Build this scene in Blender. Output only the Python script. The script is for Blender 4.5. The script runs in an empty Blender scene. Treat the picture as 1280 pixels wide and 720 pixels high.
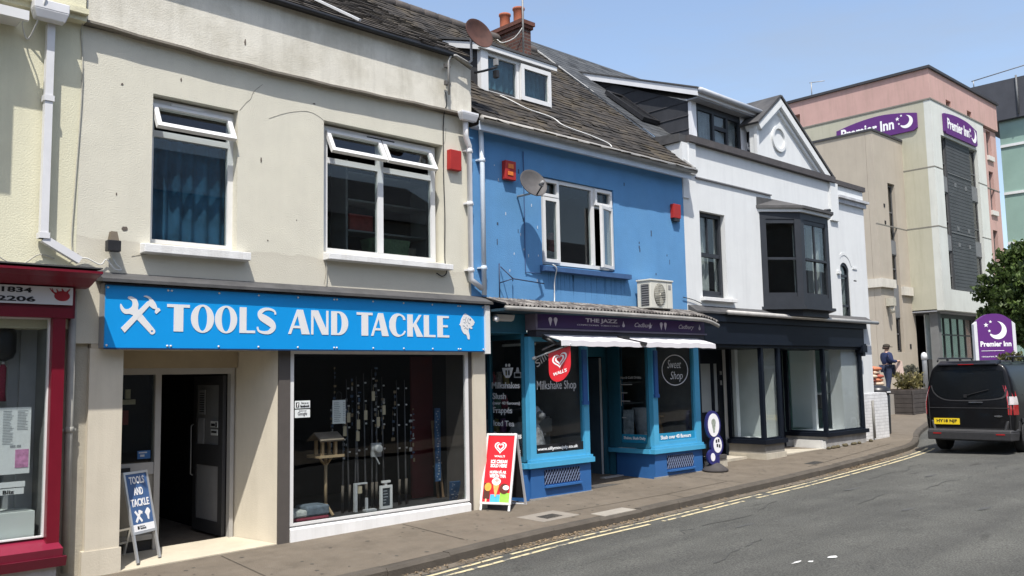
import bpy, bmesh, math, random
from mathutils import Vector, Matrix
random.seed(11)
SC = bpy.context.scene
COL = SC.collection
D = 10.0                                   # distance of the house fronts from the eye, metres; z is measured from eye level

def pav(x, y=10.0):                        # height of the sloping pavement
    return -1.95 + .0167 * (x - 5.5) - .02 * (10.0 - y)

# ---------------------------------------------------------------- materials
MATS = {}
def rgb(c):
    return (c[0], c[1], c[2], 1.0)

def mat(name, col, rough=.75, var=.10, scale=5.0, bump=0.0, bscale=90.0, streak=0.0, scol=None, spec=.35,
        metal=0.0, coat=0.0, blotch=0.0, bcol=None, bl_scale=.9, trans=0.0):
    if name in MATS: return MATS[name]
    m = bpy.data.materials.new(name); m.use_nodes = True
    nt = m.node_tree; N = nt.nodes; L = nt.links
    b = N['Principled BSDF']
    b.inputs['Roughness'].default_value = rough
    b.inputs['Metallic'].default_value = metal
    b.inputs['Specular IOR Level'].default_value = spec
    if coat:
        b.inputs['Coat Weight'].default_value = coat; b.inputs['Coat Roughness'].default_value = .06
    tc = N.new('ShaderNodeTexCoord')
    last = None
    if var > 0:
        n = N.new('ShaderNodeTexNoise'); n.inputs['Scale'].default_value = scale; n.inputs['Detail'].default_value = 6
        n.inputs['Roughness'].default_value = .6
        L.new(tc.outputs['Object'], n.inputs['Vector'])
        r = N.new('ShaderNodeValToRGB')
        r.color_ramp.elements[0].position = .3; r.color_ramp.elements[1].position = .7
        r.color_ramp.elements[0].color = rgb([max(0, c * (1 - var)) for c in col])
        r.color_ramp.elements[1].color = rgb([min(1, c * (1 + var)) for c in col])
        L.new(n.outputs['Fac'], r.inputs['Fac']); last = r.outputs['Color']
    def mix(fac_socket, amount, color):
        nonlocal last
        mu = N.new('ShaderNodeMath'); mu.operation = 'MULTIPLY'; mu.inputs[1].default_value = amount
        L.new(fac_socket, mu.inputs[0])
        x = N.new('ShaderNodeMix'); x.data_type = 'RGBA'
        L.new(mu.outputs[0], x.inputs['Factor'])
        if last is not None: L.new(last, x.inputs['A'])
        else: x.inputs['A'].default_value = rgb(col)
        x.inputs['B'].default_value = rgb(color)
        last = x.outputs['Result']
    if blotch > 0:
        n = N.new('ShaderNodeTexNoise'); n.inputs['Scale'].default_value = bl_scale; n.inputs['Detail'].default_value = 8
        n.inputs['Roughness'].default_value = .68
        L.new(tc.outputs['Object'], n.inputs['Vector'])
        r = N.new('ShaderNodeValToRGB'); r.color_ramp.elements[0].position = .45; r.color_ramp.elements[1].position = .66
        L.new(n.outputs['Fac'], r.inputs['Fac'])
        mix(r.outputs['Color'], blotch, bcol or [c * .7 for c in col])
    if streak > 0:
        mp = N.new('ShaderNodeMapping'); mp.inputs['Scale'].default_value = (2.6, 2.6, .28)
        L.new(tc.outputs['Object'], mp.inputs['Vector'])
        n = N.new('ShaderNodeTexNoise'); n.inputs['Scale'].default_value = 1.7; n.inputs['Detail'].default_value = 9
        n.inputs['Roughness'].default_value = .72
        L.new(mp.outputs['Vector'], n.inputs['Vector'])
        r = N.new('ShaderNodeValToRGB'); r.color_ramp.elements[0].position = .47; r.color_ramp.elements[1].position = .70
        L.new(n.outputs['Fac'], r.inputs['Fac'])
        mix(r.outputs['Color'], streak, scol or [c * .5 for c in col])
    if last is not None: L.new(last, b.inputs['Base Color'])
    else: b.inputs['Base Color'].default_value = rgb(col)
    if bump > 0:
        n = N.new('ShaderNodeTexNoise'); n.inputs['Scale'].default_value = bscale; n.inputs['Detail'].default_value = 5
        L.new(tc.outputs['Object'], n.inputs['Vector'])
        bp = N.new('ShaderNodeBump'); bp.inputs['Strength'].default_value = min(1, bump); bp.inputs['Distance'].default_value = .012
        L.new(n.outputs['Fac'], bp.inputs['Height']); L.new(bp.outputs['Normal'], b.inputs['Normal'])
    if trans > 0:
        b.inputs['Transmission Weight'].default_value = trans
    MATS[name] = m
    return m

def glass(name, tint=(.9, .93, .93), r0=.05, rough=.0, power=4.2, wave=0.0):
    if name in MATS: return MATS[name]
    m = bpy.data.materials.new(name); m.use_nodes = True
    nt = m.node_tree; N = nt.nodes; L = nt.links
    for n in list(N): N.remove(n)
    out = N.new('ShaderNodeOutputMaterial')
    tr = N.new('ShaderNodeBsdfTransparent'); tr.inputs['Color'].default_value = rgb(tint)
    gl = N.new('ShaderNodeBsdfGlossy'); gl.inputs['Roughness'].default_value = rough
    lw = N.new('ShaderNodeLayerWeight'); lw.inputs['Blend'].default_value = .5
    pw = N.new('ShaderNodeMath'); pw.operation = 'POWER'; pw.inputs[1].default_value = power
    L.new(lw.outputs['Facing'], pw.inputs[0])
    ma = N.new('ShaderNodeMath'); ma.operation = 'MULTIPLY_ADD'; ma.inputs[1].default_value = 1 - r0; ma.inputs[2].default_value = r0
    L.new(pw.outputs[0], ma.inputs[0])
    mx = N.new('ShaderNodeMixShader')
    L.new(ma.outputs[0], mx.inputs['Fac']); L.new(tr.outputs[0], mx.inputs[1]); L.new(gl.outputs[0], mx.inputs[2])
    if wave > 0:
        tc = N.new('ShaderNodeTexCoord'); n = N.new('ShaderNodeTexNoise'); n.inputs['Scale'].default_value = 1.3
        L.new(tc.outputs['Object'], n.inputs['Vector'])
        bp = N.new('ShaderNodeBump'); bp.inputs['Strength'].default_value = wave; bp.inputs['Distance'].default_value = .05
        L.new(n.outputs['Fac'], bp.inputs['Height']); L.new(bp.outputs['Normal'], gl.inputs['Normal'])
    L.new(mx.outputs[0], out.inputs['Surface'])
    MATS[name] = m
    return m

def slate(name, c1, c2, mortar, bw=.30, rh=.19, moss=0.0, mcol=(.20, .17, .05), ang=1.31, rough=.8):
    """roof slates: staggered courses drawn along the slope, with weathering"""
    if name in MATS: return MATS[name]
    m = bpy.data.materials.new(name); m.use_nodes = True
    nt = m.node_tree; N = nt.nodes; L = nt.links; b = N['Principled BSDF']
    b.inputs['Roughness'].default_value = rough; b.inputs['Specular IOR Level'].default_value = .3
    tc = N.new('ShaderNodeTexCoord')
    mp = N.new('ShaderNodeMapping'); mp.inputs['Scale'].default_value = (1, ang, 0)
    L.new(tc.outputs['Object'], mp.inputs['Vector'])
    ge = N.new('ShaderNodeNewGeometry'); br = N.new('ShaderNodeValToRGB')          # every slate has its own tone
    br.color_ramp.elements[0].color = rgb(c1); br.color_ramp.elements[1].color = rgb(c2)
    e = br.color_ramp.elements.new(.06); e.color = rgb(mortar); e = br.color_ramp.elements.new(.10); e.color = rgb(c1)
    L.new(ge.outputs['Random Per Island'], br.inputs['Fac'])
    n = N.new('ShaderNodeTexNoise'); n.inputs['Scale'].default_value = 2.2; n.inputs['Detail'].default_value = 9; n.inputs['Roughness'].default_value = .7
    L.new(tc.outputs['Object'], n.inputs['Vector'])
    r = N.new('ShaderNodeValToRGB'); r.color_ramp.elements[0].position = .40; r.color_ramp.elements[1].position = .75
    r.color_ramp.elements[0].color = (.62, .62, .62, 1); r.color_ramp.elements[1].color = (1.35, 1.3, 1.2, 1)
    L.new(n.outputs['Fac'], r.inputs['Fac'])
    mu = N.new('ShaderNodeMix'); mu.data_type = 'RGBA'; mu.blend_type = 'MULTIPLY'; mu.inputs['Factor'].default_value = 1
    L.new(br.outputs['Color'], mu.inputs['A']); L.new(r.outputs['Color'], mu.inputs['B'])
    last = mu.outputs['Result']
    if moss > 0:
        n2 = N.new('ShaderNodeTexNoise'); n2.inputs['Scale'].default_value = 1.1; n2.inputs['Detail'].default_value = 10; n2.inputs['Roughness'].default_value = .75
        L.new(tc.outputs['Object'], n2.inputs['Vector'])
        r2 = N.new('ShaderNodeValToRGB'); r2.color_ramp.elements[0].position = .50; r2.color_ramp.elements[1].position = .68
        L.new(n2.outputs['Fac'], r2.inputs['Fac'])
        m2 = N.new('ShaderNodeMath'); m2.operation = 'MULTIPLY'; m2.inputs[1].default_value = moss
        L.new(r2.outputs['Color'], m2.inputs[0])
        x = N.new('ShaderNodeMix'); x.data_type = 'RGBA'; x.inputs['B'].default_value = rgb(mcol)
        L.new(m2.outputs[0], x.inputs['Factor']); L.new(last, x.inputs['A']); last = x.outputs['Result']
    L.new(last, b.inputs['Base Color'])
    bp = N.new('ShaderNodeBump'); bp.inputs['Strength'].default_value = .6; bp.inputs['Distance'].default_value = .02
    L.new(n.outputs['Fac'], bp.inputs['Height']); L.new(bp.outputs['Normal'], b.inputs['Normal'])
    MATS[name] = m
    return m

def brick(name, c1, c2, mortar, bw=.225, rh=.075, axis='xz', rough=.85):
    if name in MATS: return MATS[name]
    m = bpy.data.materials.new(name); m.use_nodes = True
    nt = m.node_tree; N = nt.nodes; L = nt.links; b = N['Principled BSDF']
    b.inputs['Roughness'].default_value = rough
    tc = N.new('ShaderNodeTexCoord'); sp = N.new('ShaderNodeSeparateXYZ'); cb = N.new('ShaderNodeCombineXYZ')
    L.new(tc.outputs['Object'], sp.inputs[0])
    ad = N.new('ShaderNodeMath'); ad.operation = 'ADD'
    L.new(sp.outputs['X'], ad.inputs[0]); L.new(sp.outputs['Y'], ad.inputs[1])
    L.new(ad.outputs[0], cb.inputs['X']); L.new(sp.outputs['Z'], cb.inputs['Y'])
    br = N.new('ShaderNodeTexBrick'); br.inputs['Scale'].default_value = 1
    br.inputs['Brick Width'].default_value = bw; br.inputs['Row Height'].default_value = rh
    br.inputs['Mortar Size'].default_value = .01
    br.inputs['Color1'].default_value = rgb(c1); br.inputs['Color2'].default_value = rgb(c2); br.inputs['Mortar'].default_value = rgb(mortar)
    L.new(cb.outputs[0], br.inputs['Vector'])
    n = N.new('ShaderNodeTexNoise'); n.inputs['Scale'].default_value = 4; n.inputs['Detail'].default_value = 6
    L.new(tc.outputs['Object'], n.inputs['Vector'])
    r = N.new('ShaderNodeValToRGB'); r.color_ramp.elements[0].color = (.7, .7, .7, 1); r.color_ramp.elements[1].color = (1.25, 1.25, 1.25, 1)
    L.new(n.outputs['Fac'], r.inputs['Fac'])
    mu = N.new('ShaderNodeMix'); mu.data_type = 'RGBA'; mu.blend_type = 'MULTIPLY'; mu.inputs['Factor'].default_value = 1
    L.new(br.outputs['Color'], mu.inputs['A']); L.new(r.outputs['Color'], mu.inputs['B'])
    L.new(mu.outputs['Result'], b.inputs['Base Color'])
    bp = N.new('ShaderNodeBump'); bp.inputs['Strength'].default_value = .5; bp.inputs['Distance'].default_value = .01; bp.invert = True
    L.new(br.outputs['Fac'], bp.inputs['Height']); L.new(bp.outputs['Normal'], b.inputs['Normal'])
    MATS[name] = m
    return m

# ---------------------------------------------------------------- mesh builder
def xf_frame(o, ux, uv, n):
    """matrix taking (a, b, c) to o + a*ux + b*uv + c*n"""
    ux, uv, n, o = Vector(ux), Vector(uv), Vector(n), Vector(o)
    return Matrix(((ux.x, uv.x, n.x, o.x), (ux.y, uv.y, n.y, o.y), (ux.z, uv.z, n.z, o.z), (0, 0, 0, 1)))

class MB:
    def __init__(s, M=None):
        s.v = []; s.f = []; s.fm = []; s.mats = []; s.cur = 0; s.M = M; s.sm = []; s.smooth = False
    def use(s, m):
        if m not in s.mats: s.mats.append(m)
        s.cur = s.mats.index(m); return s
    def add(s, vs, fs):
        o = len(s.v)
        for p in vs:
            p = Vector(p)
            if s.M is not None: p = s.M @ p
            s.v.append(p)
        for f in fs:
            s.f.append([i + o for i in f]); s.fm.append(s.cur); s.sm.append(s.smooth)
        return s
    def poly(s, pts):
        return s.add(pts, [list(range(len(pts)))])
    def box(s, x0, x1, y0, y1, z0, z1):
        v = [(x0, y0, z0), (x1, y0, z0), (x1, y1, z0), (x0, y1, z0), (x0, y0, z1), (x1, y0, z1), (x1, y1, z1), (x0, y1, z1)]
        return s.hexa(v)
    def hexa(s, v):
        return s.add(v, [[0, 3, 2, 1], [4, 5, 6, 7], [0, 1, 5, 4], [1, 2, 6, 5], [2, 3, 7, 6], [3, 0, 4, 7]])
    def bar(s, p0, p1, w, h, up=(0, 0, 1)):
        p0, p1 = Vector(p0), Vector(p1); d = (p1 - p0).normalized(); up = Vector(up)
        a = d.cross(up)
        if a.length < 1e-5: a = d.cross(Vector((1, 0, 0)))
        a.normalize(); b = a.cross(d).normalized()
        a *= w / 2; b *= h / 2
        return s.hexa([p0 - a - b, p0 + a - b, p1 + a - b, p1 - a - b, p0 - a + b, p0 + a + b, p1 + a + b, p1 - a + b])
    def tube(s, pts, r, n=8, cap=True):
        pts = [Vector(p) for p in pts]; rings = []; o = []
        rr = r if isinstance(r, (list, tuple)) else [r] * len(pts)
        prev = None
        for i, p in enumerate(pts):
            if i == 0: d = pts[1] - p
            elif i == len(pts) - 1: d = p - pts[i - 1]
            else: d = (pts[i + 1] - p).normalized() + (p - pts[i - 1]).normalized()
            d.normalize()
            a = d.cross(Vector((0, 0, 1)))
            if a.length < 1e-3: a = d.cross(Vector((1, 0, 0)))
            a.normalize()
            if prev is not None and prev.dot(a) < 0: a = -a
            prev = a
            b = d.cross(a)
            for k in range(n):
                t = 2 * math.pi * k / n
                o.append(p + (a * math.cos(t) + b * math.sin(t)) * rr[i])
        fs = []
        for i in range(len(pts) - 1):
            for k in range(n):
                fs.append([i * n + k, i * n + (k + 1) % n, (i + 1) * n + (k + 1) % n, (i + 1) * n + k])
        if cap:
            fs.append(list(range(n))[::-1]); fs.append([(len(pts) - 1) * n + k for k in range(n)])
        sm = s.smooth; s.smooth = True; s.add(o, fs); s.smooth = sm
        return s
    def lathe(s, prof, n=20, c=(0, 0, 0), axis=(0, 0, 1)):
        """profile of (radius, height) turned about axis through c"""
        ax = Vector(axis).normalized(); a = ax.cross(Vector((1, 0, 0)))
        if a.length < 1e-3: a = ax.cross(Vector((0, 1, 0)))
        a.normalize(); b = ax.cross(a); c = Vector(c); vs = []; fs = []
        for r, h in prof:
            for k in range(n):
                t = 2 * math.pi * k / n
                vs.append(c + ax * h + (a * math.cos(t) + b * math.sin(t)) * max(r, 1e-4))
        for i in range(len(prof) - 1):
            for k in range(n):
                fs.append([i * n + k, i * n + (k + 1) % n, (i + 1) * n + (k + 1) % n, (i + 1) * n + k])
        fs.append(list(range(n))[::-1]); fs.append([(len(prof) - 1) * n + k for k in range(n)])
        sm = s.smooth; s.smooth = True; s.add(vs, fs); s.smooth = sm
        return s
    def mesh(s, me, M=None):
        vs = [(M @ v.co) if M is not None else v.co.copy() for v in me.vertices]
        return s.add(vs, [list(p.vertices) for p in me.polygons])
    def plate(s, M, outer, holes=(), t=.02):
        """flat shape with holes, thickness t centred on the plane of frame M"""
        cu = bpy.data.curves.new('tmp', 'CURVE'); cu.dimensions = '2D'; cu.fill_mode = 'BOTH'; cu.extrude = t / 2
        for pts in [outer] + list(holes):
            sp = cu.splines.new('POLY'); sp.points.add(len(pts) - 1); sp.use_cyclic_u = True
            for i, p in enumerate(pts): sp.points[i].co = (p[0], p[1], 0, 1)
        me = curve_mesh(cu)
        s.mesh(me, M); bpy.data.meshes.remove(me)
        return s
    def build(s, name, m=None, parent=None, origin=None, bevel=0.0, recalc=True, autosmooth=False):
        if m is not None and not s.mats: s.mats = [m]
        off = Vector((0, 0, 0)); loc = Vector((0, 0, 0))
        if parent is None:
            if origin is None:
                xs = [p.x for p in s.v]; ys = [p.y for p in s.v]; zs = [p.z for p in s.v]
                origin = ((min(xs) + max(xs)) / 2, (min(ys) + max(ys)) / 2, min(zs))
            off = Vector(origin); loc = off.copy()
        else:
            r = parent
            while r.parent: r = r.parent
            off = Vector(ROOT.get(r.name, (0, 0, 0)))
        me = bpy.data.meshes.new(name)
        me.from_pydata([tuple(p - off) for p in s.v], [], s.f)
        for mm in s.mats: me.materials.append(mm)
        for i, p in enumerate(me.polygons):
            p.material_index = s.fm[i]; p.use_smooth = s.sm[i]
        if recalc:
            bm = bmesh.new(); bm.from_mesh(me)
            bmesh.ops.recalc_face_normals(bm, faces=bm.faces); bm.to_mesh(me); bm.free()
        me.update()
        o = bpy.data.objects.new(name, me); COL.objects.link(o); o.location = loc
        if parent is not None: o.parent = parent
        else: ROOT[o.name] = tuple(off)
        if bevel > 0:
            bv = o.modifiers.new('edge', 'BEVEL'); bv.width = bevel; bv.segments = 2; bv.limit_method = 'ANGLE'
        return o

ROOT = {}
def curve_mesh(cu):
    ob = bpy.data.objects.new('tmp', cu); COL.objects.link(ob)
    dg = bpy.context.evaluated_depsgraph_get(); dg.update()
    me = bpy.data.meshes.new_from_object(ob.evaluated_get(dg))
    bpy.data.objects.remove(ob); bpy.data.curves.remove(cu)
    return me

def thing(name, label, cat, loc=(0, 0, 0), group=None, local=False, rotz=0.0):
    o = bpy.data.objects.new(name, None); COL.objects.link(o); o.location = loc
    o.empty_display_size = .2
    o.rotation_euler = (0, 0, rotz)
    ROOT[o.name] = (0, 0, 0) if local else tuple(loc)
    return tag(o, label, cat, group)

def tag(o, label=None, cat=None, group=None, kind=None):
    if label: o['label'] = label
    if cat: o['category'] = cat
    if group: o['group'] = group
    if kind: o['kind'] = kind
    return o

def structure(o):
    o['kind'] = 'structure'; return o

def copy_tree(o, parent=None):
    c = o.copy(); COL.objects.link(c); c.parent = parent
    for ch in list(o.children): copy_tree(ch, c)
    return c

def low_stain(m, z0, depth, col, amount=.6):
    """a grimy band below height z0 (object space), with a ragged edge"""
    nt = m.node_tree; N = nt.nodes; L = nt.links; b = N['Principled BSDF']; src = b.inputs['Base Color'].links[0].from_socket
    tc = N.new('ShaderNodeTexCoord'); sp = N.new('ShaderNodeSeparateXYZ'); L.new(tc.outputs['Object'], sp.inputs[0])
    n = N.new('ShaderNodeTexNoise'); n.inputs['Scale'].default_value = 3.5; n.inputs['Detail'].default_value = 8; L.new(tc.outputs['Object'], n.inputs['Vector'])
    a = N.new('ShaderNodeMath'); a.operation = 'MULTIPLY_ADD'; a.inputs[1].default_value = -.16; a.inputs[2].default_value = z0 + .08; L.new(n.outputs['Fac'], a.inputs[0])
    d = N.new('ShaderNodeMath'); d.operation = 'SUBTRACT'; L.new(a.outputs[0], d.inputs[0]); L.new(sp.outputs['Z'], d.inputs[1])
    r = N.new('ShaderNodeValToRGB'); r.color_ramp.elements[0].position = 0; r.color_ramp.elements[0].color = (0, 0, 0, 1)
    r.color_ramp.elements[1].position = .018; r.color_ramp.elements[1].color = (1, 1, 1, 1)
    e = r.color_ramp.elements.new(.10); e.color = (.55, .55, .55, 1); e = r.color_ramp.elements.new(.9); e.color = (.6, .6, .6, 1)
    L.new(d.outputs[0], r.inputs['Fac'])
    mu = N.new('ShaderNodeMath'); mu.operation = 'MULTIPLY'; mu.inputs[1].default_value = amount; L.new(r.outputs['Color'], mu.inputs[0])
    x = N.new('ShaderNodeMix'); x.data_type = 'RGBA'; x.inputs['B'].default_value = rgb(col)
    L.new(mu.outputs[0], x.inputs['Factor']); L.new(src, x.inputs['A']); L.new(x.outputs['Result'], b.inputs['Base Color'])

def wall_frame(y):                          # shapes drawn in (x, z) on a street-facing plane
    return xf_frame((0, y, 0), (1, 0, 0), (0, 0, 1), (0, -1, 0))
def side_frame(x):                          # shapes drawn in (y, z) on a plane that faces down the street
    return xf_frame((x, 0, 0), (0, 1, 0), (0, 0, 1), (-1, 0, 0))

def rect(x0, x1, z0, z1):
    return [(x0, z0), (x1, z0), (x1, z1), (x0, z1)]
def ellipse(cx, cz, rx, rz, n=28, a0=0, a1=360):
    return [(cx + rx * math.cos(math.radians(a0 + (a1 - a0) * k / n)), cz + rz * math.sin(math.radians(a0 + (a1 - a0) * k / n))) for k in range(n if a1 - a0 == 360 else n + 1)]

def stroke(pts, w):
    """outline of a stroke of varying width along a polyline"""
    L_, R_ = [], []
    n = len(pts)
    for i, p in enumerate(pts):
        a = pts[max(0, i - 1)]; b = pts[min(n - 1, i + 1)]
        dx, dz = b[0] - a[0], b[1] - a[1]; l = math.hypot(dx, dz) or 1
        ww = (w[i] if isinstance(w, (list, tuple)) else w) / 2
        L_.append((p[0] - dz / l * ww, p[1] + dx / l * ww)); R_.append((p[0] + dz / l * ww, p[1] - dx / l * ww))
    return L_ + R_[::-1]
def smooth(pts, k=5):
    out = []
    n = len(pts)
    for i in range(n - 1):
        p0, p1, p2, p3 = pts[max(0, i - 1)], pts[i], pts[i + 1], pts[min(n - 1, i + 2)]
        for j in range(k):
            t = j / k
            out.append(tuple(.5 * ((2 * p1[q]) + (-p0[q] + p2[q]) * t + (2 * p0[q] - 5 * p1[q] + 4 * p2[q] - p3[q]) * t * t + (-p0[q] + 3 * p1[q] - 3 * p2[q] + p3[q]) * t ** 3) for q in range(len(p1))))
    out.append(tuple(pts[-1]))
    return out

def words(mb, text, M, x0, x1, z0, z1, bold=0.0, shear=0.0, t=.003, fit=True, align='L'):
    """lettering fitted into the box x0..x1, z0..z1 of frame M"""
    cu = bpy.data.curves.new('tmp', 'FONT'); cu.body = text; cu.extrude = .001; cu.offset = bold; cu.shear = shear
    cu.resolution_u = 3
    me = curve_mesh(cu)
    if not me.vertices: return
    xs = [v.co.x for v in me.vertices]; ys = [v.co.y for v in me.vertices]
    ax, bx, ay, by = min(xs), max(xs), min(ys), max(ys)
    sx = (x1 - x0) / (bx - ax); sz = (z1 - z0) / (by - ay)
    if not fit: sx = sz
    ox = x0 if align == 'L' else x1 - (bx - ax) * sx
    for v in me.vertices:
        v.co = Vector((ox + (v.co.x - ax) * sx, z0 + (v.co.y - ay) * sz, t * (1 if v.co.z > 0 else 0)))
    mb.mesh(me, M); bpy.data.meshes.remove(me)

def frame_bars(mb, x0, x1, z0, z1, y0, y1, w, wb=None):
    """four butted bars round an opening"""
    wb = wb or w
    mb.box(x0, x0 + w, y0, y1, z0, z1); mb.box(x1 - w, x1, y0, y1, z0, z1)
    mb.box(x0 + w, x1 - w, y0, y1, z1 - w, z1); mb.box(x0 + w, x1 - w, y0, y1, z0, z0 + wb)
    return mb

def frame_flat(mb, x0, x1, b0, b1, c0, c1, w):
    """four butted bars lying in the a-b plane of the builder's own frame"""
    mb.box(x0, x0 + w, b0, b1, c0, c1); mb.box(x1 - w, x1, b0, b1, c0, c1)
    mb.box(x0 + w, x1 - w, b1 - w, b1, c0, c1); mb.box(x0 + w, x1 - w, b0, b0 + w, c0, c1)

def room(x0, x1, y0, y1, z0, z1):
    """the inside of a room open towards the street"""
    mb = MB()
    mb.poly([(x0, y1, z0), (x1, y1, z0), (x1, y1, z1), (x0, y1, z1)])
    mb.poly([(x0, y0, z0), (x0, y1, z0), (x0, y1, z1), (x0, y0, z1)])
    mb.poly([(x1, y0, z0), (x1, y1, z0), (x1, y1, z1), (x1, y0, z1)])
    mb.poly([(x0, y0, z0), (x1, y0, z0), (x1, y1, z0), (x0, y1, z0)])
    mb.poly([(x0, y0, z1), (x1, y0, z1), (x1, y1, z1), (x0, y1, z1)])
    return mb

def curtain(x0, x1, z0, z1, y, amp=.03, period=.16, seed=0):
    rnd = random.Random(seed); mb = MB(); mb.smooth = True
    n = max(12, int((x1 - x0) / .02)); cols = []; ph = rnd.random() * 6
    for i in range(n + 1):
        x = x0 + (x1 - x0) * i / n
        ph += (2 * math.pi / period) * (x1 - x0) / n * rnd.uniform(.6, 1.4)
        cols.append((x, y + amp * math.sin(ph) * rnd.uniform(.8, 1.1)))
    vs = [(x, yy, z0) for x, yy in cols] + [(x, yy, z1) for x, yy in cols]
    mb.add(vs, [[i, i + 1, n + 2 + i, n + 1 + i] for i in range(n)])
    return mb

# palette (real base colours)
cream = mat('cream_render', (.615, .59, .492), .9, .04, 3, .4, 70, streak=.14, scol=(.44, .42, .36), blotch=.22, bcol=(.53, .505, .44))
cream_top = mat('weathered_cream_render', (.67, .64, .555), .9, .06, 2.2, .35, 60, streak=.30, scol=(.27, .25, .20), blotch=.66, bcol=(.44, .41, .33), bl_scale=1.3)
cream_shop = mat('shop_cream_paint', (.58, .53, .43), .8, .05, 3, .2, 60, streak=.25, scol=(.40, .36, .28))
yellow = mat('yellow_render', (.66, .635, .475), .9, .05, 2.5, .35, 60, streak=.25, scol=(.46, .44, .33), blotch=.25, bcol=(.57, .55, .42))
blue = mat('blue_render', (.100, .262, .490), .85, .06, 2.5, .4, 50, streak=.22, scol=(.090, .21, .40), blotch=.30, bcol=(.135, .31, .52))
white_r = mat('white_render', (.67, .685, .68), .85, .03, 2.5, .3, 50, streak=.30, scol=(.50, .51, .52))
upvc = mat('white_plastic', (.68, .68, .67), .35, .03, 6, spec=.5)
pipe_w = mat('white_pipe_plastic', (.66, .66, .67), .4, .06, 5, spec=.5, streak=.2, scol=(.5, .5, .48))
sill_w = mat('white_stone_sill', (.70, .70, .69), .8, .05, 8, .3, 50, streak=.5, scol=(.40, .38, .34))
lead = mat('lead_sheet', (.062, .062, .064), .75, .3, 4, .3, 14, blotch=.45, bcol=(.125, .12, .115), metal=.0)
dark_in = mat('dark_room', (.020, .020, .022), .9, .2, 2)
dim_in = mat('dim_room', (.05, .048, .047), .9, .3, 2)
black_pl = mat('black_plastic', (.022, .022, .024), .45, .2, 8)
grey_mt = mat('grey_metal', (.30, .31, .32), .45, .12, 7, metal=.3)
alu = mat('silver_aluminium', (.52, .53, .54), .35, .06, 7, metal=.6)
red_box = mat('red_plastic', (.36, .026, .022), .5, .08, 8)
sl_brown = slate('weathered_slate', (.055, .047, .040), (.098, .085, .072), (.026, .023, .020), .30, .19, .25, (.12, .105, .07))
sl_moss = slate('mossy_slate', (.038, .034, .030), (.070, .061, .053), (.018, .016, .014), .28, .15, .60, (.100, .074, .032))
sl_dark = slate('dark_slate', (.060, .066, .074), (.085, .092, .102), (.035, .038, .042), .32, .20)
g_win = glass('window_glass', (.82, .86, .86), .045)
g_shop = glass('shop_glass', (.90, .92, .92), .022, wave=.05)
low_stain(cream, 1.60 + 1.95, .5, (.47, .435, .36), .55)
navy = mat('navy_gloss_paint', (.005, .008, .015), .5, .12, 4, spec=.22)
anth = mat('anthracite_paint', (.030, .034, .041), .5, .1, 4, spec=.3)
sweet_l = mat('light_blue_gloss_paint', (.075, .37, .60), .35, .06, 4, spec=.5, blotch=.15, bcol=(.05, .28, .5))
sweet_t = mat('teal_paint', (.028, .135, .205), .45, .08, 4)
sweet_d = mat('mid_blue_paint', (.032, .125, .335), .5, .08, 3, streak=.2, scol=(.03, .09, .27))
purple_d = mat('dark_purple_sign', (.040, .014, .085), .35, .06, 3, spec=.5)
lett = mat('white_lettering', (.84, .84, .84), .5, .02, 8)
lett_d = mat('faded_white_lettering', (.42, .44, .47), .6, .1, 8)
black_i = mat('black_ink', (.012, .012, .014), .5, .0)
# ---------------------------------------------------------------- camera, sky, sun
cam = bpy.data.cameras.new('camera'); co = bpy.data.objects.new('camera', cam); COL.objects.link(co)
cam.sensor_width = 36; cam.lens = 1115 / 1280 * 36; cam.clip_start = .05; cam.clip_end = 2000
r_, u_, f_ = Vector((.7258, -.6876, -.0190)), Vector((-.0552, -.0858, .9948)), Vector((.6857, .7210, .1002))
f_.normalize(); r_ = (r_ - f_ * r_.dot(f_)).normalized(); u_ = r_.cross(f_)
co.matrix_world = Matrix(((r_.x, u_.x, -f_.x, 0), (r_.y, u_.y, -f_.y, 0), (r_.z, u_.z, -f_.z, 0), (0, 0, 0, 1)))
SC.camera = co
w = bpy.data.worlds.new('World'); SC.world = w; w.use_nodes = True
nt = w.node_tree; bg = nt.nodes['Background']
sky = nt.nodes.new('ShaderNodeTexSky'); sky.sky_type = 'NISHITA'; sky.sun_disc = False
SUN = Vector((.9, 1.0, -2.4)).normalized()
sky.sun_elevation = math.asin(-SUN.z); sky.sun_rotation = math.atan2(-SUN.x, -SUN.y)
sky.air_density = 1.0; sky.dust_density = 1.8; sky.ozone_density = 1.0; sky.altitude = 0
tcw = nt.nodes.new('ShaderNodeTexCoord'); mpw = nt.nodes.new('ShaderNodeMapping'); mpw.inputs['Scale'].default_value = (1.2, 1.2, 5.0)
nzw = nt.nodes.new('ShaderNodeTexNoise'); nzw.inputs['Scale'].default_value = 2.2; nzw.inputs['Detail'].default_value = 7; nzw.inputs['Roughness'].default_value = .6
rpw = nt.nodes.new('ShaderNodeValToRGB'); rpw.color_ramp.elements[0].position = .40; rpw.color_ramp.elements[0].color = (.12, .12, .12, 1); rpw.color_ramp.elements[1].position = .80; rpw.color_ramp.elements[1].color = (.58, .58, .58, 1)
mxw = nt.nodes.new('ShaderNodeMix'); mxw.data_type = 'RGBA'; mxw.inputs['B'].default_value = (1.9, 2.05, 2.25, 1)          # thin high haze
nt.links.new(tcw.outputs['Generated'], mpw.inputs['Vector']); nt.links.new(mpw.outputs['Vector'], nzw.inputs['Vector']); nt.links.new(nzw.outputs['Fac'], rpw.inputs['Fac'])
nt.links.new(rpw.outputs['Color'], mxw.inputs['Factor']); nt.links.new(sky.outputs['Color'], mxw.inputs['A'])
nt.links.new(mxw.outputs['Result'], bg.inputs['Color']); bg.inputs['Strength'].default_value = .13
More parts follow.
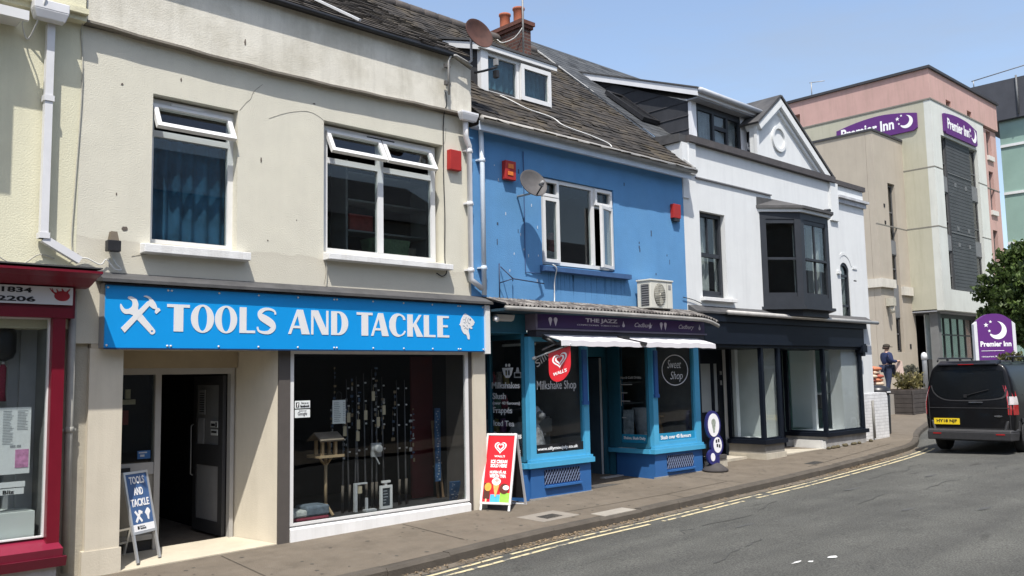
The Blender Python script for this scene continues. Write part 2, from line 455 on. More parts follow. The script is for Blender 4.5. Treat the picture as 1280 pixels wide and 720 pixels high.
sl = bpy.data.lights.new('sun', 'SUN'); sl.energy = 3.2; sl.angle = math.radians(.53); sl.color = (1, .955, .89)
so = bpy.data.objects.new('sun', sl); COL.objects.link(so); so.rotation_euler = SUN.to_track_quat('-Z', 'Y').to_euler()
so.location = (-20, -20, 50)
vs = SC.view_settings; vs.view_transform = 'Standard'; vs.look = 'None'; vs.gamma = 1; vs.exposure = .92; vs.use_curve_mapping = False
SC.cycles.max_bounces = 8; SC.cycles.transparent_max_bounces = 16; SC.cycles.glossy_bounces = 4
SC.cycles.use_denoising = True

# ---------------------------------------------------------------- ground, road, pavement
asphalt = mat('asphalt', (.097, .097, .089), .92, .14, 1.3, .75, 150, blotch=.30, bcol=(.077, .078, .072), bl_scale=.55, spec=.25)
def asphalt_detail():
    nt = asphalt.node_tree; N = nt.nodes; L = nt.links; b = N['Principled BSDF']
    lk = b.inputs['Base Color'].links[0]; src = lk.from_socket
    tc = N.new('ShaderNodeTexCoord')
    # stones in the surface
    n = N.new('ShaderNodeTexNoise'); n.inputs['Scale'].default_value = 55; n.inputs['Detail'].default_value = 3
    L.new(tc.outputs['Object'], n.inputs['Vector'])
    r = N.new('ShaderNodeValToRGB'); r.color_ramp.elements[0].position = .35; r.color_ramp.elements[1].position = .7
    r.color_ramp.elements[0].color = (.60, .60, .60, 1); r.color_ramp.elements[1].color = (1.42, 1.42, 1.40, 1)
    L.new(n.outputs['Fac'], r.inputs['Fac'])
    m1 = N.new('ShaderNodeMix'); m1.data_type = 'RGBA'; m1.blend_type = 'MULTIPLY'; m1.inputs['Factor'].default_value = 1
    L.new(src, m1.inputs['A']); L.new(r.outputs['Color'], m1.inputs['B'])
    # tyre-worn bands and streaks along the street
    mp = N.new('ShaderNodeMapping'); mp.inputs['Scale'].default_value = (.16, 1.1, 1)
    mp.inputs['Rotation'].default_value = (0, 0, math.radians(-3))
    L.new(tc.outputs['Object'], mp.inputs['Vector'])
    n2 = N.new('ShaderNodeTexNoise'); n2.inputs['Scale'].default_value = 1.4; n2.inputs['Detail'].default_value = 7
    L.new(mp.outputs['Vector'], n2.inputs['Vector'])
    r2 = N.new('ShaderNodeValToRGB'); r2.color_ramp.elements[0].position = .36; r2.color_ramp.elements[1].position = .66
    r2.color_ramp.elements[0].color = (.82, .82, .83, 1); r2.color_ramp.elements[1].color = (1.14, 1.14, 1.13, 1)
    L.new(n2.outputs['Fac'], r2.inputs['Fac'])
    m2 = N.new('ShaderNodeMix'); m2.data_type = 'RGBA'; m2.blend_type = 'MULTIPLY'; m2.inputs['Factor'].default_value = 1
    L.new(m1.outputs['Result'], m2.inputs['A']); L.new(r2.outputs['Color'], m2.inputs['B'])
    # tar cracks and small patches
    v = N.new('ShaderNodeTexNoise'); v.inputs['Scale'].default_value = 2.6; v.inputs['Detail'].default_value = 2
    mp3 = N.new('ShaderNodeMapping'); mp3.inputs['Scale'].default_value = (.45, 1.6, 1)
    L.new(tc.outputs['Object'], mp3.inputs['Vector']); L.new(mp3.outputs['Vector'], v.inputs['Vector'])
    r3 = N.new('ShaderNodeValToRGB'); r3.color_ramp.elements[0].position = .66; r3.color_ramp.elements[1].position = .74
    r3.color_ramp.elements[0].color = (1, 1, 1, 1); r3.color_ramp.elements[1].color = (.70, .70, .70, 1)
    L.new(v.outputs['Fac'], r3.inputs['Fac'])
    m3 = N.new('ShaderNodeMix'); m3.data_type = 'RGBA'; m3.blend_type = 'MULTIPLY'; m3.inputs['Factor'].default_value = 1
    L.new(m2.outputs['Result'], m3.inputs['A']); L.new(r3.outputs['Color'], m3.inputs['B'])
    L.new(m3.outputs['Result'], b.inputs['Base Color'])
asphalt_detail()
paving = mat('pavement_surface', (.146, .122, .094), .92, .20, 3.2, .7, 90, blotch=.5, bcol=(.108, .090, .068), bl_scale=.8, streak=.40, scol=(.19, .165, .13))
kerbm = mat('kerb_stone', (.088, .076, .062), .9, .22, 3, .6, 60, blotch=.45, bcol=(.056, .048, .039))
earth = mat('ground', (.16, .15, .13), .95, .2, .5)

KERB = [(-14, 7.75), (-4, 7.82), (2, 7.90), (5.6, 7.98), (8.2, 8.16), (10.2, 8.17), (12.4, 8.24), (14.5, 8.28), (17, 8.42), (19.3, 8.60), (21.2, 8.86), (22.6, 9.30), (24.0, 9.85), (26, 10.5), (30, 11.5), (36, 11.9), (60, 12.0)]
KS = smooth(KERB, 5)
def ky(x):
    for (xa, ya), (xb, yb) in zip(KS, KS[1:]):
        if xa <= x <= xb: return ya + (yb - ya) * (x - xa) / (xb - xa)
    return KS[0][1] if x < KS[0][0] else KS[-1][1]
def road(x, y):                            # road surface: 0.11 below the kerb, gently crowned
    k = ky(x); return pav(x, k) - .115 + .022 * (min(k - y, 3.5)) - .02 * max(0, k - y - 3.5)
mb = MB()
def sheet(mb, xs, yf, zf):
    rows = []
    vsl = []
    for x in xs:
        ys = yf(x)
        rows.append(len(ys)); vsl += [(x, y, zf(x, y)) for y in ys]
    n = rows[0]
    fs = [[i * n + j, (i + 1) * n + j, (i + 1) * n + j + 1, i * n + j + 1] for i in range(len(xs) - 1) for j in range(n - 1)]
    mb.add(vsl, fs)
xs = [p[0] for p in KS]
sheet(mb, xs, lambda x: [.9 + (ky(x) - .9) * j / 14 for j in range(15)], road)
structure(mb.build('road', asphalt, origin=(10, 4, -2)))
mb = MB()
xp = [p[0] for p in KS if p[0] <= 60]
sheet(mb, xp, lambda x: [ky(x) + .14 + (13.2 - ky(x) - .14) * j / 10 for j in range(11)], lambda x, y: pav(x, y))
structure(mb.build('pavement', paving, origin=(10, 9, -2)))
mb = MB()                                   # the kerb as a run of stones
rnd = random.Random(3)
x = -13.5
while x < 58:
    x2 = x + .914
    for a, b in ((x + .003, x2 - .003),):
        e = rnd.uniform(-.006, .006)
        ya, yb = ky(a) + e, ky(b) + e
        za, zb = pav(a, ya) + .005 + e, pav(b, yb) + .005 + e
        c = .03
        v = [(a, ya, za - .25), (b, yb, zb - .25), (b, yb, zb - c), (a, ya, za - c), (a, ya + c, za), (b, yb + c, zb), (b, yb + .145, zb), (a, ya + .145, za), (a, ya + .145, za - .25), (b, yb + .145, zb - .25)]
        mb.add(v, [[0, 1, 2, 3], [3, 2, 5, 4], [4, 5, 6, 7], [7, 6, 9, 8], [0, 3, 4, 7, 8], [1, 9, 6, 5, 2]])
    x = x2
structure(mb.build('kerb', kerbm, origin=(10, 8, -2)))
# the far kerb and pavement on the camera's own side, and the ground beyond
mb = MB()
sheet(mb, [-14 + 2 * i for i in range(38)], lambda x: [-5.2, .9], lambda x, y: pav(x, ky(x)) - .02)
structure(mb.build('near_pavement', paving, origin=(10, -2, -2)))
mb = MB()
gx = [-600, -60, -14, 5.5, 30, 60, 120, 700]
sheet(mb, gx, lambda x: [-500, -40, -6, 14, 60, 700], lambda x, y: (-2.62 + .0167 * (max(-14, min(60, x)) - 5.5)) - (.25 if y < 14 else 0))
structure(mb.build('ground', earth, origin=(0, 0, -3)))

yel = mat('yellow_road_paint', (.57, .49, .30), .85, .14, 6)
def worn(m, amount=.55, scale=9, under=None):
    nt = m.node_tree; N = nt.nodes; L = nt.links; b = N['Principled BSDF']
    src = b.inputs['Base Color'].links[0].from_socket
    tc = N.new('ShaderNodeTexCoord'); n = N.new('ShaderNodeTexNoise'); n.inputs['Scale'].default_value = scale; n.inputs['Detail'].default_value = 8; n.inputs['Roughness'].default_value = .75
    L.new(tc.outputs['Object'], n.inputs['Vector'])
    r = N.new('ShaderNodeValToRGB'); r.color_ramp.elements[0].position = amount; r.color_ramp.elements[1].position = amount + .06
    L.new(n.outputs['Fac'], r.inputs['Fac'])
    x = N.new('ShaderNodeMix'); x.data_type = 'RGBA'; x.inputs['B'].default_value = rgb(under or (.10, .10, .095))
    L.new(r.outputs['Color'], x.inputs['Factor']); L.new(src, x.inputs['A']); L.new(x.outputs['Result'], b.inputs['Base Color'])
worn(yel, .515, 6, (.13, .13, .12))
mb = MB()
rnd = random.Random(5)
def stripe(mb, off, wd, xa, xb):
    n = max(2, int((xb - xa) / .25)); vsl = []
    for i in range(n + 1):
        x = xa + (xb - xa) * i / n; k = ky(x) - off + rnd.uniform(-.006, .006); w2 = wd / 2 * rnd.uniform(.86, 1.1)
        vsl += [(x, k - w2, road(x, k - w2) + .005), (x, k + w2, road(x, k + w2) + .005)]
    mb.add(vsl, [[2 * i, 2 * i + 2, 2 * i + 3, 2 * i + 1] for i in range(n)])
for off, segs in ((.44, [(-12, 9.85), (10.15, 12.3), (12.7, 21.4)]), (.27, [(-12, 7.2), (7.35, 11.3), (11.4, 13.1), (13.3, 21.5)])):
    for a, b in segs: stripe(mb, off, .062, a, b)
structure(mb.build('yellow_lines', yel, origin=(10, 7.8, -2)))
wp = mat('worn_white_paint', (.62, .62, .60), .8, .1, 8)
mb = MB()
def blob(mb, cx, cy, rx, ry, seed, dz=.005):
    r = random.Random(seed); n = 11
    mb.poly([(cx + rx * math.cos(2 * math.pi * k / n) * r.uniform(.6, 1.1), cy + ry * math.sin(2 * math.pi * k / n) * r.uniform(.6, 1.1), road(cx, cy) + dz) for k in range(n)])
for i, (x, y, rx, ry) in enumerate([(9.15, 4.75, .085, .045), (8.72, 4.92, .12, .022), (8.82, 4.82, .05, .03)]): blob(mb, x, y, rx, ry, i)
structure(mb.build('paint_marks', wp, origin=(9, 4.8, -2)))
patchm = mat('tar_patch', (.074, .075, .073), .9, .15, 6, .5, 80)
mb = MB()
for i, (x, y, rx, ry) in enumerate([(12.6, 5.4, .22, .05), (10.4, 6.6, .30, .04), (14.3, 7.0, .3, .06), (16.5, 6.6, .4, .06), (13.2, 4.6, .24, .05)]): blob(mb, x, y, rx, ry, 20 + i, .004)
structure(mb.build('road_patches', patchm, origin=(12, 6, -2)))
# litter and dead leaves drifted in the gutter
leafm = mat('dead_leaves', (.20, .150, .095), .9, .75, 60)
mb = MB(); rnd = random.Random(9)
for i in range(1500):
    x = rnd.choice([rnd.uniform(2, 21), rnd.gauss(8.2, 1.2), rnd.gauss(17.5, .9)])
    d = abs(rnd.gauss(0, .09)) + .02
    y = ky(x) - d; s = rnd.uniform(.008, .028); a = rnd.uniform(0, 6.3); z = road(x, y) + rnd.uniform(.006, .02)
    c, si = math.cos(a) * s, math.sin(a) * s
    t = rnd.uniform(-.012, .012)
    mb.poly([(x - c, y - si, z), (x + si * .6, y - c * .6, z + t), (x + c, y + si, z + rnd.uniform(0, .014)), (x - si * .6, y + c * .6, z - t * .3)])
for i in range(60):
    x = rnd.uniform(2.95, 3.3); y = rnd.uniform(9.75, 10.02); s = rnd.uniform(.01, .03); a = rnd.uniform(0, 6.3); z = pav(x, y) + .008
    mb.poly([(x - math.cos(a) * s, y - math.sin(a) * s, z), (x + math.sin(a) * s * .6, y - math.cos(a) * s * .6, z + .01), (x + math.cos(a) * s, y + math.sin(a) * s, z), (x - math.sin(a) * s * .6, y + math.cos(a) * s * .6, z + .006)])
tag(mb.build('fallen_leaves', leafm, origin=(10, 8, -2)), 'brown dead leaves and grit drifted along the kerb gutter', 'leaves', None, 'stuff')
silt = mat('gutter_silt', (.135, .115, .09), .95, .3, 6, .5, 60)
mb = MB()
stripe(mb, .09, .19, -12, 21.6)
for v in mb.v: v.z -= .001
structure(mb.build('gutter_silt', silt, origin=(10, 8, -2)))

gum = mat('old_gum', (.075, .068, .058), .95, .2, 9)
mb = MB(); rnd = random.Random(19)
for i in range(170):
    x = rnd.uniform(2, 21); y = rnd.uniform(ky(x) + .25, 9.8); r = rnd.uniform(.012, .03)
    mb.poly([(x + r * math.cos(q * .785) * rnd.uniform(.8, 1.1), y + r * math.sin(q * .785) * rnd.uniform(.8, 1.1), pav(x, y) + .003) for q in range(8)])
structure(mb.build('gum_spots', gum, origin=(10, 9, -2)))
mb = MB()                                   # reinstated trench and seams in the pavement
def seam(pts, wd):
    for (xa, ya), (xb, yb) in zip(pts, pts[1:]):
        n = 12
        for k in range(n):
            x0_, y0_, x1_, y1_ = xa + (xb - xa) * k / n, ya + (yb - ya) * k / n, xa + (xb - xa) * (k + 1) / n, ya + (yb - ya) * (k + 1) / n
            d = math.hypot(x1_ - x0_, y1_ - y0_); nx_, ny_ = -(y1_ - y0_) / d * wd / 2, (x1_ - x0_) / d * wd / 2
            mb.poly([(x0_ - nx_, y0_ - ny_, pav(x0_, y0_) + .0045), (x1_ - nx_, y1_ - ny_, pav(x1_, y1_) + .0045), (x1_ + nx_, y1_ + ny_, pav(x1_, y1_) + .0045), (x0_ + nx_, y0_ + ny_, pav(x0_, y0_) + .0045)])
seam([(4.6, 8.3), (4.75, 9.9)], .015); seam([(7.2, 8.5), (7.3, 9.9)], .012); seam([(8.7, 8.9), (11.6, 8.75), (13.4, 8.8)], .014); seam([(11.6, 8.75), (11.5, 8.3)], .012); seam([(13.4, 8.5), (13.5, 9.8)], .012); seam([(16.0, 8.7), (19.0, 9.05), (21.0, 9.3)], .014)
structure(mb.build('pavement_seams', mat('seam_tar', (.075, .064, .050), .95, .2, 9), origin=(10, 9, -2)))
mb = MB(); rnd = random.Random(23)          # cracks in the road
for (x, y, a, l) in ((9.5, 6.9, .1, 3.2), (12.8, 6.2, -.05, 4.0), (15.5, 7.2, .12, 3.0), (11.0, 4.6, 1.3, 1.6), (14.6, 5.0, 1.45, 2.0), (8.2, 5.6, .3, 1.6), (17.5, 6.0, .05, 3.0)):
    p_ = [(x, y)]
    for k in range(14): a2 = a + rnd.gauss(0, .35); p_.append((p_[-1][0] + l / 14 * math.cos(a2), p_[-1][1] + l / 14 * math.sin(a2)))
    for q in range(14):
        (xa, ya), (xb, yb) = p_[q], p_[q + 1]; wd = rnd.uniform(.004, .012)
        if rnd.random() < .15: continue
        mb.poly([(xa, ya - wd, road(xa, ya - wd) + .005), (xb, yb - wd, road(xb, yb - wd) + .005), (xb, yb + wd, road(xb, yb + wd) + .005), (xa, ya + wd, road(xa, ya + wd) + .005)])
structure(mb.build('road_cracks', mat('crack_tar', (.064, .064, .061), .9, .2, 9), origin=(12, 6, -2)))
# covers let into the pavement
iron = mat('cast_iron', (.055, .052, .048), .7, .2, 20, .6, 60)
conc = mat('pale_concrete', (.30, .275, .235), .9, .1, 6, .4, 60)
def cover(name, x, y, lx, ly, m, label, cat, ang=0, ribs=False):
    mb = MB(); c, s = math.cos(ang), math.sin(ang)
    def P(a, b, dz): 
        X, Y = x + a * c - b * s, y + a * s + b * c
        return (X, Y, pav(X, Y) + dz)
    mb.hexa([P(-lx, -ly, -.02), P(lx, -ly, -.02), P(lx, ly, -.02), P(-lx, ly, -.02), P(-lx, -ly, .006), P(lx, -ly, .006), P(lx, ly, .006), P(-lx, ly, .006)])
    if ribs:
        for k in range(5):
            q = -lx * .8 + k * lx * .4
            mb.hexa([P(q - .01, -ly * .8, .006), P(q + .01, -ly * .8, .006), P(q + .01, ly * .8, .006), P(q - .01, ly * .8, .006), P(q - .008, -ly * .8, .012), P(q + .008, -ly * .8, .012), P(q + .008, ly * .8, .012), P(q - .008, ly * .8, .012)])
    return tag(mb.build(name, m, bevel=.002), label, cat)
cover('drain_cover', 9.0, 8.79, .17, .12, iron, 'small dark iron cover in the pavement nearest the red ice cream board', 'drain cover', 0, True)
cover('access_slab', 9.85, 8.36, .34, .13, conc, 'pale rectangular slab set in the pavement at the kerb', 'paving slab')
cover('drain_cover', 16.6, 8.9, .24, .10, iron, 'dark iron cover in the pavement before the empty navy shop', 'drain cover', .1, True)
cover('surround_slab', 9.0, 8.82, .36, .26, mat('patched_pavement', (.235, .212, .18), .9, .1, 5, .4, 60), 'lighter patch of pavement around the small iron cover', 'paving patch')

# the cream entrance step, the raised forecourt
# ---------------------------------------------------------------- roof with lapped courses
def slate_roof(mb, x0, x1, ya, za, yb, zb, rows, lip=.014, jitter=.004, seed=0, sw=.27):
    """a slope of single slates laid in staggered courses"""
    rnd = random.Random(seed)
    up = Vector((0, yb - ya, zb - za)); L_ = up.length; up /= L_
    n = Vector((0, -up.z, up.y)); base = Vector((0, ya, za)); rh = L_ / rows
    under = []
    for i in range(rows):
        x = x0 - (sw / 2 if i % 2 else 0)
        while x < x1 - .01:
            w_ = sw * rnd.uniform(.92, 1.08); a, b = max(x0, x), min(x1, x + w_); x += w_
            if b - a < .02: continue
            s0 = i * rh + rnd.gauss(0, jitter * 1.2); s1 = (i + 1) * rh + .03
            h0 = lip + rnd.uniform(-jitter, jitter) * .8; h1 = .002; k = rnd.gauss(0, jitter * .5)
            P = lambda xx, s_, h: Vector((xx, 0, 0)) + base + up * s_ + n * h
            v = [P(a, s0, h0 + k), P(b - .004, s0, h0 - k), P(b - .004, min(s1, L_), h1), P(a, min(s1, L_), h1), P(a, s0, -.002), P(b - .004, s0, -.002)]
            mb.add(v, [[0, 1, 2, 3], [4, 5, 1, 0]])
    e = -.003
    mb.add([(x0, ya, za + e), (x1, ya, za + e), (x1, yb, zb + e), (x0, yb, zb + e)], [[0, 1, 2, 3]])
    return mb

def upvc_sash(mb, x0, x1, z0, z1, y0, y1, w):
    frame_bars(mb, x0, x1, z0, z1, y0, y1, w)

def pane(parent, x0, x1, z0, z1, y, m=None, name='pane'):
    return MB().box(x0, x1, y, y + .006, z0, z1).build(name, m or g_win, parent)

# ================================================================ yellow house with the red shopfront (far left)
B = thing('yellow_house', 'pale yellow house with a dark red shopfront at the left edge', 'building', (1.5, 10, -2.0))
mb = MB(); mb.box(-3, 3.12, 10.0, 10.35, .6, 3.92); mb.build('wall', yellow, B)
mb = MB(); mb.box(-3, 3.11, 9.88, 10.35, 4.02, 4.9); mb.use(yellow); mb.build('parapet', mat('yellow_cornice_paint', (.64, .61, .44), .9, .06, 3, .3, 60, streak=.4, scol=(.38, .36, .26)), B)
mb = MB()
for (za, zb, p) in ((3.92, 3.98, .13), (3.98, 4.04, .19)): mb.box(-3, 3.12, 10 - p, 10.3, za, zb)
mb.build('cornice', MATS['yellow_cornice_paint'], B)
# side wall returned to the ground, and the stub between the two shops
mb = MB(); mb.box(2.985, 3.29, 10.06, 10.35, -2.1, 1.2); mb.build('pier', mat('grubby_cream_render', (.40, .37, .30), .9, .12, 3, .4, 50, streak=.6, scol=(.2, .18, .14)), B)
# projecting bay, unseen, shaped for the shadow it casts; its eaves board shows
mb = MB(); mb.box(-2.4, 1.80, 9.25, 9.995, 3.75, 5.9); mb.build('bay', yellow, B)
mb = MB(); mb.box(-2.45, 1.82, 9.2, 10.0, 5.901, 6.0); mb.build('bay_roof', lead, B)
mb = MB(); mb.box(1.5, 2.50, 9.66, 9.72, 3.70, 3.80); mb.box(1.5, 2.46, 9.72, 9.98, 3.72, 3.75); mb.build('eaves_board', upvc, B)
# shopfront
redp = mat('dark_red_gloss_paint', (.145, .004, .015), .35, .08, 4, spec=.5, streak=.2, scol=(.2, .01, .02))
mb = MB()
prof = [(9.93, 1.02), (9.80, 1.03), (9.70, 1.06), (9.58, 1.10), (9.46, 1.125), (9.42, 1.135), (9.42, 1.16), (9.95, 1.18)]
vsl = [(-3, y, z) for y, z in prof] + [(3.205, y, z) for y, z in prof]; n = len(prof)
mb.add(vsl, [[i, (i + 1) % n, n + (i + 1) % n, n + i] for i in range(n)] + [list(range(n)), [n + i for i in range(n)]])
mb.build('shop_cornice', redp, B)
mb = MB(); mb.box(-3, 3.20, 9.41, 9.99, 1.181, 1.195); mb.build('cornice_flashing', lead, B)
mb = MB(); mb.box(-3, 3.08, 9.85, 10.0, .70, 1.02); mb.box(-3, 3.05, 9.81, 9.85, .70, .80); mb.box(2.865, 2.985, 9.82, 9.98, -1.56, .70)
mb.build('shop_surround', redp, B)
mb = MB(); mb.hexa([(-3, 9.72, -1.68), (2.99, 9.72, -1.68), (2.97, 9.98, -1.56), (-3, 9.98, -1.56), (-3, 9.70, -1.60), (2.99, 9.70, -1.60), (2.97, 9.98, -1.50), (-3, 9.98, -1.50)])
mb.hexa([(-3, 9.74, -1.78), (3.03, 9.74, -1.78), (3.0, 9.98, -1.76), (-3, 9.98, -1.76), (-3, 9.70, -1.682), (3.03, 9.70, -1.682), (3.0, 9.98, -1.682), (-3, 9.98, -1.682)])
mb.build('shop_sill', mat('rose_red_gloss_paint', (.20, .012, .036), .4, .08, 4, spec=.5), B)
mb = MB(); mb.box(-3, 2.96, 9.80, 10.0, -2.2, -1.782); mb.build('stall_riser', mat('grey_white_painted_brick', (.42, .42, .42), .9, .1, 5, .5, 30, streak=.5, scol=(.25, .24, .22)), B)
W = MB(); frame_bars(W, -1.2, 2.863, -1.50, .70, 9.90, 9.96, .014); wf = W.build('shop_window', upvc, B)
pane(wf, -1.186, 2.849, -1.486, .686, 9.93, g_shop)
rm = room(-1.6, 2.86, 9.99, 11.6, -1.56, .78); rm.build('shop_interior', mat('dim_grey_room', (.16, .165, .16), .9, .2, 2), B)
mb = MB(); mb.box(-1.2, 2.80, 9.99, 10.5, -1.50, -1.24); mb.build('window_bed', mat('pale_green_board', (.55, .60, .57), .7, .05, 3), B)
mb = MB(); mb.box(2.60, 2.70, 10.35, 10.42, -1.24, .62); mb.box(2.70, 2.855, 10.30, 11.2, -1.3, .7); mb.build('inner_post', mat('grey_gloss', (.30, .31, .32), .4, .1, 3), B)
# phone sign
sg = MB(); sg.box(-1.0, 3.045, 9.815, 9.848, .835, 1.015)
so_ = sg.build('phone_sign', mat('grey_white_sign', (.60, .61, .63), .45, .04, 4), None)
tag(so_, 'white strip sign with black telephone digits and a red crab above the red shopfront', 'sign')
t = MB(); Mf = wall_frame(9.814)
words(t, '01834', Mf, 2.28, 2.655, .945, .997, bold=.03); t.build('upper_lettering', black_i, so_); t = MB(); words(t, '2206', Mf, 2.34, 2.69, .855, .908, bold=.03)
t.build('lower_lettering', black_i, so_)
cr = MB()
cr.plate(xf_frame((0, 9.812, 0), (1, 0, 0), (0, 0, 1), (0, -1, 0)), ellipse(2.94, .925, .075, .052, 22), [], .003)
for a, b in (((2.90, .962), (2.885, .995)), ((2.95, .972), (2.935, 1.002)), ((2.985, .965), (3.015, 1.0))): cr.plate(Mf, stroke([a, b], [.02, .008]), [], .003)
cr.plate(Mf, stroke([(2.89, .94), (2.85, .965), (2.82, 1.0)], [.02, .014, .006]), [], .0034); cr.plate(Mf, stroke([(2.86, .955), (2.842, 1.003)], [.01, .005]), [], .0038)
cr.build('crab_emblem', mat('crab_red', (.30, .02, .03), .5, .1, 20), so_)
cb = MB(); cb.plate(Mf, ellipse(2.945, .885, .05, .012, 14), [], .0042); cb.build('crab_base', mat('pink_ink', (.6, .35, .36), .5, .05), so_)
# display things behind the red shop's glass
nt_ = mat('printed_paper', (.70, .73, .72), .7, .05, 30)
pt = mat('grey_print', (.30, .32, .33), .7, .3, 60)
P_ = MB(); P_.box(2.32, 2.735, 9.985, 9.990, -.86, -.20); nb = P_.build('notice_board', nt_); tag(nb, 'white printed notice sheet in the red shop window', 'notice')
t = MB(); rnd = random.Random(2)
for c0 in (2.35, 2.48, 2.61):
    for k in range(22):
        z = -.24 - k * .0155
        if c0 == 2.61 and k > 12: continue
        t.box(c0, c0 + rnd.uniform(.06, .10), 9.983, 9.9845, z, z + .006)
t.box(2.55, 2.60, 9.983, 9.9845, -.60, -.575); t.box(2.612, 2.65, 9.983, 9.9845, -.60, -.575)
t.build('print', pt, nb)
t = MB(); t.box(2.60, 2.722, 9.981, 9.9845, -.80, -.62); t.build('picture', mat('pink_print', (.55, .25, .42), .6, .35, 18), nb)
P_ = MB(); P_.box(2.30, 2.70, 9.985, 9.99, -.99, -.935); P_.box(2.30, 2.69, 9.982, 9.987, -1.06, -1.0); o = P_.build('opening_hours_strip', nt_); tag(o, 'two small white label strips under the notice in the red shop window', 'label strips')
t = MB(); words(t, 'Bliz', wall_frame(9.981), 2.50, 2.60, -1.05, -1.015, bold=.02); t.build('lettering', black_i, o)
L_ = thing('hanging_lantern', 'black lantern with a long red tassel hanging inside the red shop window', 'lantern', (2.5, 10.22, .1))
mb = MB(); mb.lathe([(.02, .62), (.09, .60), (.115, .56), (.115, .36), (.09, .30), (.03, .27)], 16, (2.52, 10.22, 0)); mb.tube([(2.52, 10.22, .62), (2.52, 10.22, .77)], .005); mb.build('shade', mat('black_lacquer', (.012, .013, .015), .4, .1, 6), L_)
mb = MB(); mb.lathe([(.012, .27), (.018, .25), (.012, .235)], 12, (2.52, 10.22, 0)); mb.build('bead', alu, L_)
mb = MB(); mb.lathe([(.018, .235), (.034, .20), (.030, -.05), (.040, -.14)], 14, (2.52, 10.22, 0)); mb.build('tassel', mat('dull_red_thread', (.20, .02, .04), .8, .3, 60), L_)
mb = MB(); mb.box(1.9, 2.36, 10.35, 10.75, -1.24, -1.06); mb.box(1.95, 2.30, 10.40, 10.7, -1.06, -.78); tag(mb.build('stool', mat('red_brown_wood', (.16, .05, .03), .5, .2, 6)), 'reddish brown wooden stool inside the red shop window', 'stool')

# ================================================================ cream house (tools and tackle)
B = thing('cream_house', 'cream rendered house with a tool shop below and open fanlights above', 'building', (6, 10, -1.95))
CH = B
w1 = rect(3.90, 4.94, 1.59, 3.32); w2 = rect(6.145, 8.155, 1.68, 3.43)
mb = MB(); mb.plate(wall_frame(10.15), rect(3.121, 8.655, .45, 3.915), [w1, w2], .30); mb.build('wall', cream, B)
mb = MB()                                   # parapet, standing proud, its lower edge slightly wavy
bot = [(3.13 + (8.655 - 3.13) * k / 20, 3.955 - .055 * math.sin(math.pi * min(1, (k / 20) * 1.15)) + .006 * math.sin(k * 2.1)) for k in range(21)]
mb.plate(wall_frame(10.11), bot + [(8.655, 4.66), (8.25, 4.80), (3.13, 4.86)], [], .38); mb.build('parapet', cream_top, B)
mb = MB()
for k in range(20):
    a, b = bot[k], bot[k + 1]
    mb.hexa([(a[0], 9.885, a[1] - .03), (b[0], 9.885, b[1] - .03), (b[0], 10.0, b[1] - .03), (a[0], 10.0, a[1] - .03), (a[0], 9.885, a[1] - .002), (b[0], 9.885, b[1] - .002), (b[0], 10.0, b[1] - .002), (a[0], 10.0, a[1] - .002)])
mb.build('string_course', mat('dark_ledge', (.20, .18, .15), .9, .2, 5, .4, 40), B)  # thin strip, darker than the parapet above it
# roof
rf = MB(); slate_roof(rf, 2.2, 8.66, 9.80, 4.80, 13.95, 7.48, 26, .020, .006, 4); rf.build('roof', sl_brown, B)
rb = MB(); rb.poly([(2.2, 13.95, 7.48), (8.66, 13.95, 7.48), (8.66, 18.5, 4.4), (2.2, 18.5, 4.4)])
rb.poly([(8.66, 10.3, 5.09), (8.66, 13.95, 7.47), (8.66, 13.95, 4.6), (8.66, 10.3, 4.6)]); rb.build('rear_roof', sl_brown, B)
rdg = MB()
for k in range(18):
    x = 2.2 + k * .36
    if x > 8.5: break
    rdg.lathe([(.105, 0), (.12, .02), (.12, .33), (.105, .352)], 12, (x, 13.95, 7.46), (1, 0, 0))
rdg.build('ridge_tiles', mat('ridge_clay', (.085, .075, .07), .85, .25, 5, .5, 30), B)
mb = MB(); mb.tube([(3.0, 9.80, 4.79), (8.2, 9.80, 4.755)], .03, 8); mb.box(3.0, 8.3, 9.80, 9.98, 4.77, 4.81); mb.build('gutter', black_pl, B)
mb = MB(); mb.bar((6.15, 10.9, 5.56), (6.62, 9.86, 4.88), .05, .03, (0, -.5, .8)); mb.build('roof_flashing', upvc, B)
mb = MB(); mb.hexa([(8.2, 9.88, 4.815), (8.66, 9.88, 4.70), (8.66, 10.4, 4.70), (8.2, 10.4, 4.815), (8.2, 9.88, 4.835), (8.66, 9.88, 4.725), (8.66, 10.4, 4.725), (8.2, 10.4, 4.835)]); mb.build('parapet_cap', mat('pale_mortar', (.45, .43, .38), .9, .15, 8, .4, 40), B)
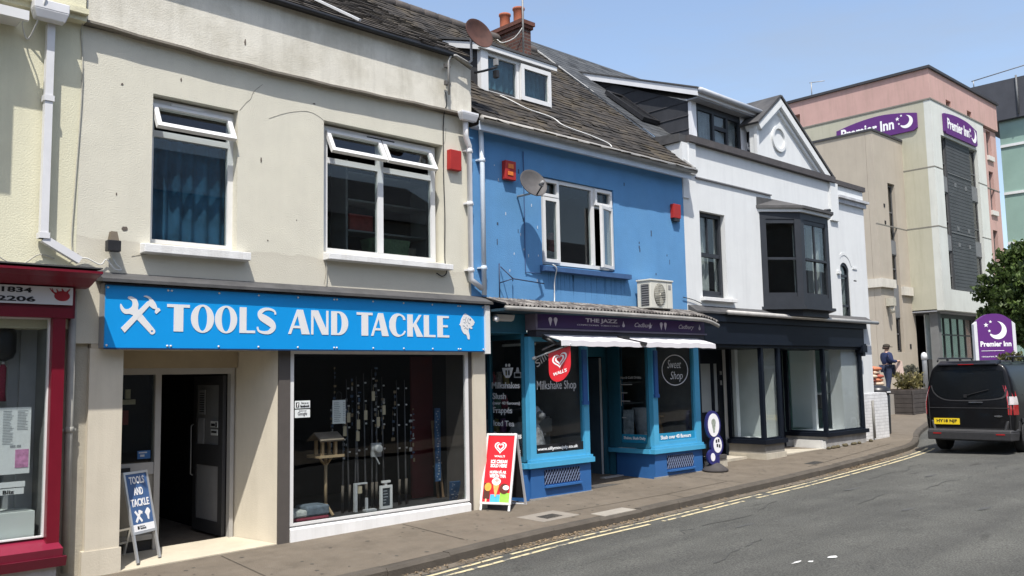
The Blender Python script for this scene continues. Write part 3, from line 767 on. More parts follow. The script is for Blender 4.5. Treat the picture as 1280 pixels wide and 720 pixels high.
# upper windows
def window_one():
    W = MB(); W.use(upvc); frame_bars(W, 3.90, 4.94, 1.59, 3.30, 10.12, 10.19, .065); W.box(3.965, 4.875, 10.12, 10.19, 2.86, 2.93)
    wf = W.build('window', upvc, B)
    pane(wf, 3.965, 4.875, 1.655, 2.86, 10.15)
    curtain(3.92, 4.93, 1.60, 2.88, 10.30, .03, .17, 3).build('curtain', mat('teal_curtain', (.032, .105, .19), .9, .35, 4), wf)
    a = math.radians(30)
    S_ = MB(xf_frame((0, 10.115, 3.225), (1, 0, 0), (0, -math.sin(a), -math.cos(a)), (0, -math.cos(a), math.sin(a))))
    for (x0, x1, z0, z1) in ((3.93, 3.985, 0, .345), (4.835, 4.89, 0, .345), (3.985, 4.835, 0, .05), (3.985, 4.835, .29, .345)): S_.box(x0, x1, z0, z1, -.025, .03)
    S_.build('fanlight', upvc, wf)
    G_ = MB(S_.M); G_.box(3.985, 4.835, .05, .29, -.003, .003); G_.build('fanlight_pane', g_win, wf)
    v = MB(); v.box(4.15, 4.55, 10.095, 10.12, 3.245, 3.275); v.build('vent_strip', upvc, wf)
window_one()
def window_two():
    W = MB(); frame_bars(W, 6.20, 8.10, 1.68, 3.40, 10.12, 10.19, .075); W.box(7.085, 7.175, 10.118, 10.19, 1.755, 3.325)
    W.box(6.275, 7.085, 10.12, 10.19, 2.90, 2.975); W.box(7.175, 8.025, 10.12, 10.19, 2.90, 2.975)
    wf = W.build('window', upvc, B)
    pane(wf, 6.275, 7.085, 1.755, 2.90, 10.15); pane(wf, 7.175, 8.025, 1.755, 2.90, 10.15)
    a = math.radians(29)
    for (xa, xb) in ((6.235, 7.115), (7.135, 8.0)):
        M_ = xf_frame((0, 10.115, 3.33), (1, 0, 0), (0, -math.sin(a), -math.cos(a)), (0, -math.cos(a), math.sin(a)))
        S_ = MB(M_)
        for (x0, x1, z0, z1) in ((xa, xa + .055, 0, .36), (xb - .055, xb, 0, .36), (xa + .055, xb - .055, 0, .05), (xa + .055, xb - .055, .305, .36)): S_.box(x0, x1, z0, z1, -.025, .03)
        S_.build('fanlight', upvc, wf)
        MB(M_).box(xa + .055, xb - .055, .05, .305, -.003, .003).build('fanlight_pane', g_win, wf)
    v = MB(); v.box(6.9, 7.35, 10.09, 10.12, 3.335, 3.365); v.build('vent_strip', black_pl, wf)
window_two()
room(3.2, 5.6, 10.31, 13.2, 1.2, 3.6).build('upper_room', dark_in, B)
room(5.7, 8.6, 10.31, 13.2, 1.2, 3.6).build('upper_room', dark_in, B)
sv_ = thing('storage_shelves', 'shelves of stored boxes inside the right upper window of the cream house', 'shelves', (7.6, 10.9, 1.2))
mb = MB()
for z in (1.72, 2.15, 2.6, 3.0): mb.box(7.0, 8.5, 10.8, 11.2, z, z + .025)
for x in (7.0, 8.46): mb.box(x, x + .035, 10.8, 11.2, 1.2, 3.2)
mb.build('frame', mat('dull_shelf_metal', (.20, .21, .21), .6, .1, 6), sv_)
bk_ = MB(); bk_.hexa([(7.25, 10.42, 1.72), (7.80, 10.42, 1.72), (7.80, 10.7, 1.72), (7.25, 10.7, 1.72), (7.20, 10.40, 2.02), (7.85, 10.40, 2.02), (7.85, 10.74, 2.02), (7.20, 10.74, 2.02)])
tag(bk_.build('green_crate', mat('dull_green_plastic', (.045, .085, .045), .6, .45, 26)), 'dull green crate behind the right pane of the cream house window', 'crate')
bk_ = MB(); bk_.box(7.1, 7.5, 10.85, 11.1, 2.175, 2.42); tag(bk_.build('red_carton', mat('dull_red_card2', (.22, .04, .035), .8, .3, 12)), 'dark red carton on the shelf behind the cream house window', 'carton')
bk_ = MB(); bk_.box(7.9, 8.3, 10.85, 11.1, 1.745, 2.0); tag(bk_.build('pale_carton', mat('pale_card2', (.25, .22, .18), .8, .3, 12)), 'pale carton on the lowest shelf behind the cream house window', 'carton')
for (x0, x1, z0, z1, hh) in ((3.79, 5.06, 1.455, 1.588, .13), (6.14, 8.22, 1.56, 1.678, .12)):
    s = MB(); s.hexa([(x0, 9.86, z0 + .01), (x1, 9.86, z0 + .01), (x1, 10.12, z0), (x0, 10.12, z0), (x0, 9.86, z1 - .03), (x1, 9.86, z1 - .03), (x1, 10.12, z1), (x0, 10.12, z1)])
    s.build('window_sill', sill_w, B, bevel=.006)
mk = MB(); rnd = random.Random(77)
for (x, z, w_, h_) in ((4.22, 3.55, .02, .05), (5.25, 2.75, .03, .07), (3.52, 2.1, .02, .03), (4.98, 4.17, .03, .10), (3.55, 3.35, .03, .03), (5.35, 1.75, .02, .02), (3.62, 1.72, .08, .05), (5.75, 2.05, .015, .02), (6.0, 3.62, .05, .02)):
    mk.plate(wall_frame(9.9975 if z < 3.9 else 9.9175), [(x + w_ * rnd.uniform(.3, .6) * math.cos(q * 1.05), z + h_ * rnd.uniform(.35, .6) * math.sin(q * 1.05)) for q in range(6)], [], .003)
mk.build('plaster_chips', mat('dark_chip', (.12, .10, .085), .95, .3, 12), B)
ck_ = MB()
for pts in ([(4.96, 3.33), (5.04, 3.44), (5.10, 3.50), (5.14, 3.60), (5.26, 3.72)], [(5.35, 3.30), (5.6, 3.42), (5.9, 3.50), (6.1, 3.45), (6.15, 3.40)], [(8.16, 3.44), (8.2, 3.5), (8.22, 3.7)], [(6.16, 1.56), (6.18, 1.40), (6.15, 1.25)], [(3.95, 1.48), (3.7, 1.42)]):
    ck_.plate(wall_frame(9.998), stroke(smooth(pts, 3), .006), [], .002)
ck_.build('plaster_cracks', mat('crack_line', (.30, .28, .235), .95, .2, 12), B)
# ground floor: pilasters, recessed entrance, shop window
lf = MB(); lf.hexa([(3.32, 9.76, 1.10), (8.90, 9.76, 1.09), (8.90, 9.998, 1.13), (3.32, 9.998, 1.13), (3.32, 9.76, 1.135), (8.90, 9.76, 1.125), (8.90, 9.998, 1.225), (3.32, 9.998, 1.225)])
lf.build('lead_flashing', lead, B)
bx = MB(); bx.box(3.372, 8.85, 9.855, 10.12, .40, 1.095); bx.build('sign_box', mat('grey_sign_box', (.24, .245, .25), .6, .1, 4), B)
p = MB(); p.box(3.29, 3.64, 10.0, 10.72, -2.1, .398); p.box(3.26, 3.66, 9.99, 10.72, -2.1, -1.72)
p.build('pilaster', cream_shop, B)
p = MB(); p.hexa([(5.50, 10.0, -2.1), (5.52, 10.0, -2.1), (5.40, 10.78, -2.1), (5.28, 10.78, -2.1), (5.50, 10.0, .398), (5.52, 10.0, .398), (5.40, 10.78, .398), (5.28, 10.78, .398)]); p.build('entrance_side_wall', cream_shop, B)
p = MB(); p.box(3.64, 5.30, 10.66, 10.78, .195, .398); p.build('entrance_header', mat('beige_header', (.36, .30, .21), .8, .08, 3), B)
p = MB(); p.box(3.3, 8.86, 10.0, 10.9, .40, .448); p.build('shop_ceiling', mat('beige_soffit', (.45, .40, .31), .8, .06, 3), B)
p = MB(); p.hexa([(3.645, 9.985, -2.05), (5.50, 9.985, -2.02), (5.28, 10.76, -2.02), (3.645, 10.76, -2.05), (3.645, 9.985, pav(3.64, 9.98) + .012), (5.50, 9.985, pav(5.5, 9.98) + .012), (5.28, 10.76, -1.905), (3.645, 10.76, -1.93)])
p.build('entrance_step', mat('buff_step', (.50, .45, .35), .85, .08, 3, .3, 50, blotch=.3, bcol=(.40, .36, .28)), B)
df_m = mat('grey_white_frame_paint', (.38, .37, .35), .6, .08, 4)
W = MB(); W.box(4.275, 4.345, 10.69, 10.78, -1.93, .12); W.box(5.225, 5.275, 10.69, 10.78, -1.92, .12); W.box(3.64, 5.275, 10.69, 10.78, .12, .194); W.box(3.645, 4.275, 10.70, 10.77, -1.05, -.91); W.box(3.645, 4.275, 10.70, 10.77, -1.80, -1.74); W.box(3.645, 3.70, 10.70, 10.77, -.91, .12)
wf = W.build('entrance_frame', df_m, B)
pane(wf, 3.70, 4.275, -.91, .12, 10.73)
MB().box(3.645, 4.275, 10.72, 10.75, -1.74, -1.05).build('lower_panel', mat('dull_beige_panel', (.30, .28, .24), .7, .1, 3), wf)
MB().box(3.645, 4.275, 10.72, 10.75, -1.93, -1.80).build('kick_panel', dim_in, wf)
MB().box(3.72, 4.0, 10.692, 10.702, -1.01, -.955).build('letter_box', black_pl, wf)
# the door, swung fully inwards
dm = mat('dark_grey_door_paint', (.050, .050, .052), .5, .1, 4)
d = MB()
for (y0, y1, z0, z1) in ((10.80, 10.92, -1.9, .10), (11.56, 11.66, -1.9, .10), (10.92, 11.56, -.02, .10), (10.92, 11.56, -1.05, -.78), (10.92, 11.56, -1.9, -1.74)): d.box(5.175, 5.22, y0, y1, z0, z1)
dr = d.build('door', dm, B)
MB().box(5.19, 5.205, 10.92, 11.56, -.78, -.02).build('upper_panel', mat('frosted_grey', (.22, .225, .23), .4, .1, 3), dr)
MB().box(5.19, 5.205, 10.92, 11.56, -1.74, -1.05).build('lower_panel', mat('pale_grey_panel', (.30, .30, .30), .6, .08, 3), dr)
hd = MB(); hd.tube([(5.15, 11.60, -1.2), (5.12, 11.60, -1.18), (5.12, 11.60, -.55), (5.15, 11.60, -.53)], .010); hd.build('handle', grey_mt, dr)
n_ = MB(); n_.box(5.168, 5.174, 10.93, 11.13, -.56, -.48); n_.box(5.168, 5.174, 10.93, 11.12, -.66, -.585)
o = n_.build('door_sticker', nt_); tag(o, 'two small white stickers on the open shop door', 'sticker')
t = MB(); t.box(5.165, 5.1675, 10.945, 10.985, -.555, -.495); t.box(5.165, 5.1675, 11.0, 11.11, -.545, -.51); t.box(5.165, 5.1675, 10.95, 11.10, -.63, -.605); t.build('print', black_i, o)
n_ = MB(); n_.box(5.168, 5.174, 11.30, 11.48, -.40, -.08); n_.box(5.168, 5.174, 11.32, 11.50, -.78, -.45); o = n_.build('door_notice', mat('grey_paper', (.33, .34, .36), .7, .1, 9)); tag(o, 'pair of greyish notices stuck to the open shop door', 'notice')
t = MB()
for k in range(9): t.box(5.165, 5.1675, 11.32, 11.46, -.13 - k * .03, -.118 - k * .03)
t.build('print', black_i, o)
p = MB(); p.box(5.502, 5.66, 9.975, 10.5, -2.1, .398); p.build('dark_pilaster', mat('brown_grey_paint', (.085, .075, .068), .6, .1, 4), B)
p = MB(); p.box(8.575, 8.645, 9.985, 10.5, -2.1, .398); p.build('dark_pilaster', MATS['brown_grey_paint'], B)
p = MB(); p.box(8.645, 8.89, 9.96, 10.7, -2.1, .398); p.build('end_pier', cream_shop, B)
W = MB(); frame_bars(W, 5.665, 8.575, -1.76, .40, 9.985, 10.04, .05, .03); wf = W.build('shop_window', upvc, B)
pane(wf, 5.715, 8.525, -1.73, .35, 10.01, g_shop)
W = MB(); W.hexa([(5.665, 9.955, -2.1), (8.575, 9.955, -2.1), (8.575, 10.04, -2.1), (5.665, 10.04, -2.1), (5.665, 9.955, -1.80), (8.575, 9.955, -1.80), (8.575, 10.04, -1.762), (5.665, 10.04, -1.762)]); W.build('window_plinth', mat('white_plinth_paint', (.78, .78, .77), .6, .04, 3, streak=.3, scol=(.5, .49, .46)), B)
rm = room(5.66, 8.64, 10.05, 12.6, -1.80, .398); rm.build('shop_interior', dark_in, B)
p = MB(); p.box(5.67, 8.63, 10.06, 10.9, -1.79, -1.762); p.build('display_shelf', mat('dark_felt', (.022, .022, .024), .95, .2, 9), B)
p = MB(); p.box(8.20, 8.60, 10.86, 10.90, -1.76, .35); p.build('display_back', mat('maroon_board', (.085, .012, .014), .7, .15, 3), B)
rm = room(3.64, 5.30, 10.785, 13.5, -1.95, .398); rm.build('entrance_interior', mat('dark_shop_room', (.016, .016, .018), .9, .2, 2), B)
mb = MB(); mb.box(8.655, 8.67, 10.001, 14, -2.1, 4.6); mb.build('party_wall', cream, B)
# ---------------------------------------------------------------- the blue shop sign
sgn = thing('shop_sign', 'long bright blue sign reading TOOLS AND TACKLE with white wrench, hammer and fish', 'shop sign', (6, 9.84, .40))
sb = mat('bright_blue_sign', (.004, .285, .70), .35, .03, 2, spec=.5)
MB().box(3.378, 8.77, 9.835, 9.854, .402, 1.07).build('panel', sb, sgn)
mb = MB(); mb.box(8.772, 8.86, 9.80, 9.854, .36, 1.08); mb.build('end_trim', upvc, sgn)
mb = MB(); mb.box(3.378, 8.77, 9.825, 9.86, .385, .401); mb.box(3.378, 8.77, 9.825, 9.86, 1.0702, 1.082); mb.build('edge_trim', mat('dark_blue_trim', (.01, .04, .11), .5, .1, 4), sgn)
Ms = wall_frame(9.834)
def glyph(mb, ch, x, w, z0, h):
    """broad display capitals, heavy on one side"""
    def S_(o, *holes): mb.plate(xf_frame((x, 9.832, z0), (1, 0, 0), (0, 0, 1), (0, -1, 0)), [(a * w, b * h) for a, b in o], [[(a * w, b * h) for a, b in hh] for hh in holes], .004)
    if ch == 'T': S_([(.30, 0), (.72, 0), (.72, .89), (1, .89), (1, 1), (0, 1), (0, .89), (.30, .89)])
    elif ch == 'O': S_(ellipse(.5, .5, .5, .53, 36), ellipse(.5, .5, .20, .46, 30))
    elif ch == 'L': S_([(0, 0), (1, 0), (1, .10), (.44, .10), (.44, 1), (0, 1)])
    elif ch == 'E': S_([(0, 0), (1, 0), (1, .10), (.46, .10), (.46, .47), (.88, .47), (.88, .57), (.46, .57), (.46, .90), (.97, .90), (.97, 1), (0, 1)])
    elif ch == 'A': S_([(0, 0), (.13, 0), (.22, .24), (.56, .24), (.62, 0), (1, 0), (.68, 1), (.40, 1)], [(.26, .34), (.53, .34), (.43, .74)])
    elif ch == 'N': S_([(0, 0), (.13, 0), (.13, .78), (.62, 0), (1, 0), (1, 1), (.87, 1), (.87, .24), (.40, 1), (0, 1)])
    elif ch == 'D':
        S_([(0, 0), (.45, 0)] + ellipse(.45, .5, .55, .5, 20, -90, 90)[1:] + [(0, 1)], [(.34, .08), (.42, .08)] + ellipse(.42, .5, .20, .42, 14, -90, 90)[1:-1] + [(.42, .92), (.34, .92)])
    elif ch == 'K': S_([(0, 0), (.36, 0), (.36, .40), (.40, .46), (.62, 0), (1.05, 0), (.60, .60), (.95, 1), (.78, 1), (.36, .54), (.36, 1), (0, 1)])
    elif ch == 'C':
        c = smooth([(1, .24), (.9, .10), (.70, .015), (.48, -.02), (.2, .08), (.02, .32), (0, .5), (.02, .68), (.2, .92), (.48, 1.02), (.72, .985), (.9, .90), (.98, .74)], 4)
        inn = smooth([(.84, .74), (.78, .86), (.62, .93), (.47, .86), (.40, .68), (.38, .5), (.40, .32), (.47, .14), (.64, .07), (.82, .14), (.92, .26)], 4)
        S_(c + inn)
    elif ch == 'S':
        p = smooth([(.93, .76), (.88, .89), (.66, .965), (.40, .95), (.20, .82), (.24, .66), (.50, .53), (.76, .38), (.82, .22), (.64, .06), (.36, .035), (.13, .10), (.07, .25)], 5)
        n = len(p); wv = []
        for k in range(n):
            t = k / (n - 1); wv.append(.08 + .24 * math.exp(-((t - .52) / .22) ** 2))
        S_(stroke(p, wv))
L1 = [('T', 4.04, .26), ('O', 4.315, .275), ('O', 4.60, .275), ('L', 4.905, .20), ('S', 5.115, .275),
      ('A', 5.545, .30), ('N', 5.865, .25), ('D', 6.155, .255),
      ('T', 6.54, .25), ('A', 6.765, .285), ('C', 7.06, .275), ('K', 7.36, .26), ('L', 7.645, .205), ('E', 7.885, .215)]
lw_m = mat('cream_white_vinyl', (.70, .70, .70), .45, .02, 6)
mb = MB()
for ch, x, w_ in L1: glyph(mb, ch, x, w_, .588, .305)
mb.build('lettering', lw_m, sgn)
sh = MB()                                   # the thin dark outline round the letters
# wrench and hammer, crossed
ic = MB()
def icon(o, holes=(), y=9.832, t=.004, sx=.40, sz=.40, ox=3.535, oz=.555): ic.plate(xf_frame((ox, y, oz), (1, 0, 0), (0, 0, 1), (0, -1, 0)), [(a * sx, b * sz) for a, b in o], [[(a * sx, b * sz) for a, b in h] for h in holes], t)
icon(smooth([(.06, .72), (.0, .80), (-.01, .70), (.03, .60), (.12, .53), (.24, .53), (.33, .50)], 4) + [(.80, .02)] + ellipse(.86, .07, .085, .085, 10, 230, 410) + [(.50, .62)] + smooth([(.46, .68), (.47, .80), (.42, .93), (.30, 1.0), (.20, 1.0), (.19, .95), (.27, .91), (.31, .84), (.30, .74), (.22, .67), (.12, .66), (.06, .72)], 4)[:-1], [ellipse(.855, .075, .03, .03, 10)])
icon([(.02, .14), (.12, .02), (.60, .57), (.78, .78), (.70, .88), (.50, .66)], y=9.8315, t=.005)
icon(smooth([(.60, 1.03), (.68, 1.05), (.80, 1.0), (.93, .86), (.99, .72)], 4) + [(1.04, .72), (1.08, .66), (.96, .55), (.92, .60), (.94, .68), (.86, .70), (.78, .76), (.70, .88)] + smooth([(.77, .92), (.72, .98), (.60, 1.02)], 4)[:-1], y=9.8312, t=.0055)
ic.build('tools_emblem', lw_m, sgn)
fh = MB()
Mfish = xf_frame((8.29, 9.832, .575), (.31, 0, 0), (0, 0, .36), (0, -1, 0))
body = smooth([(.95, .66), (.88, .75), (.66, .90), (.46, .98), (.36, 1.02), (.24, .93), (.12, .78), (.06, .62), (.0, .56), (.08, .50), (.14, .34), (.28, .20), (.42, .16), (.50, .0), (.60, -.02), (.62, .10), (.58, .24), (.56, .36), (.64, .48), (.78, .52), (.88, .58), (.90, .63), (.95, .66)], 3)[:-1]
fh.plate(Mfish, body, [], .004); fh.plate(Mfish, smooth([(.62, .44), (.72, .40), (.80, .43), (.76, .48), (.68, .50), (.62, .44)], 3)[:-1], [], .005)
fh.build('fish_emblem', lw_m, sgn)
fd = MB(); Mf2 = xf_frame((8.29, 9.829, .575), (.31, 0, 0), (0, 0, .36), (0, -1, 0))
fd.plate(Mf2, ellipse(.66, .78, .04, .045, 12), [], .001)
for a in ([(.56, .84), (.50, .74), (.54, .64), (.66, .60)], [(.42, .88), (.36, .74), (.42, .64)], [(.26, .66), (.36, .62)], [(.20, .52), (.34, .50)], [(.40, .44), (.48, .36), (.52, .44)], [(.30, .40), (.40, .46)], [(.24, .76), (.32, .78)], [(.44, .56), (.50, .50)]): fd.plate(Mf2, stroke(a, .02), [], .001)
fd.build('fish_drawing', mat('dark_blue_ink', (.06, .12, .2), .5, 0), sgn)
rv = MB()
for zz in (.425, 1.045):
    for x in (3.40, 4.05, 4.09, 4.65, 5.15, 5.68, 6.20, 6.24, 6.80, 7.30, 7.80, 8.27, 8.31, 8.745): rv.lathe([(.013, 0), (.011, .008)], 10, (x, 9.8348, zz), (0, -1, 0))
rv.build('rivets', upvc, sgn)

# ---------------------------------------------------------------- things fixed to the fronts
def alarm(x0, x1, z0, z1, label, marks=False, lamp=False):
    a = thing('alarm_box', label, 'alarm box', ((x0 + x1) / 2, 9.95, z0), 'burglar alarm boxes')
    mb = MB(); mb.hexa([(x0, 9.92, z0), (x1, 9.92, z0), (x1, 9.999, z0), (x0, 9.999, z0), (x0 + .005, 9.91, z1), (x1 - .005, 9.91, z1), (x1 - .005, 9.999, z1), (x0 + .005, 9.999, z1)]); mb.build('cover', red_box, a, bevel=.008)
    if marks:
        t = MB(); t.box(x0 + .06, x1 - .06, 9.908, 9.9095, z0 + .18, z0 + .25); t.box(x0 + .05, x1 - .07, 9.9085, 9.9098, z0 + .07, z0 + .13); t.build('print', mat('orange_print', (.65, .18, .03), .5, .2, 30), a)
    if lamp: MB().box(x0 + .03, x1 - .03, 9.925, 9.998, z0 - .06, z0 - .001).build('lamp', black_pl, a)
alarm(8.225, 8.45, 3.07, 3.37, 'plain red alarm box high on the cream wall')
alarm(9.335, 9.57, 3.08, 3.38, 'red alarm box with orange print left of the grey dish', True)
alarm(13.68, 13.91, 2.95, 3.22, 'red alarm box with dark lower lamp at right of the blue wall', False, True)

def pipe(name, label, pts, r, collars, head=None, m=pipe_w, square=False):
    t = thing(name, label, 'downpipe', pts[-1])
    mb = MB()
    if square:
        for a, b in zip(pts, pts[1:]): mb.bar(a, b, 2 * r, 2 * r, (0, 1, 0))
    else: mb.tube(pts, r, 12)
    mb.build('pipe', m, t)
    for c in collars:
        k = MB()
        if square: k.box(c[0] - r - .012, c[0] + r + .012, c[1] - r - .012, c[1] + r + .02, c[2] - .03, c[2] + .03)
        else: k.lathe([(r + .002, -.03), (r + .007, -.027), (r + .007, .027), (r + .002, .03)], 14, c); k.box(c[0] - r - .03, c[0] + r + .03, c[1], 9.998, c[2] - .012, c[2] + .012)
        k.build('collar', m, t)
    if head:
        x0, x1, y0, z0, z1 = head; h = MB()
        h.hexa([(x0 + .03, y0 + .03, z0), (x1 - .03, y0 + .03, z0), (x1 - .03, 9.86, z0), (x0 + .03, 9.86, z0), (x0, y0, z0 + .09), (x1, y0, z0 + .09), (x1, 9.87, z0 + .09), (x0, 9.87, z0 + .09)])
        h.box(x0, x1, y0, 9.87, z0 + .09, z1); h.build('hopper', m, t, bevel=.008)
    return t
pipe('downpipe', 'white square downpipe with box hopper between the yellow and cream houses', [(2.77, 9.91, 3.80), (2.77, 9.91, 1.52), (3.13, 9.91, 1.32)], .038, [(2.77, 9.91, 3.0), (2.77, 9.91, 1.55)], (2.56, 2.90, 9.72, 3.80, 3.99), square=True)
pipe('downpipe', 'white downpipe with hopper and bend at the right edge of the cream house', [(8.50, 9.88, 3.86), (8.50, 9.88, 3.60), (8.61, 9.93, 3.48), (8.61, 9.93, 1.46), (8.82, 9.93, 1.34)], .042, [(8.61, 9.93, 3.40), (8.61, 9.93, 2.6), (8.61, 9.93, 1.6)], (8.34, 8.67, 9.76, 3.82, 3.95))
pipe('downpipe', 'straight pale blue white downpipe at the left edge of the blue house', [(8.84, 9.92, 3.86), (8.86, 9.92, 3.2), (8.86, 9.92, 1.24)], .038, [(8.86, 9.92, 3.3), (8.86, 9.92, 1.65)], None, mat('blue_white_pipe', (.60, .67, .74), .45, .06, 5, spec=.5, streak=.2, scol=(.45, .5, .55)))
pipe('waste_pipe', 'dull grey waste pipe beside the red shopfront', [(3.10, 9.99, 1.0), (3.10, 9.99, -1.9)], .04, [(3.10, 9.99, -.45)], None, mat('grubby_grey_pipe', (.36, .35, .31), .6, .15, 5, streak=.5, scol=(.2, .2, .17)))
fl = thing('floodlight', 'small black floodlight with a brown hood on the cream wall above the sign', 'floodlight', (3.46, 9.9, 1.44))
mb = MB(); mb.box(3.39, 3.53, 9.84, 9.93, 1.44, 1.56); mb.box(3.44, 3.48, 9.93, 9.998, 1.48, 1.54); mb.build('lamp_body', black_pl, fl, bevel=.006)
mb = MB(); mb.hexa([(3.42, 9.85, 1.562), (3.51, 9.85, 1.562), (3.51, 9.95, 1.562), (3.42, 9.95, 1.562), (3.435, 9.87, 1.66), (3.495, 9.87, 1.66), (3.495, 9.94, 1.66), (3.435, 9.94, 1.66)]); mb.build('sensor_hood', mat('brown_plastic', (.14, .115, .085), .6, .1, 8), fl)
def cable(label, pts, r, m, k=5, name='cable', cat='cable'):
    return tag(MB().tube(smooth(pts, k), r, 6).build(name, m), label, cat)
cable_b = mat('black_cable', (.03, .03, .03), .6, .1, 8); cable_w = mat('white_cable', (.62, .62, .60), .6, .1, 8); cable_c = mat('painted_cable', (.40, .385, .33), .8, .1, 8)
cable('dark cable sagging down the cream wall beside the alarm box', [(8.13, 9.885, 4.2), (8.14, 9.88, 4.02), (8.16, 9.98, 3.8), (8.155, 9.985, 3.0), (8.17, 9.985, 2.4), (8.16, 9.985, 1.75), (8.18, 9.97, 1.55), (8.10, 9.97, 1.48), (8.0, 9.98, 1.52)], .008, cable_b)
cable('thin painted cable running down the cream wall by the square downpipe', [(3.12, 9.87, 4.0), (3.10, 9.985, 3.85), (3.13, 9.985, 3.3), (3.09, 9.985, 2.2), (3.07, 9.985, 1.5), (3.14, 9.985, 1.4)], .007, cable_c)
cable('white cable loop on the wall under the floodlight', [(3.46, 9.97, 1.45), (3.52, 9.97, 1.33), (3.58, 9.96, 1.26), (3.50, 9.94, 1.26), (3.42, 9.96, 1.36), (3.36, 9.97, 1.30), (3.2, 9.97, 1.36), (3.05, 9.97, 1.30)], .007, cable_w)
cable('cable tangled over the red cornice and along the yellow wall', [(2.30, 9.98, 1.38), (2.45, 9.97, 1.27), (2.6, 9.97, 1.25), (2.75, 9.97, 1.36), (2.9, 9.97, 1.33)], .007, cable_c)
cable('thin pale cable under the right sill of the cream house', [(6.15, 9.97, 1.60), (6.18, 9.975, 1.45), (6.17, 9.98, 1.20)], .007, cable_c)
cable('cables crossing the upper corner of the yellow house at the hopper', [(2.2, 9.70, 3.76), (2.45, 9.72, 3.80), (2.50, 9.9, 3.72), (2.58, 9.97, 3.62), (2.64, 9.75, 3.88), (2.66, 9.70, 4.02)], .009, cable_w)

# dishes
def dish(label, c, r, az, el, m_, tilt=0, lnb=True, mount=None, group='satellite dishes'):
    t = thing('satellite_dish', label, 'satellite dish', c, group)
    f = Vector((math.sin(az) * math.cos(el), -math.cos(az) * math.cos(el), math.sin(el))); c = Vector(c)
    prof = [(r * k / 8, -.16 * r * (1 - (k / 8) ** 2) * 1.6) for k in range(9)]
    back = [(r * k / 8, -.16 * r * (1 - (k / 8) ** 2) * 1.6 - .012) for k in range(8, -1, -1)]
    mb = MB(); mb.lathe(prof + [(r * 1.015, .0), (r * 1.015, -.014)] + back, 36, c, f); mb.build('reflector', m_, t)
    side = f.cross(Vector((0, 0, 1))).normalized(); up = side.cross(f)
    if lnb:
        e = c + f * r * .95 - up * r * .55
        a = MB(); a.tube([c - up * r * .95 - f * .03, e - up * .03], .012, 8); a.build('arm', black_pl, t)
        a = MB(); a.tube([e, e - f * .09], .028, 10); a.tube([e - f * .04, e - f * .04 - up * .06], .015, 8); a.build('feed_horn', mat('grey_plastic', (.25, .25, .25), .5, .1, 8), t)
    if mount:
        mb = MB(); mb.tube(mount, .019, 8); mb.build('mount_pole', mat('galvanised_pole', (.36, .35, .33), .5, .2, 10, metal=.3), t)
    return t
dish('grey perforated satellite dish on the blue wall by its window', (9.62, 9.58, 3.0), .235, -.20, .38, mat('dusty_grey_dish', (.085, .080, .078), .6, .15, 10, streak=.3, scol=(.09, .08, .08)), mount=[(9.64, 9.64, 2.95), (9.66, 9.72, 2.85), (9.66, 9.99, 2.85)])
dish('rusty brown satellite dish on a bent pole above the roof gutter', (8.58, 9.62, 5.14), .245, -.05, .30, mat('rusty_dish', (.060, .026, .020), .75, .25, 8, blotch=.5, bcol=(.105, .045, .030)), lnb=False, mount=[(8.14, 9.82, 4.15), (8.14, 9.82, 4.66), (8.17, 9.80, 4.74), (8.26, 9.79, 4.76), (8.50, 9.78, 4.70), (8.55, 9.78, 4.75), (8.55, 9.78, 5.12)])
br = MB()
for z in (4.30, 4.56): br.box(8.10, 8.18, 9.82, 9.885, z, z + .03); br.box(8.07, 8.10, 9.80, 9.85, z - .01, z + .045)
tag(br.build('pole_bracket', mat('dark_steel', (.11, .105, .10), .6, .2, 9), None), 'pair of clamp brackets holding the bent dish pole to the cream parapet', 'bracket')
cm = thing('security_camera', 'small dark camera and lamp on a rail at the left of the roof dormer', 'camera', (8.75, 9.9, 4.65))
mb = MB(); mb.tube([(8.62, 9.80, 4.58), (8.75, 9.72, 4.62), (8.98, 9.68, 4.72)], .018, 8); mb.build('rail', black_pl, cm)
mb = MB(); mb.box(8.95, 8.995, 9.66, 9.73, 4.75, 4.85); mb.build('lamp', mat('grey_plastic', (.25, .25, .25), .5, .1, 8), cm); mb = MB(); mb.box(8.93, 8.99, 9.64, 9.72, 4.55, 4.66); mb.build('camera_body', black_pl, cm)

# ---------------------------------------------------------------- window display of the tool shop
wood = mat('pale_wood', (.40, .29, .17), .7, .12, 9)
bt = thing('bird_table', 'wooden bird table on a post inside the tool shop window', 'bird table', (6.46, 10.45, -1.76))
mb = MB(); mb.tube([(6.46, 10.45, -1.70), (6.46, 10.45, -1.02)], .022, 8); mb.build('post', wood, bt)
mb = MB()
for k in range(4):
    a = k * math.pi / 2 + .4; mb.bar((6.46, 10.45, -1.60), (6.46 + .12 * math.cos(a), 10.45 + .12 * math.sin(a), -1.755), .03, .02)
mb.build('feet', wood, bt)
mb = MB(); mb.box(6.27, 6.65, 10.30, 10.60, -1.0, -.98)
for q in ((6.27, 6.65, 10.29, 10.30), (6.27, 6.65, 10.60, 10.61)): mb.box(q[0], q[1], q[2], q[3], -1.0, -.965)
mb.bar((6.46, 10.45, -1.12), (6.36, 10.45, -1.0), .03, .02); mb.bar((6.46, 10.45, -1.12), (6.56, 10.45, -1.0), .03, .02); mb.build('tray', wood, bt)
mb = MB()
for x in (6.36, 6.56):
    for y in (10.37, 10.53): mb.box(x - .018, x + .018, y - .018, y + .018, -.98, -.78)
mb.build('uprights', wood, bt)
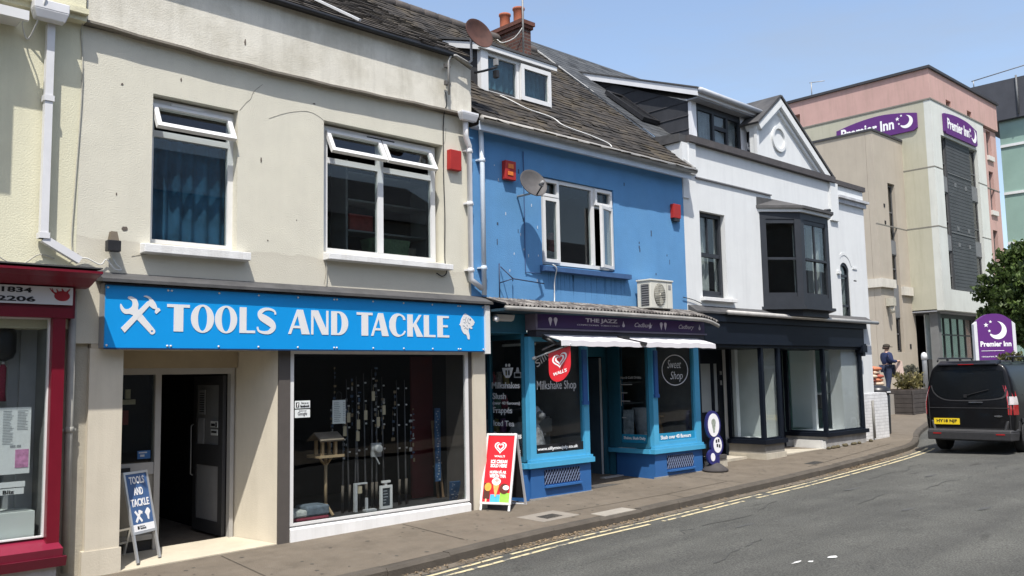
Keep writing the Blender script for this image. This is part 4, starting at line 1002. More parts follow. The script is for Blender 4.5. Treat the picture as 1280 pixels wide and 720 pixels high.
mb = MB(); mb.hexa([(6.28, 10.28, -.79), (6.64, 10.28, -.79), (6.64, 10.45, -.69), (6.28, 10.45, -.69), (6.28, 10.27, -.77), (6.64, 10.27, -.77), (6.64, 10.45, -.67), (6.28, 10.45, -.67)]); mb.hexa([(6.28, 10.45, -.69), (6.64, 10.45, -.69), (6.64, 10.62, -.79), (6.28, 10.62, -.79), (6.28, 10.45, -.67), (6.64, 10.45, -.67), (6.64, 10.63, -.77), (6.28, 10.63, -.77)]); mb.build('roof', mat('grey_wood', (.22, .18, .14), .8, .15, 9), bt)
st = MB(); st.box(5.74, 5.955, 10.002, 10.006, -.33, -.235); o = st.build('window_sticker', nt_); tag(o, 'white sticker reading Find us on facebook in the tool shop window', 'sticker')
t = MB(); Mw = wall_frame(10.0015); words(t, 'facebook', Mw, 5.815, 5.945, -.318, -.285, bold=.03); words(t, 'Find us on', Mw, 5.83, 5.93, -.275, -.252); t.box(5.755, 5.80, 10.0, 10.0018, -.318, -.255); t.build('lettering', black_i, o)
t = MB(); words(t, 'f', wall_frame(9.9995), 5.767, 5.788, -.313, -.262, bold=.05); t.build('emblem_letter', lett, o)
st = MB(); st.box(5.74, 5.955, 10.002, 10.006, -.445, -.345); o = st.build('window_sticker', nt_); tag(o, 'white sticker reading Google below the facebook one', 'sticker')
t = MB(); words(t, 'Google', Mw, 5.78, 5.91, -.428, -.372, bold=.01); words(t, 'Review us on', Mw, 5.80, 5.90, -.366, -.352); t.build('lettering', mat('grey_ink', (.15, .15, .16), .5, 0), o)
pl = MB(); pl.box(6.44, 6.64, 10.25, 10.254, -.56, -.25); o = pl.build('price_list', nt_); tag(o, 'white price list hanging in the tool shop window', 'price list')
t = MB(); rnd = random.Random(4)
for k in range(11): t.box(6.46, 6.46 + rnd.uniform(.07, .11), 10.246, 10.2495, -.29 - k * .024, -.282 - k * .024); t.box(6.60, 6.625, 10.246, 10.2495, -.29 - k * .024, -.282 - k * .024)
t.build('print', pt, o); t = MB(); t.tube(smooth([(6.51, 10.252, -.25), (6.50, 10.252, -.17), (6.54, 10.252, -.14), (6.58, 10.252, -.17), (6.57, 10.252, -.25)], 4), .005, 6); t.build('hook', black_pl, o)
# rods with swing tags
rodm = mat('carbon_rod', (.07, .07, .075), .35, .1, 8, spec=.5)
tagm = mat('buff_card', (.46, .40, .28), .8, .1, 30)
rods = [(6.72, -.30, -.58, 'second'), (6.83, .02, -.40, ''), (6.92, -.10, -.66, ''), (6.98, .06, -.50, ''), (7.10, .10, -.38, ''), (7.20, .16, -.12, ''), (7.27, -.02, -.48, ''), (7.40, .05, -.32, ''), (7.66, .0, None, ''), (7.78, .0, None, '')]
for i, (x, ztop, ztag, _) in enumerate(rods):
    r_ = thing('fishing_rod', 'dark fishing rod standing upright in the tool shop window display', 'fishing rod', (x, 10.45, -1.76), 'fishing rods in the tool shop window')
    lean = random.Random(i).uniform(-.05, .05)
    mb = MB(); mb.tube([(x, 10.45, -1.76), (x + lean * .4, 10.46, -1.1), (x + lean, 10.47, ztop)], [.016, .011, .004], 7); mb.build('blank', rodm, r_)
    mb = MB(); mb.tube([(x, 10.45, -1.62), (x + .005, 10.45, -1.40)], .020, 8); mb.build('grip', mat('cork_grip', (.10, .085, .07), .8, .2, 20), r_)
    rr = MB()
    for q in (.25, .5, .72, .9): 
        z = -1.3 + (ztop + 1.3) * q; rr.box(x + lean * q - .004, x + lean * q + .026, 10.44, 10.446, z, z + .022)
    rr.build('guides', alu, r_)
    if ztag is not None:
        tg = MB(); tx = x + lean * .7; tg.box(tx - .026, tx + .026, 10.425, 10.429, ztag - .16, ztag - .03); tg.tube([(tx, 10.427, ztag - .03), (tx + .01, 10.44, ztag + .06)], .003, 5); tg.build('price_tag', tagm, r_)
rl = MB(); rl.lathe([(.045, 0), (.06, .01), (.06, .06), (.045, .07)], 14, (7.22, 10.36, -.94), (0, -1, 0)); rl.box(7.14, 7.30, 10.36, 10.40, -1.05, -.86); rl.tube([(7.2, 10.36, -1.05), (7.24, 10.33, -1.15)], .012, 6); tag(rl.build('tackle_pack', mat('grey_clear_pack', (.32, .33, .34), .3, .4, 14, spec=.6), None, bevel=.006), 'shiny grey tackle pack hanging at the middle of the tool shop window', 'tackle pack')
sp = MB(); sp.box(8.36, 8.46, 10.50, 10.52, -1.50, -.43); o = sp.build('lure_strip', mat('blue_packaging', (.035, .09, .19), .35, .5, 9, spec=.6)); tag(o, 'tall hanging strip of dark blue tackle packets in the tool shop window', 'packet strip')
t = MB(); rnd = random.Random(6)
for k in range(26): 
    z = -1.48 + k * .04; x = 8.37 + rnd.uniform(0, .06); t.box(x, x + rnd.uniform(.01, .035), 10.497, 10.4998, z, z + rnd.uniform(.008, .02))
t.build('print', lett_d, o)
bx_ = MB(xf_frame((8.50, 10.30, -1.755), (.99, -.12, 0), (-.22, -.3, .93), (0, -1, -.25)))
bx_.box(-.05, .13, 0, .29, 0, .02); o = bx_.build('blue_leaflet_box', mat('blue_packaging', (.035, .09, .19))); tag(o, 'blue printed box leaning at the bottom right of the tool shop window', 'box')
t = MB(bx_.M); rnd = random.Random(8)
for k in range(9): a = rnd.uniform(-.04, .08); b = rnd.uniform(.02, .26); t.box(a, a + rnd.uniform(.01, .04), b, b + .012, .021, .023)
t.build('print', lett_d, o)
ck = thing('chalkboard', 'small chalkboard in a white frame standing on the tool shop display', 'chalkboard', (7.32, 10.30, -1.76))
mb = MB(); frame_bars(mb, 7.22, 7.42, -1.755, -1.44, 10.28, 10.31, .035); mb.box(7.25, 7.39, 10.28, 10.31, -1.405, -1.375); mb.box(7.30, 7.34, 10.29, 10.30, -1.44, -1.40); mb.build('frame', upvc, ck)
mb = MB(); mb.box(7.255, 7.385, 10.292, 10.305, -1.72, -1.475); mb.build('board', mat('slate_board', (.035, .045, .055), .7, .1, 8), ck)
t = MB(); rnd = random.Random(12)
for k in range(5): t.box(7.275, 7.275 + rnd.uniform(.04, .09), 10.289, 10.2915, -1.52 - k * .04, -1.512 - k * .04)
t.build('chalk_marks', lett_d, ck)
rk = thing('display_stand', 'low white metal display stand beside the chalkboard', 'stand', (6.95, 10.40, -1.76))
mb = MB(); mb.box(6.86, 6.90, 10.36, 10.40, -1.76, -1.40); mb.box(6.86, 7.06, 10.36, 10.40, -1.40, -1.38); mb.box(7.0, 7.03, 10.30, 10.33, -1.76, -1.58); mb.box(6.98, 7.15, 10.27, 10.36, -1.76, -1.735); mb.build('frame', mat('dull_white_metal', (.45, .46, .47), .4, .1, 8), rk)
mb = MB(); mb.box(6.92, 6.98, 10.37, 10.39, -1.52, -1.42); mb.build('hanging_card', tagm, rk)
for (x0, x1, z0, z1, col, lab) in ((5.74, 6.32, -1.76, -1.70, (.22, .035, .06), 'folded crimson groundsheet at the bottom left of the tool shop window'), (5.98, 6.32, -1.698, -1.57, (.12, .15, .18), 'folded slate grey bag on the crimson groundsheet'), (5.76, 6.0, -1.698, -1.61, (.42, .44, .42), 'pale folded packet beside the grey bag in the tool shop window')):
    mb = MB(); mb.box(x0, x1, 10.12, 10.42, z0, z1); o = mb.build('folded_goods', mat('cloth_%d' % int(col[0] * 1000), col, .8, .35, 14, .5, 20), None, bevel=.025); tag(o, lab, 'folded cloth')
ea = MB(); ea.bar((8.50, 10.62, -1.76), (8.46, 10.70, -.62), .03, .03); ea.bar((8.60, 10.62, -1.76), (8.52, 10.72, -.62), .03, .03); ea.bar((8.44, 10.66, -1.3), (8.60, 10.66, -1.25), .03, .02)
tag(ea.build('wooden_easel', mat('brown_wood', (.16, .10, .055), .6, .2, 7)), 'brown wooden easel at the right end of the tool shop window', 'easel')
gy = MB(); gy.hexa([(5.76, 10.5, -1.05), (5.95, 10.5, -1.08), (5.95, 10.55, -1.08), (5.76, 10.55, -1.05), (5.76, 10.5, -.72), (5.91, 10.5, -.70), (5.91, 10.55, -.70), (5.76, 10.55, -.72)]); tag(gy.build('hanging_bag', mat('grey_cloth', (.14, .14, .14), .9, .2, 10)), 'grey bag hanging at the left of the tool shop window', 'bag')
cl_ = MB()
for k in range(4): cl_.tube([(5.84 + k * .03, 10.45, -1.44), (5.85 + k * .03, 10.45, -1.24)], .008, 6)
cl_.tube([(5.80, 10.45, -1.23), (5.98, 10.45, -1.20)], .010, 6); tag(cl_.build('hook_rack', mat('dull_white_metal', (.45, .46, .47))), 'small rack of thin metal rods at the left of the tool shop window', 'rack')
ls_ = thing('lure_strings', 'hanging strings of small lures, floats and reels across the tool shop window', 'tackle', (7.0, 10.6, -1.76))
rnd = random.Random(55)
wi = MB(); bits = {0: MB(), 1: MB(), 2: MB()}
for k in range(15):
    x = rnd.uniform(6.6, 8.2); y = rnd.uniform(10.45, 10.8); zt = rnd.uniform(-.5, .28); zb = zt - rnd.uniform(.3, .8)
    wi.tube([(x, y, zt), (x, y, max(zb, -1.7))], .0025, 4)
    z = zt
    while z > max(zb, -1.7):
        b = bits[rnd.randrange(3)]; w_ = rnd.uniform(.012, .035); h = rnd.uniform(.015, .06); b.box(x - w_ * rnd.random(), x + w_ * rnd.random() + .006, y - .012, y - .004, z - h, z); z -= h + rnd.uniform(.01, .09)
wi.build('hanging_wires', rodm, ls_)
for q, c_ in ((0, (.30, .31, .32)), (1, (.05, .09, .16)), (2, (.22, .16, .09))): bits[q].build('tackle_packets', mat('packet_tone_%d' % q, c_, .4, .4, 25, spec=.6), ls_)
# goods behind the entrance's side glass
g_ = MB(); g_.box(3.92, 4.06, 10.95, 10.98, -.47, -.30); tag(g_.build('red_packet', mat('dull_red_card', (.20, .03, .025), .7, .2, 14)), 'red packet hanging behind the glass beside the shop door', 'packet')
g_ = MB(); g_.box(3.95, 4.12, 10.9, 10.93, -.23, -.17); g_.box(4.0, 4.06, 10.9, 10.92, -.16, -.05); tag(g_.build('shelf_label', tagm), 'buff shelf label behind the glass beside the shop door', 'label card')
g_ = MB(); g_.box(4.09, 4.24, 10.722, 10.727, -.865, -.77); o = g_.build('card_sign', mat('card_blue', (.035, .12, .30), .5, .1, 12)); tag(o, 'small blue card sticker on the side glass of the shop entrance', 'sticker')
t = MB(); t.box(4.105, 4.20, 10.719, 10.7215, -.80, -.785); t.box(4.12, 4.17, 10.719, 10.7215, -.84, -.815); t.build('print', lett_d, o)
rnd = random.Random(1)
g_ = MB()
for k in range(9): g_.box(3.68, 3.73 + rnd.uniform(0, .02), 10.83, 10.88, -.9 + k * .11, -.84 + k * .11)
tag(g_.build('hanging_packets', mat('mixed_packets', (.16, .15, .14), .6, .6, 9)), 'column of small packets hanging at the edge of the entrance glass', 'packets')

# ---------------------------------------------------------------- sandwich boards
def aboard(name, label, loc, rotz, w_, h, foot, lean, frame_m, top_y=0):
    t = thing(name, label, 'sandwich board', loc, local=True, rotz=rotz)
    return t
ab = thing('sandwich_board', 'blue sandwich board reading TOOLS AND TACKLE in the shop entrance', 'sandwich board', (4.03, 10.17, -1.935), local=True, rotz=math.radians(28))
a = math.radians(13)
M_ = xf_frame((0, 0, 0), (1, 0, 0), (0, math.sin(a), math.cos(a)), (0, -math.cos(a), math.sin(a)))
mb = MB(M_); frame_flat(mb, -.19, .19, .30, .99, -.012, .014, .026); mb.box(-.186, -.158, .0, .30, -.012, .012); mb.box(.158, .186, .0, .30, -.012, .012); mb.build('front_frame', alu, ab)
mb = MB(M_); mb.box(-.164, .164, .326, .964, -.004, .006); mb.build('panel', mat('slate_blue_sign', (.055, .12, .27), .5, .05, 5), ab)
mb = MB(M_); mb.box(-.164, .164, .328, .405, .0065, .009); mb.build('white_strip', lett, ab)
t = MB(); Ma = M_ @ Matrix.Translation((0, 0, .007))
words(t, 'TOOLS', Ma, -.115, .115, .85, .935, bold=.025); words(t, 'AND', Ma, -.07, .07, .725, .81, bold=.025); words(t, 'TACKLE', Ma, -.14, .14, .60, .685, bold=.025)
t.plate(Ma, stroke([(-.10, .43), (-.01, .55)], .028), [], .003); t.plate(Ma, stroke([(-.01, .43), (-.10, .55)], .028), [], .0034); t.plate(Ma, stroke([(-.045, .545), (.01, .525)], .03), [], .0038)
t.plate(Ma, smooth([(.05, .52), (.10, .57), (.135, .53), (.11, .49), (.10, .44), (.08, .45), (.075, .48), (.05, .52)], 4)[:-1], [], .003)
t.build('lettering', lett, ab)
t = MB(); Mb_ = M_ @ Matrix.Translation((0, 0, .010)); t.box; words(t, 'facebook', Mb_, -.06, .03, .35, .368, bold=.03); words(t, 'Find us on', Mb_, -.06, .01, .376, .388); t.plate(Mb_, rect(-.10, -.07, .35, .385), [], .001); t.build('small_lettering', black_i, ab)
M2 = xf_frame((0, .50, 0), (1, 0, 0), (0, -math.sin(a + .02), math.cos(a)), (0, math.cos(a), math.sin(a)))
mb = MB(M2); frame_flat(mb, -.19, .19, .30, .985, -.012, .014, .026); mb.box(-.186, -.158, .0, .30, -.012, .012); mb.box(.158, .186, .0, .30, -.012, .012); mb.box(-.16, .16, .14, .165, -.01, .01); mb.build('rear_frame', alu, ab)

rot = math.atan2(-.41, .18)                  # the red board faces down the street
wb = thing('sandwich_board', 'red ice cream sandwich board in a white frame on the pavement', 'sandwich board', (8.79, 9.695, -1.902), local=True, rotz=rot)
a = math.radians(16.5)
M_ = xf_frame((0, 0, 0), (1, 0, 0), (0, math.sin(a), math.cos(a)), (0, -math.cos(a), math.sin(a)))
mb = MB(M_); frame_flat(mb, -.245, .245, .09, 1.13, -.015, .018, .034); mb.box(-.24, -.205, 0, .09, -.012, .012); mb.box(.205, .24, 0, .09, -.012, .012); mb.build('front_frame', upvc, wb, bevel=.008)
mb = MB(M_); mb.box(-.211, .211, .124, 1.096, -.004, .006); mb.build('panel', mat('bright_red_poster', (.62, .012, .022), .4, .04, 6, spec=.5), wb)
def heart(s, ox, oz): return [(ox + s * 16 * math.sin(t) ** 3 / 16, oz + s * (13 * math.cos(t) - 5 * math.cos(2 * t) - 2 * math.cos(3 * t) - math.cos(4 * t)) / 16) for t in [2 * math.pi * k / 40 for k in range(40)]]
t = MB(); Ma = M_ @ Matrix.Translation((0, 0, .008))
def wall_heart(t, Mx, ox, oz, s):
    t.plate(Mx, heart(s, ox, oz), [heart(s * .80, ox, oz + .01 * s)], .003)
    t.plate(Mx, heart(s * .62, ox, oz + .02 * s), [heart(s * .40, ox, oz + .06 * s)], .003)
wall_heart(t, Ma, 0, .925, .095)
words(t, "WALL'S", Ma, -.085, .085, .775, .805, bold=.03)
for i, s_ in enumerate(('ICE CREAM', 'SOLD HERE', 'HUFEN IÂ AR', 'WERTH YMA')):
    z = (.685, .625, .535, .475)[i]; words(t, s_, Ma, -.13, .13, z, z + .052, bold=.04)
t.build('lettering', lett, wb)
ices = [('blue_wrapper', (.08, .42, .75), rect(-.09, .06, .126, .235)), ('green_wrapper', (.30, .62, .08), rect(.062, .21, .126, .26)), ('brown_lolly', (.09, .03, .02), rect(-.20, -.10, .17, .40) ), ('stick', (.72, .55, .33), rect(-.165, -.14, .126, .17)),
        ('orange_disc', (.78, .36, .06), ellipse(-.135, .34, .055, .06, 18)), ('choc_tub', (.12, .03, .02), ellipse(.12, .32, .075, .075, 18)), ('cone', (.72, .40, .12), [(-.055, .37), (.04, .37), (.0, .20), (-.015, .20)]), ('cream_swirl', (.85, .82, .78), ellipse(-.01, .42, .07, .055, 18)), ('cream_top', (.86, .80, .78), ellipse(.15, .335, .05, .035, 14)), ('pink_swirl', (.80, .35, .30), ellipse(.0, .435, .032, .02, 12))]
for i, (nm, c_, o_) in enumerate(ices):
    t = MB(); t.plate(M_ @ Matrix.Translation((0, 0, .0075 + .0012 * i)), o_, [], .0008); t.build(nm, mat('poster_' + nm, c_, .45, .15, 20), wb)
M2 = xf_frame((0, .66, 0), (1, 0, 0), (0, -math.sin(a), math.cos(a)), (0, math.cos(a), math.sin(a)))
mb = MB(M2); frame_flat(mb, -.235, .235, .0, 1.12, -.012, .014, .03); mb.build('rear_frame', mat('grey_white_frame', (.55, .56, .58), .5, .05, 6), wb)
mb = MB(M2); mb.box(-.205, .205, .12, 1.09, -.004, .004); mb.build('rear_panel', black_pl, wb)
# ================================================================ blue house (sweet shop)
B = thing('blue_house', 'bright blue rendered house with a mossy roof, dormer and sweet shop below', 'building', (11.4, 10, -1.85))
w1 = rect(10.20, 12.02, 1.805, 3.265)
mb = MB(); mb.plate(wall_frame(10.15), rect(8.672, 14.115, 1.0, 3.80), [w1], .30); mb.build('wall', blue, B)
mb = MB(); mb.box(8.70, 14.10, 9.80, 10.0, 3.78, 3.80); mb.box(8.70, 14.10, 9.78, 9.80, 3.72, 3.86); mb.build('fascia_board', mat('blue_white_board', (.55, .62, .70), .6, .08, 3), B)
gut_m = mat('grey_gutter', (.30, .29, .27), .5, .2, 5, streak=.3, scol=(.15, .14, .13))
mb = MB(); mb.tube([(8.68, 9.715, 3.875), (14.16, 9.715, 3.87)], .052, 10); mb.build('gutter', gut_m, B)
rf = MB(); slate_roof(rf, 8.68, 14.13, 9.66, 3.86, 13.95, 7.46, 37, .014, .009, 8); rf.build('roof', sl_moss, B)
rb = MB(); rb.poly([(8.68, 13.95, 7.44), (14.13, 13.95, 7.44), (14.13, 18.5, 4.2), (8.68, 18.5, 4.2)]); rb.build('rear_roof', sl_moss, B)
rdg = MB()
for k in range(15): rdg.lathe([(.10, 0), (.115, .02), (.115, .33), (.10, .355)], 12, (8.70 + k * .362, 13.95, 7.44), (1, 0, 0))
rdg.build('ridge_tiles', MATS['ridge_clay'], B)
vg = MB(); vg.bar((14.15, 9.72, 3.93), (14.15, 13.9, 7.46), .035, .04, (0, -.6, .8)); vg.build('verge', mat('white_mortar', (.42, .42, .41), .9, .15, 7, .4, 40), B)
# dormer
dz0, dzt = 4.72, 5.50
def rz(y): return 3.86 + (7.46 - 3.86) / (13.95 - 9.66) * (y - 9.66)
mb = MB(); mb.poly([(9.62, 10.82, rz(10.82) - .05), (9.62, 10.82, 5.50), (9.62, 12.20, 6.0), (9.62, 12.3, rz(12.3))]); mb.build('dormer_cheek', mat('dark_cheek_sheet', (.045, .046, .05), .7, .15, 4), B); mb = MB(); mb.poly([(11.28, 10.82, rz(10.82) - .05), (11.28, 10.82, 5.50), (11.28, 12.20, 6.0), (11.28, 12.3, rz(12.3))])
mb.build('dormer_cheek', MATS['dark_cheek_sheet'], B)
mb = MB(); mb.hexa([(9.50, 10.66, 5.56), (11.40, 10.66, 5.56), (11.40, 12.4, 6.14), (9.50, 12.4, 6.14), (9.50, 10.66, 5.60), (11.40, 10.66, 5.60), (11.40, 12.4, 6.18), (9.50, 12.4, 6.18)]); mb.build('dormer_roof', lead, B)
mb = MB(); mb.hexa([(9.52, 10.68, 5.47), (11.38, 10.68, 5.47), (11.38, 10.72, 5.47), (9.52, 10.72, 5.47), (9.52, 10.68, 5.559), (11.38, 10.68, 5.559), (11.38, 10.72, 5.559), (9.52, 10.72, 5.559)])
mb.hexa([(9.52, 10.72, 5.44), (9.56, 10.72, 5.44), (9.56, 12.3, 5.97), (9.52, 12.3, 5.97), (9.52, 10.72, 5.555), (9.56, 10.72, 5.555), (9.56, 12.3, 6.08), (9.52, 12.3, 6.08)])
mb.build('dormer_fascia', upvc, B)
W = MB(); frame_bars(W, 9.60, 11.30, 4.72, 5.49, 10.76, 10.83, .085, .08); W.box(9.60, 9.76, 10.74, 10.76, 4.72, 5.49); W.box(10.44, 10.50, 10.76, 10.83, 4.80, 5.405)
wf = W.build('dormer_window', upvc, B); pane(wf, 9.76, 10.44, 4.80, 5.405, 10.80)
S_ = MB(); frame_bars(S_, 10.50, 11.24, 4.78, 5.42, 10.70, 10.755, .075); S_.build('casement', upvc, wf); pane(wf, 10.575, 11.165, 4.855, 5.345, 10.73, None, 'casement_pane')
curtain(9.64, 11.24, 4.75, 5.48, 10.90, .025, .14, 5).build('curtain', mat('pale_teal_curtain', (.09, .19, .25), .9, .3, 5), wf)
mb = MB(); mb.box(9.58, 11.32, 10.70, 10.84, 4.665, 4.718); mb.build('dormer_sill', sill_w, B)
# chimney
cb_ = brick('chimney_brick', (.120, .045, .030), (.070, .030, .024), (.10, .085, .075))
ch = MB(); ch.box(12.98, 13.26, 13.2, 14.35, 6.4, 7.50); ch.build('chimney', cb_, B)
ch = MB(); ch.box(12.94, 13.30, 13.16, 14.39, 7.50, 7.57); ch.box(12.91, 13.33, 13.13, 14.42, 7.571, 7.66); chs = ch.build('chimney_cap', mat('red_brown_cap', (.12, .05, .036), .85, .2, 8, .4, 40), B)
for y in (13.42, 13.86):
    pt_ = MB(); pt_.lathe([(.125, 7.66), (.115, 7.72), (.115, 7.96), (.135, 7.98), (.135, 8.02), (.105, 8.02), (.10, 7.95)], 18, (13.12, y, 0)); pt_.build('chimney_pot', mat('terracotta', (.34, .105, .055), .8, .2, 7), B)
mb = MB(); mb.hexa([(12.9, 13.0, 6.62), (13.35, 13.0, 6.62), (13.35, 13.25, 6.83), (12.9, 13.25, 6.83), (12.9, 13.0, 6.68), (13.35, 13.0, 6.68), (13.35, 13.25, 6.95), (12.9, 13.25, 6.95)]); mb.build('chimney_flashing', mat('white_mortar', (.55, .55, .54)), B)
ae = thing('aerial_mast', 'thin tall mast strapped to the brick chimney', 'aerial', (12.93, 13.12, 6.7))
mb = MB(); mb.tube([(12.93, 13.10, 6.75), (12.93, 13.10, 8.9)], .020, 8); mb.build('mast', mat('galvanised_pole', (.36, .35, .33)), ae)
mb = MB(); mb.tube(smooth([(12.93, 13.10, 7.45), (12.86, 13.3, 7.25), (12.8, 13.6, 7.22), (12.82, 13.8, 7.35)], 4), .012, 6); mb.build('cable', cable_w, ae)
cable('white cable trailing down the mossy roof from the dormer', [(9.98, 10.70, 4.74), (10.02, 10.50, 4.62), (10.25, 10.30, 4.46), (10.72, 10.2, 4.38), (10.78, 9.98, 4.20), (11.3, 9.86, 4.10), (11.62, 9.75, 4.0), (11.64, 9.68, 3.92)], .011, cable_w)
# upper window
W = MB(); frame_bars(W, 10.21, 12.01, 1.83, 3.255, 10.04, 10.11, .06); W.box(10.60, 10.67, 10.038, 10.11, 1.89, 3.195); W.box(11.47, 11.54, 10.038, 10.11, 1.89, 3.195); W.box(10.27, 10.60, 10.042, 10.11, 2.90, 2.96); W.box(11.54, 11.95, 10.042, 10.11, 2.90, 2.96)
wf = W.build('window', upvc, B)
pane(wf, 10.27, 10.60, 2.96, 3.195, 10.075); pane(wf, 10.67, 11.47, 1.89, 3.195, 10.075); pane(wf, 11.54, 11.95, 2.96, 3.195, 10.075)
S_ = MB(); frame_bars(S_, 10.235, 10.61, 1.86, 2.93, 9.99, 10.037, .055); S_.build('casement', upvc, wf); pane(wf, 10.29, 10.555, 1.915, 2.875, 10.015, None, 'casement_pane')
S_ = MB(); frame_bars(S_, 10.235, 10.61, 2.945, 3.225, 9.99, 10.037, .045); S_.build('fanlight', upvc, wf)
S_ = MB(); frame_bars(S_, 11.53, 11.975, 2.945, 3.225, 9.99, 10.037, .045); S_.build('fanlight', upvc, wf)
an = math.radians(16)
S_ = MB(xf_frame((11.985, 10.02, 0), (-math.cos(an), -math.sin(an), 0), (-math.sin(an), math.cos(an), 0), (0, 0, 1)))
S_.box(0, .055, -.025, .025, 1.85, 2.93); S_.box(.395, .45, -.025, .025, 1.85, 2.93); S_.box(.055, .395, -.025, .025, 1.85, 1.905); S_.box(.055, .395, -.025, .025, 2.875, 2.93); S_.build('open_casement', upvc, wf)
MB(S_.M).box(.055, .395, -.003, .003, 1.905, 2.875).build('casement_pane', g_win, wf)
mb = MB(); mb.hexa([(10.14, 9.88, 1.70), (12.32, 9.88, 1.69), (12.32, 10.0, 1.68), (10.14, 10.0, 1.69), (10.14, 9.88, 1.775), (12.32, 9.88, 1.77), (12.32, 10.06, 1.80), (10.14, 10.06, 1.804)]); mb.build('window_sill', mat('dark_blue_sill', (.045, .10, .22), .6, .15, 6), B)
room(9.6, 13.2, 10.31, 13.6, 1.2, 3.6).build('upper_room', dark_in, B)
cs = thing('armchair', 'pale patterned armchair back behind the blue house window', 'chair', (10.95, 10.65, 1.2))
mb = MB(); mb.plate(xf_frame((0, 10.65, 0), (1, 0, 0), (0, 0, 1), (0, -1, 0)), smooth([(10.72, 1.25), (10.74, 1.95), (10.86, 2.14), (11.06, 2.16), (11.20, 2.05), (11.22, 1.25), (10.72, 1.25)], 4)[:-1], [], .10); mb.build('backrest', mat('patterned_cloth', (.36, .34, .31), .9, .45, 22), cs)
mb = MB(); mb.box(10.70, 11.24, 10.70, 11.2, 1.22, 1.60); mb.build('seat', MATS['patterned_cloth'], cs)
tg = MB(); tg.lathe([(.05, 1.22), (.07, 1.9), (.10, 2.2), (.06, 2.3), (.12, 2.42), (.05, 2.55)], 12, (11.35, 10.9, 0)); tag(tg.build('striped_ornament', mat('red_white_cloth', (.32, .10, .09), .8, .6, 12)), 'red and white ornament standing behind the middle of the blue house window', 'ornament')
for i, (x, z, l) in enumerate(((13.0, 2.35, .10), (12.75, 2.95, .06), (13.25, 2.2, .05))): pass
mk = MB(); rnd = random.Random(14)
for k in range(16):
    x = rnd.choice([rnd.uniform(9.1, 10.1), rnd.uniform(12.3, 13.6)]); z = rnd.uniform(1.5, 3.5); mk.box(x, x + rnd.uniform(.012, .03), 9.9965, 9.9995, z, z + rnd.uniform(.03, .11))
mk.build('flaked_patches', mat('flaked_undercoat', (.05, .08, .13), .9, .3, 9), B)
mk = MB(); rnd = random.Random(15)
for k in range(12): x = rnd.uniform(9.0, 10.1); z = rnd.uniform(1.5, 3.3); mk.box(x, x + .015, 9.9965, 9.9995, z, z + rnd.uniform(.02, .05))
mk.build('filled_holes', mat('pale_filler', (.50, .55, .62), .9, .2, 9), B)
bk = MB(); bk.tube([(9.22, 9.96, 1.45), (9.30, 9.75, 1.50), (9.50, 9.97, 1.50)], .010, 6); bk.tube([(9.25, 9.97, 1.70), (9.30, 9.75, 1.50)], .010, 6); bk.tube([(9.30, 9.75, 1.50), (10.15, 9.93, 1.49)], .010, 6); bk.tube([(9.22, 9.97, 1.75), (9.22, 9.97, 1.2)], .010, 6)
tag(bk.build('wire_bracket', mat('dark_blue_iron', (.03, .05, .10), .6, .1, 9)), 'bent wire bracket left on the blue wall above the shop canopy', 'bracket')
cable('thin cable along the sill and wall under the grey dish', [(9.80, 9.985, 3.6), (9.80, 9.985, 2.5), (9.80, 9.985, 1.72), (9.85, 9.98, 1.66), (10.15, 9.97, 1.66)], .008, mat('blue_painted_cable', (.05, .10, .22), .7, .1, 8))
cable('white cable dropping from the blue window sill to the canopy', [(10.30, 9.87, 1.80), (10.38, 9.86, 1.74), (10.42, 9.95, 1.55), (10.43, 9.97, 1.30), (10.38, 9.93, 1.15)], .010, cable_w)
dr_ = MB(); rnd = random.Random(91)
for k in range(22):
    x = rnd.uniform(10.2, 12.25); l = rnd.uniform(.08, .45); w_ = rnd.uniform(.008, .03); dr_.plate(wall_frame(9.998), [(x, 1.69), (x + w_, 1.69), (x + w_ * .7, 1.69 - l * .6), (x + w_ * .4, 1.69 - l)], [], .0015)
dr_.build('sill_drips', mat('drip_stain', (.075, .20, .37), .9, .2, 9), B)
# air conditioner
ac = thing('air_conditioner', 'boxy white air conditioning unit standing on the shop canopy', 'air conditioner', (12.65, 9.72, 1.16))
acm = mat('ivory_metal', (.60, .59, .52), .5, .05, 6, spec=.4)
mb = MB(); mb.box(12.26, 13.06, 9.60, 9.90, 1.17, 1.66); mb.build('case', acm, ac, bevel=.012)
mb = MB(); mb.box(12.24, 13.08, 9.585, 9.91, 1.655, 1.685); mb.build('lid', acm, ac, bevel=.006)
mb = MB(); mb.box(12.252, 12.262, 9.64, 9.80, 1.22, 1.60); mb.build('coil', mat('grey_fins', (.075, .075, .08), .6, .3, 40), ac)
mb = MB()
for k in range(9): mb.box(12.245, 12.256, 9.63, 9.81, 1.24 + k * .042, 1.252 + k * .042)
mb.build('side_louvre', mat('grey_plastic', (.25, .25, .25)), ac)
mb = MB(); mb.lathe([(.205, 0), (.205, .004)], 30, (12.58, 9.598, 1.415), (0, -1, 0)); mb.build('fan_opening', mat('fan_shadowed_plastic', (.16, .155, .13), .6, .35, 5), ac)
mb = MB(); 
for k in range(3):
    t = k * 2.094 + .5; mb.plate(xf_frame((12.58, 9.592, 1.415), (1, 0, 0), (0, 0, 1), (0, -1, 0)), [(.03 * math.cos(t + 1.2), .03 * math.sin(t + 1.2)), (.17 * math.cos(t + .8), .17 * math.sin(t + .8)), (.185 * math.cos(t + .3), .185 * math.sin(t + .3)), (.15 * math.cos(t - .1), .15 * math.sin(t - .1)), (.03 * math.cos(t), .03 * math.sin(t))], [], .003)
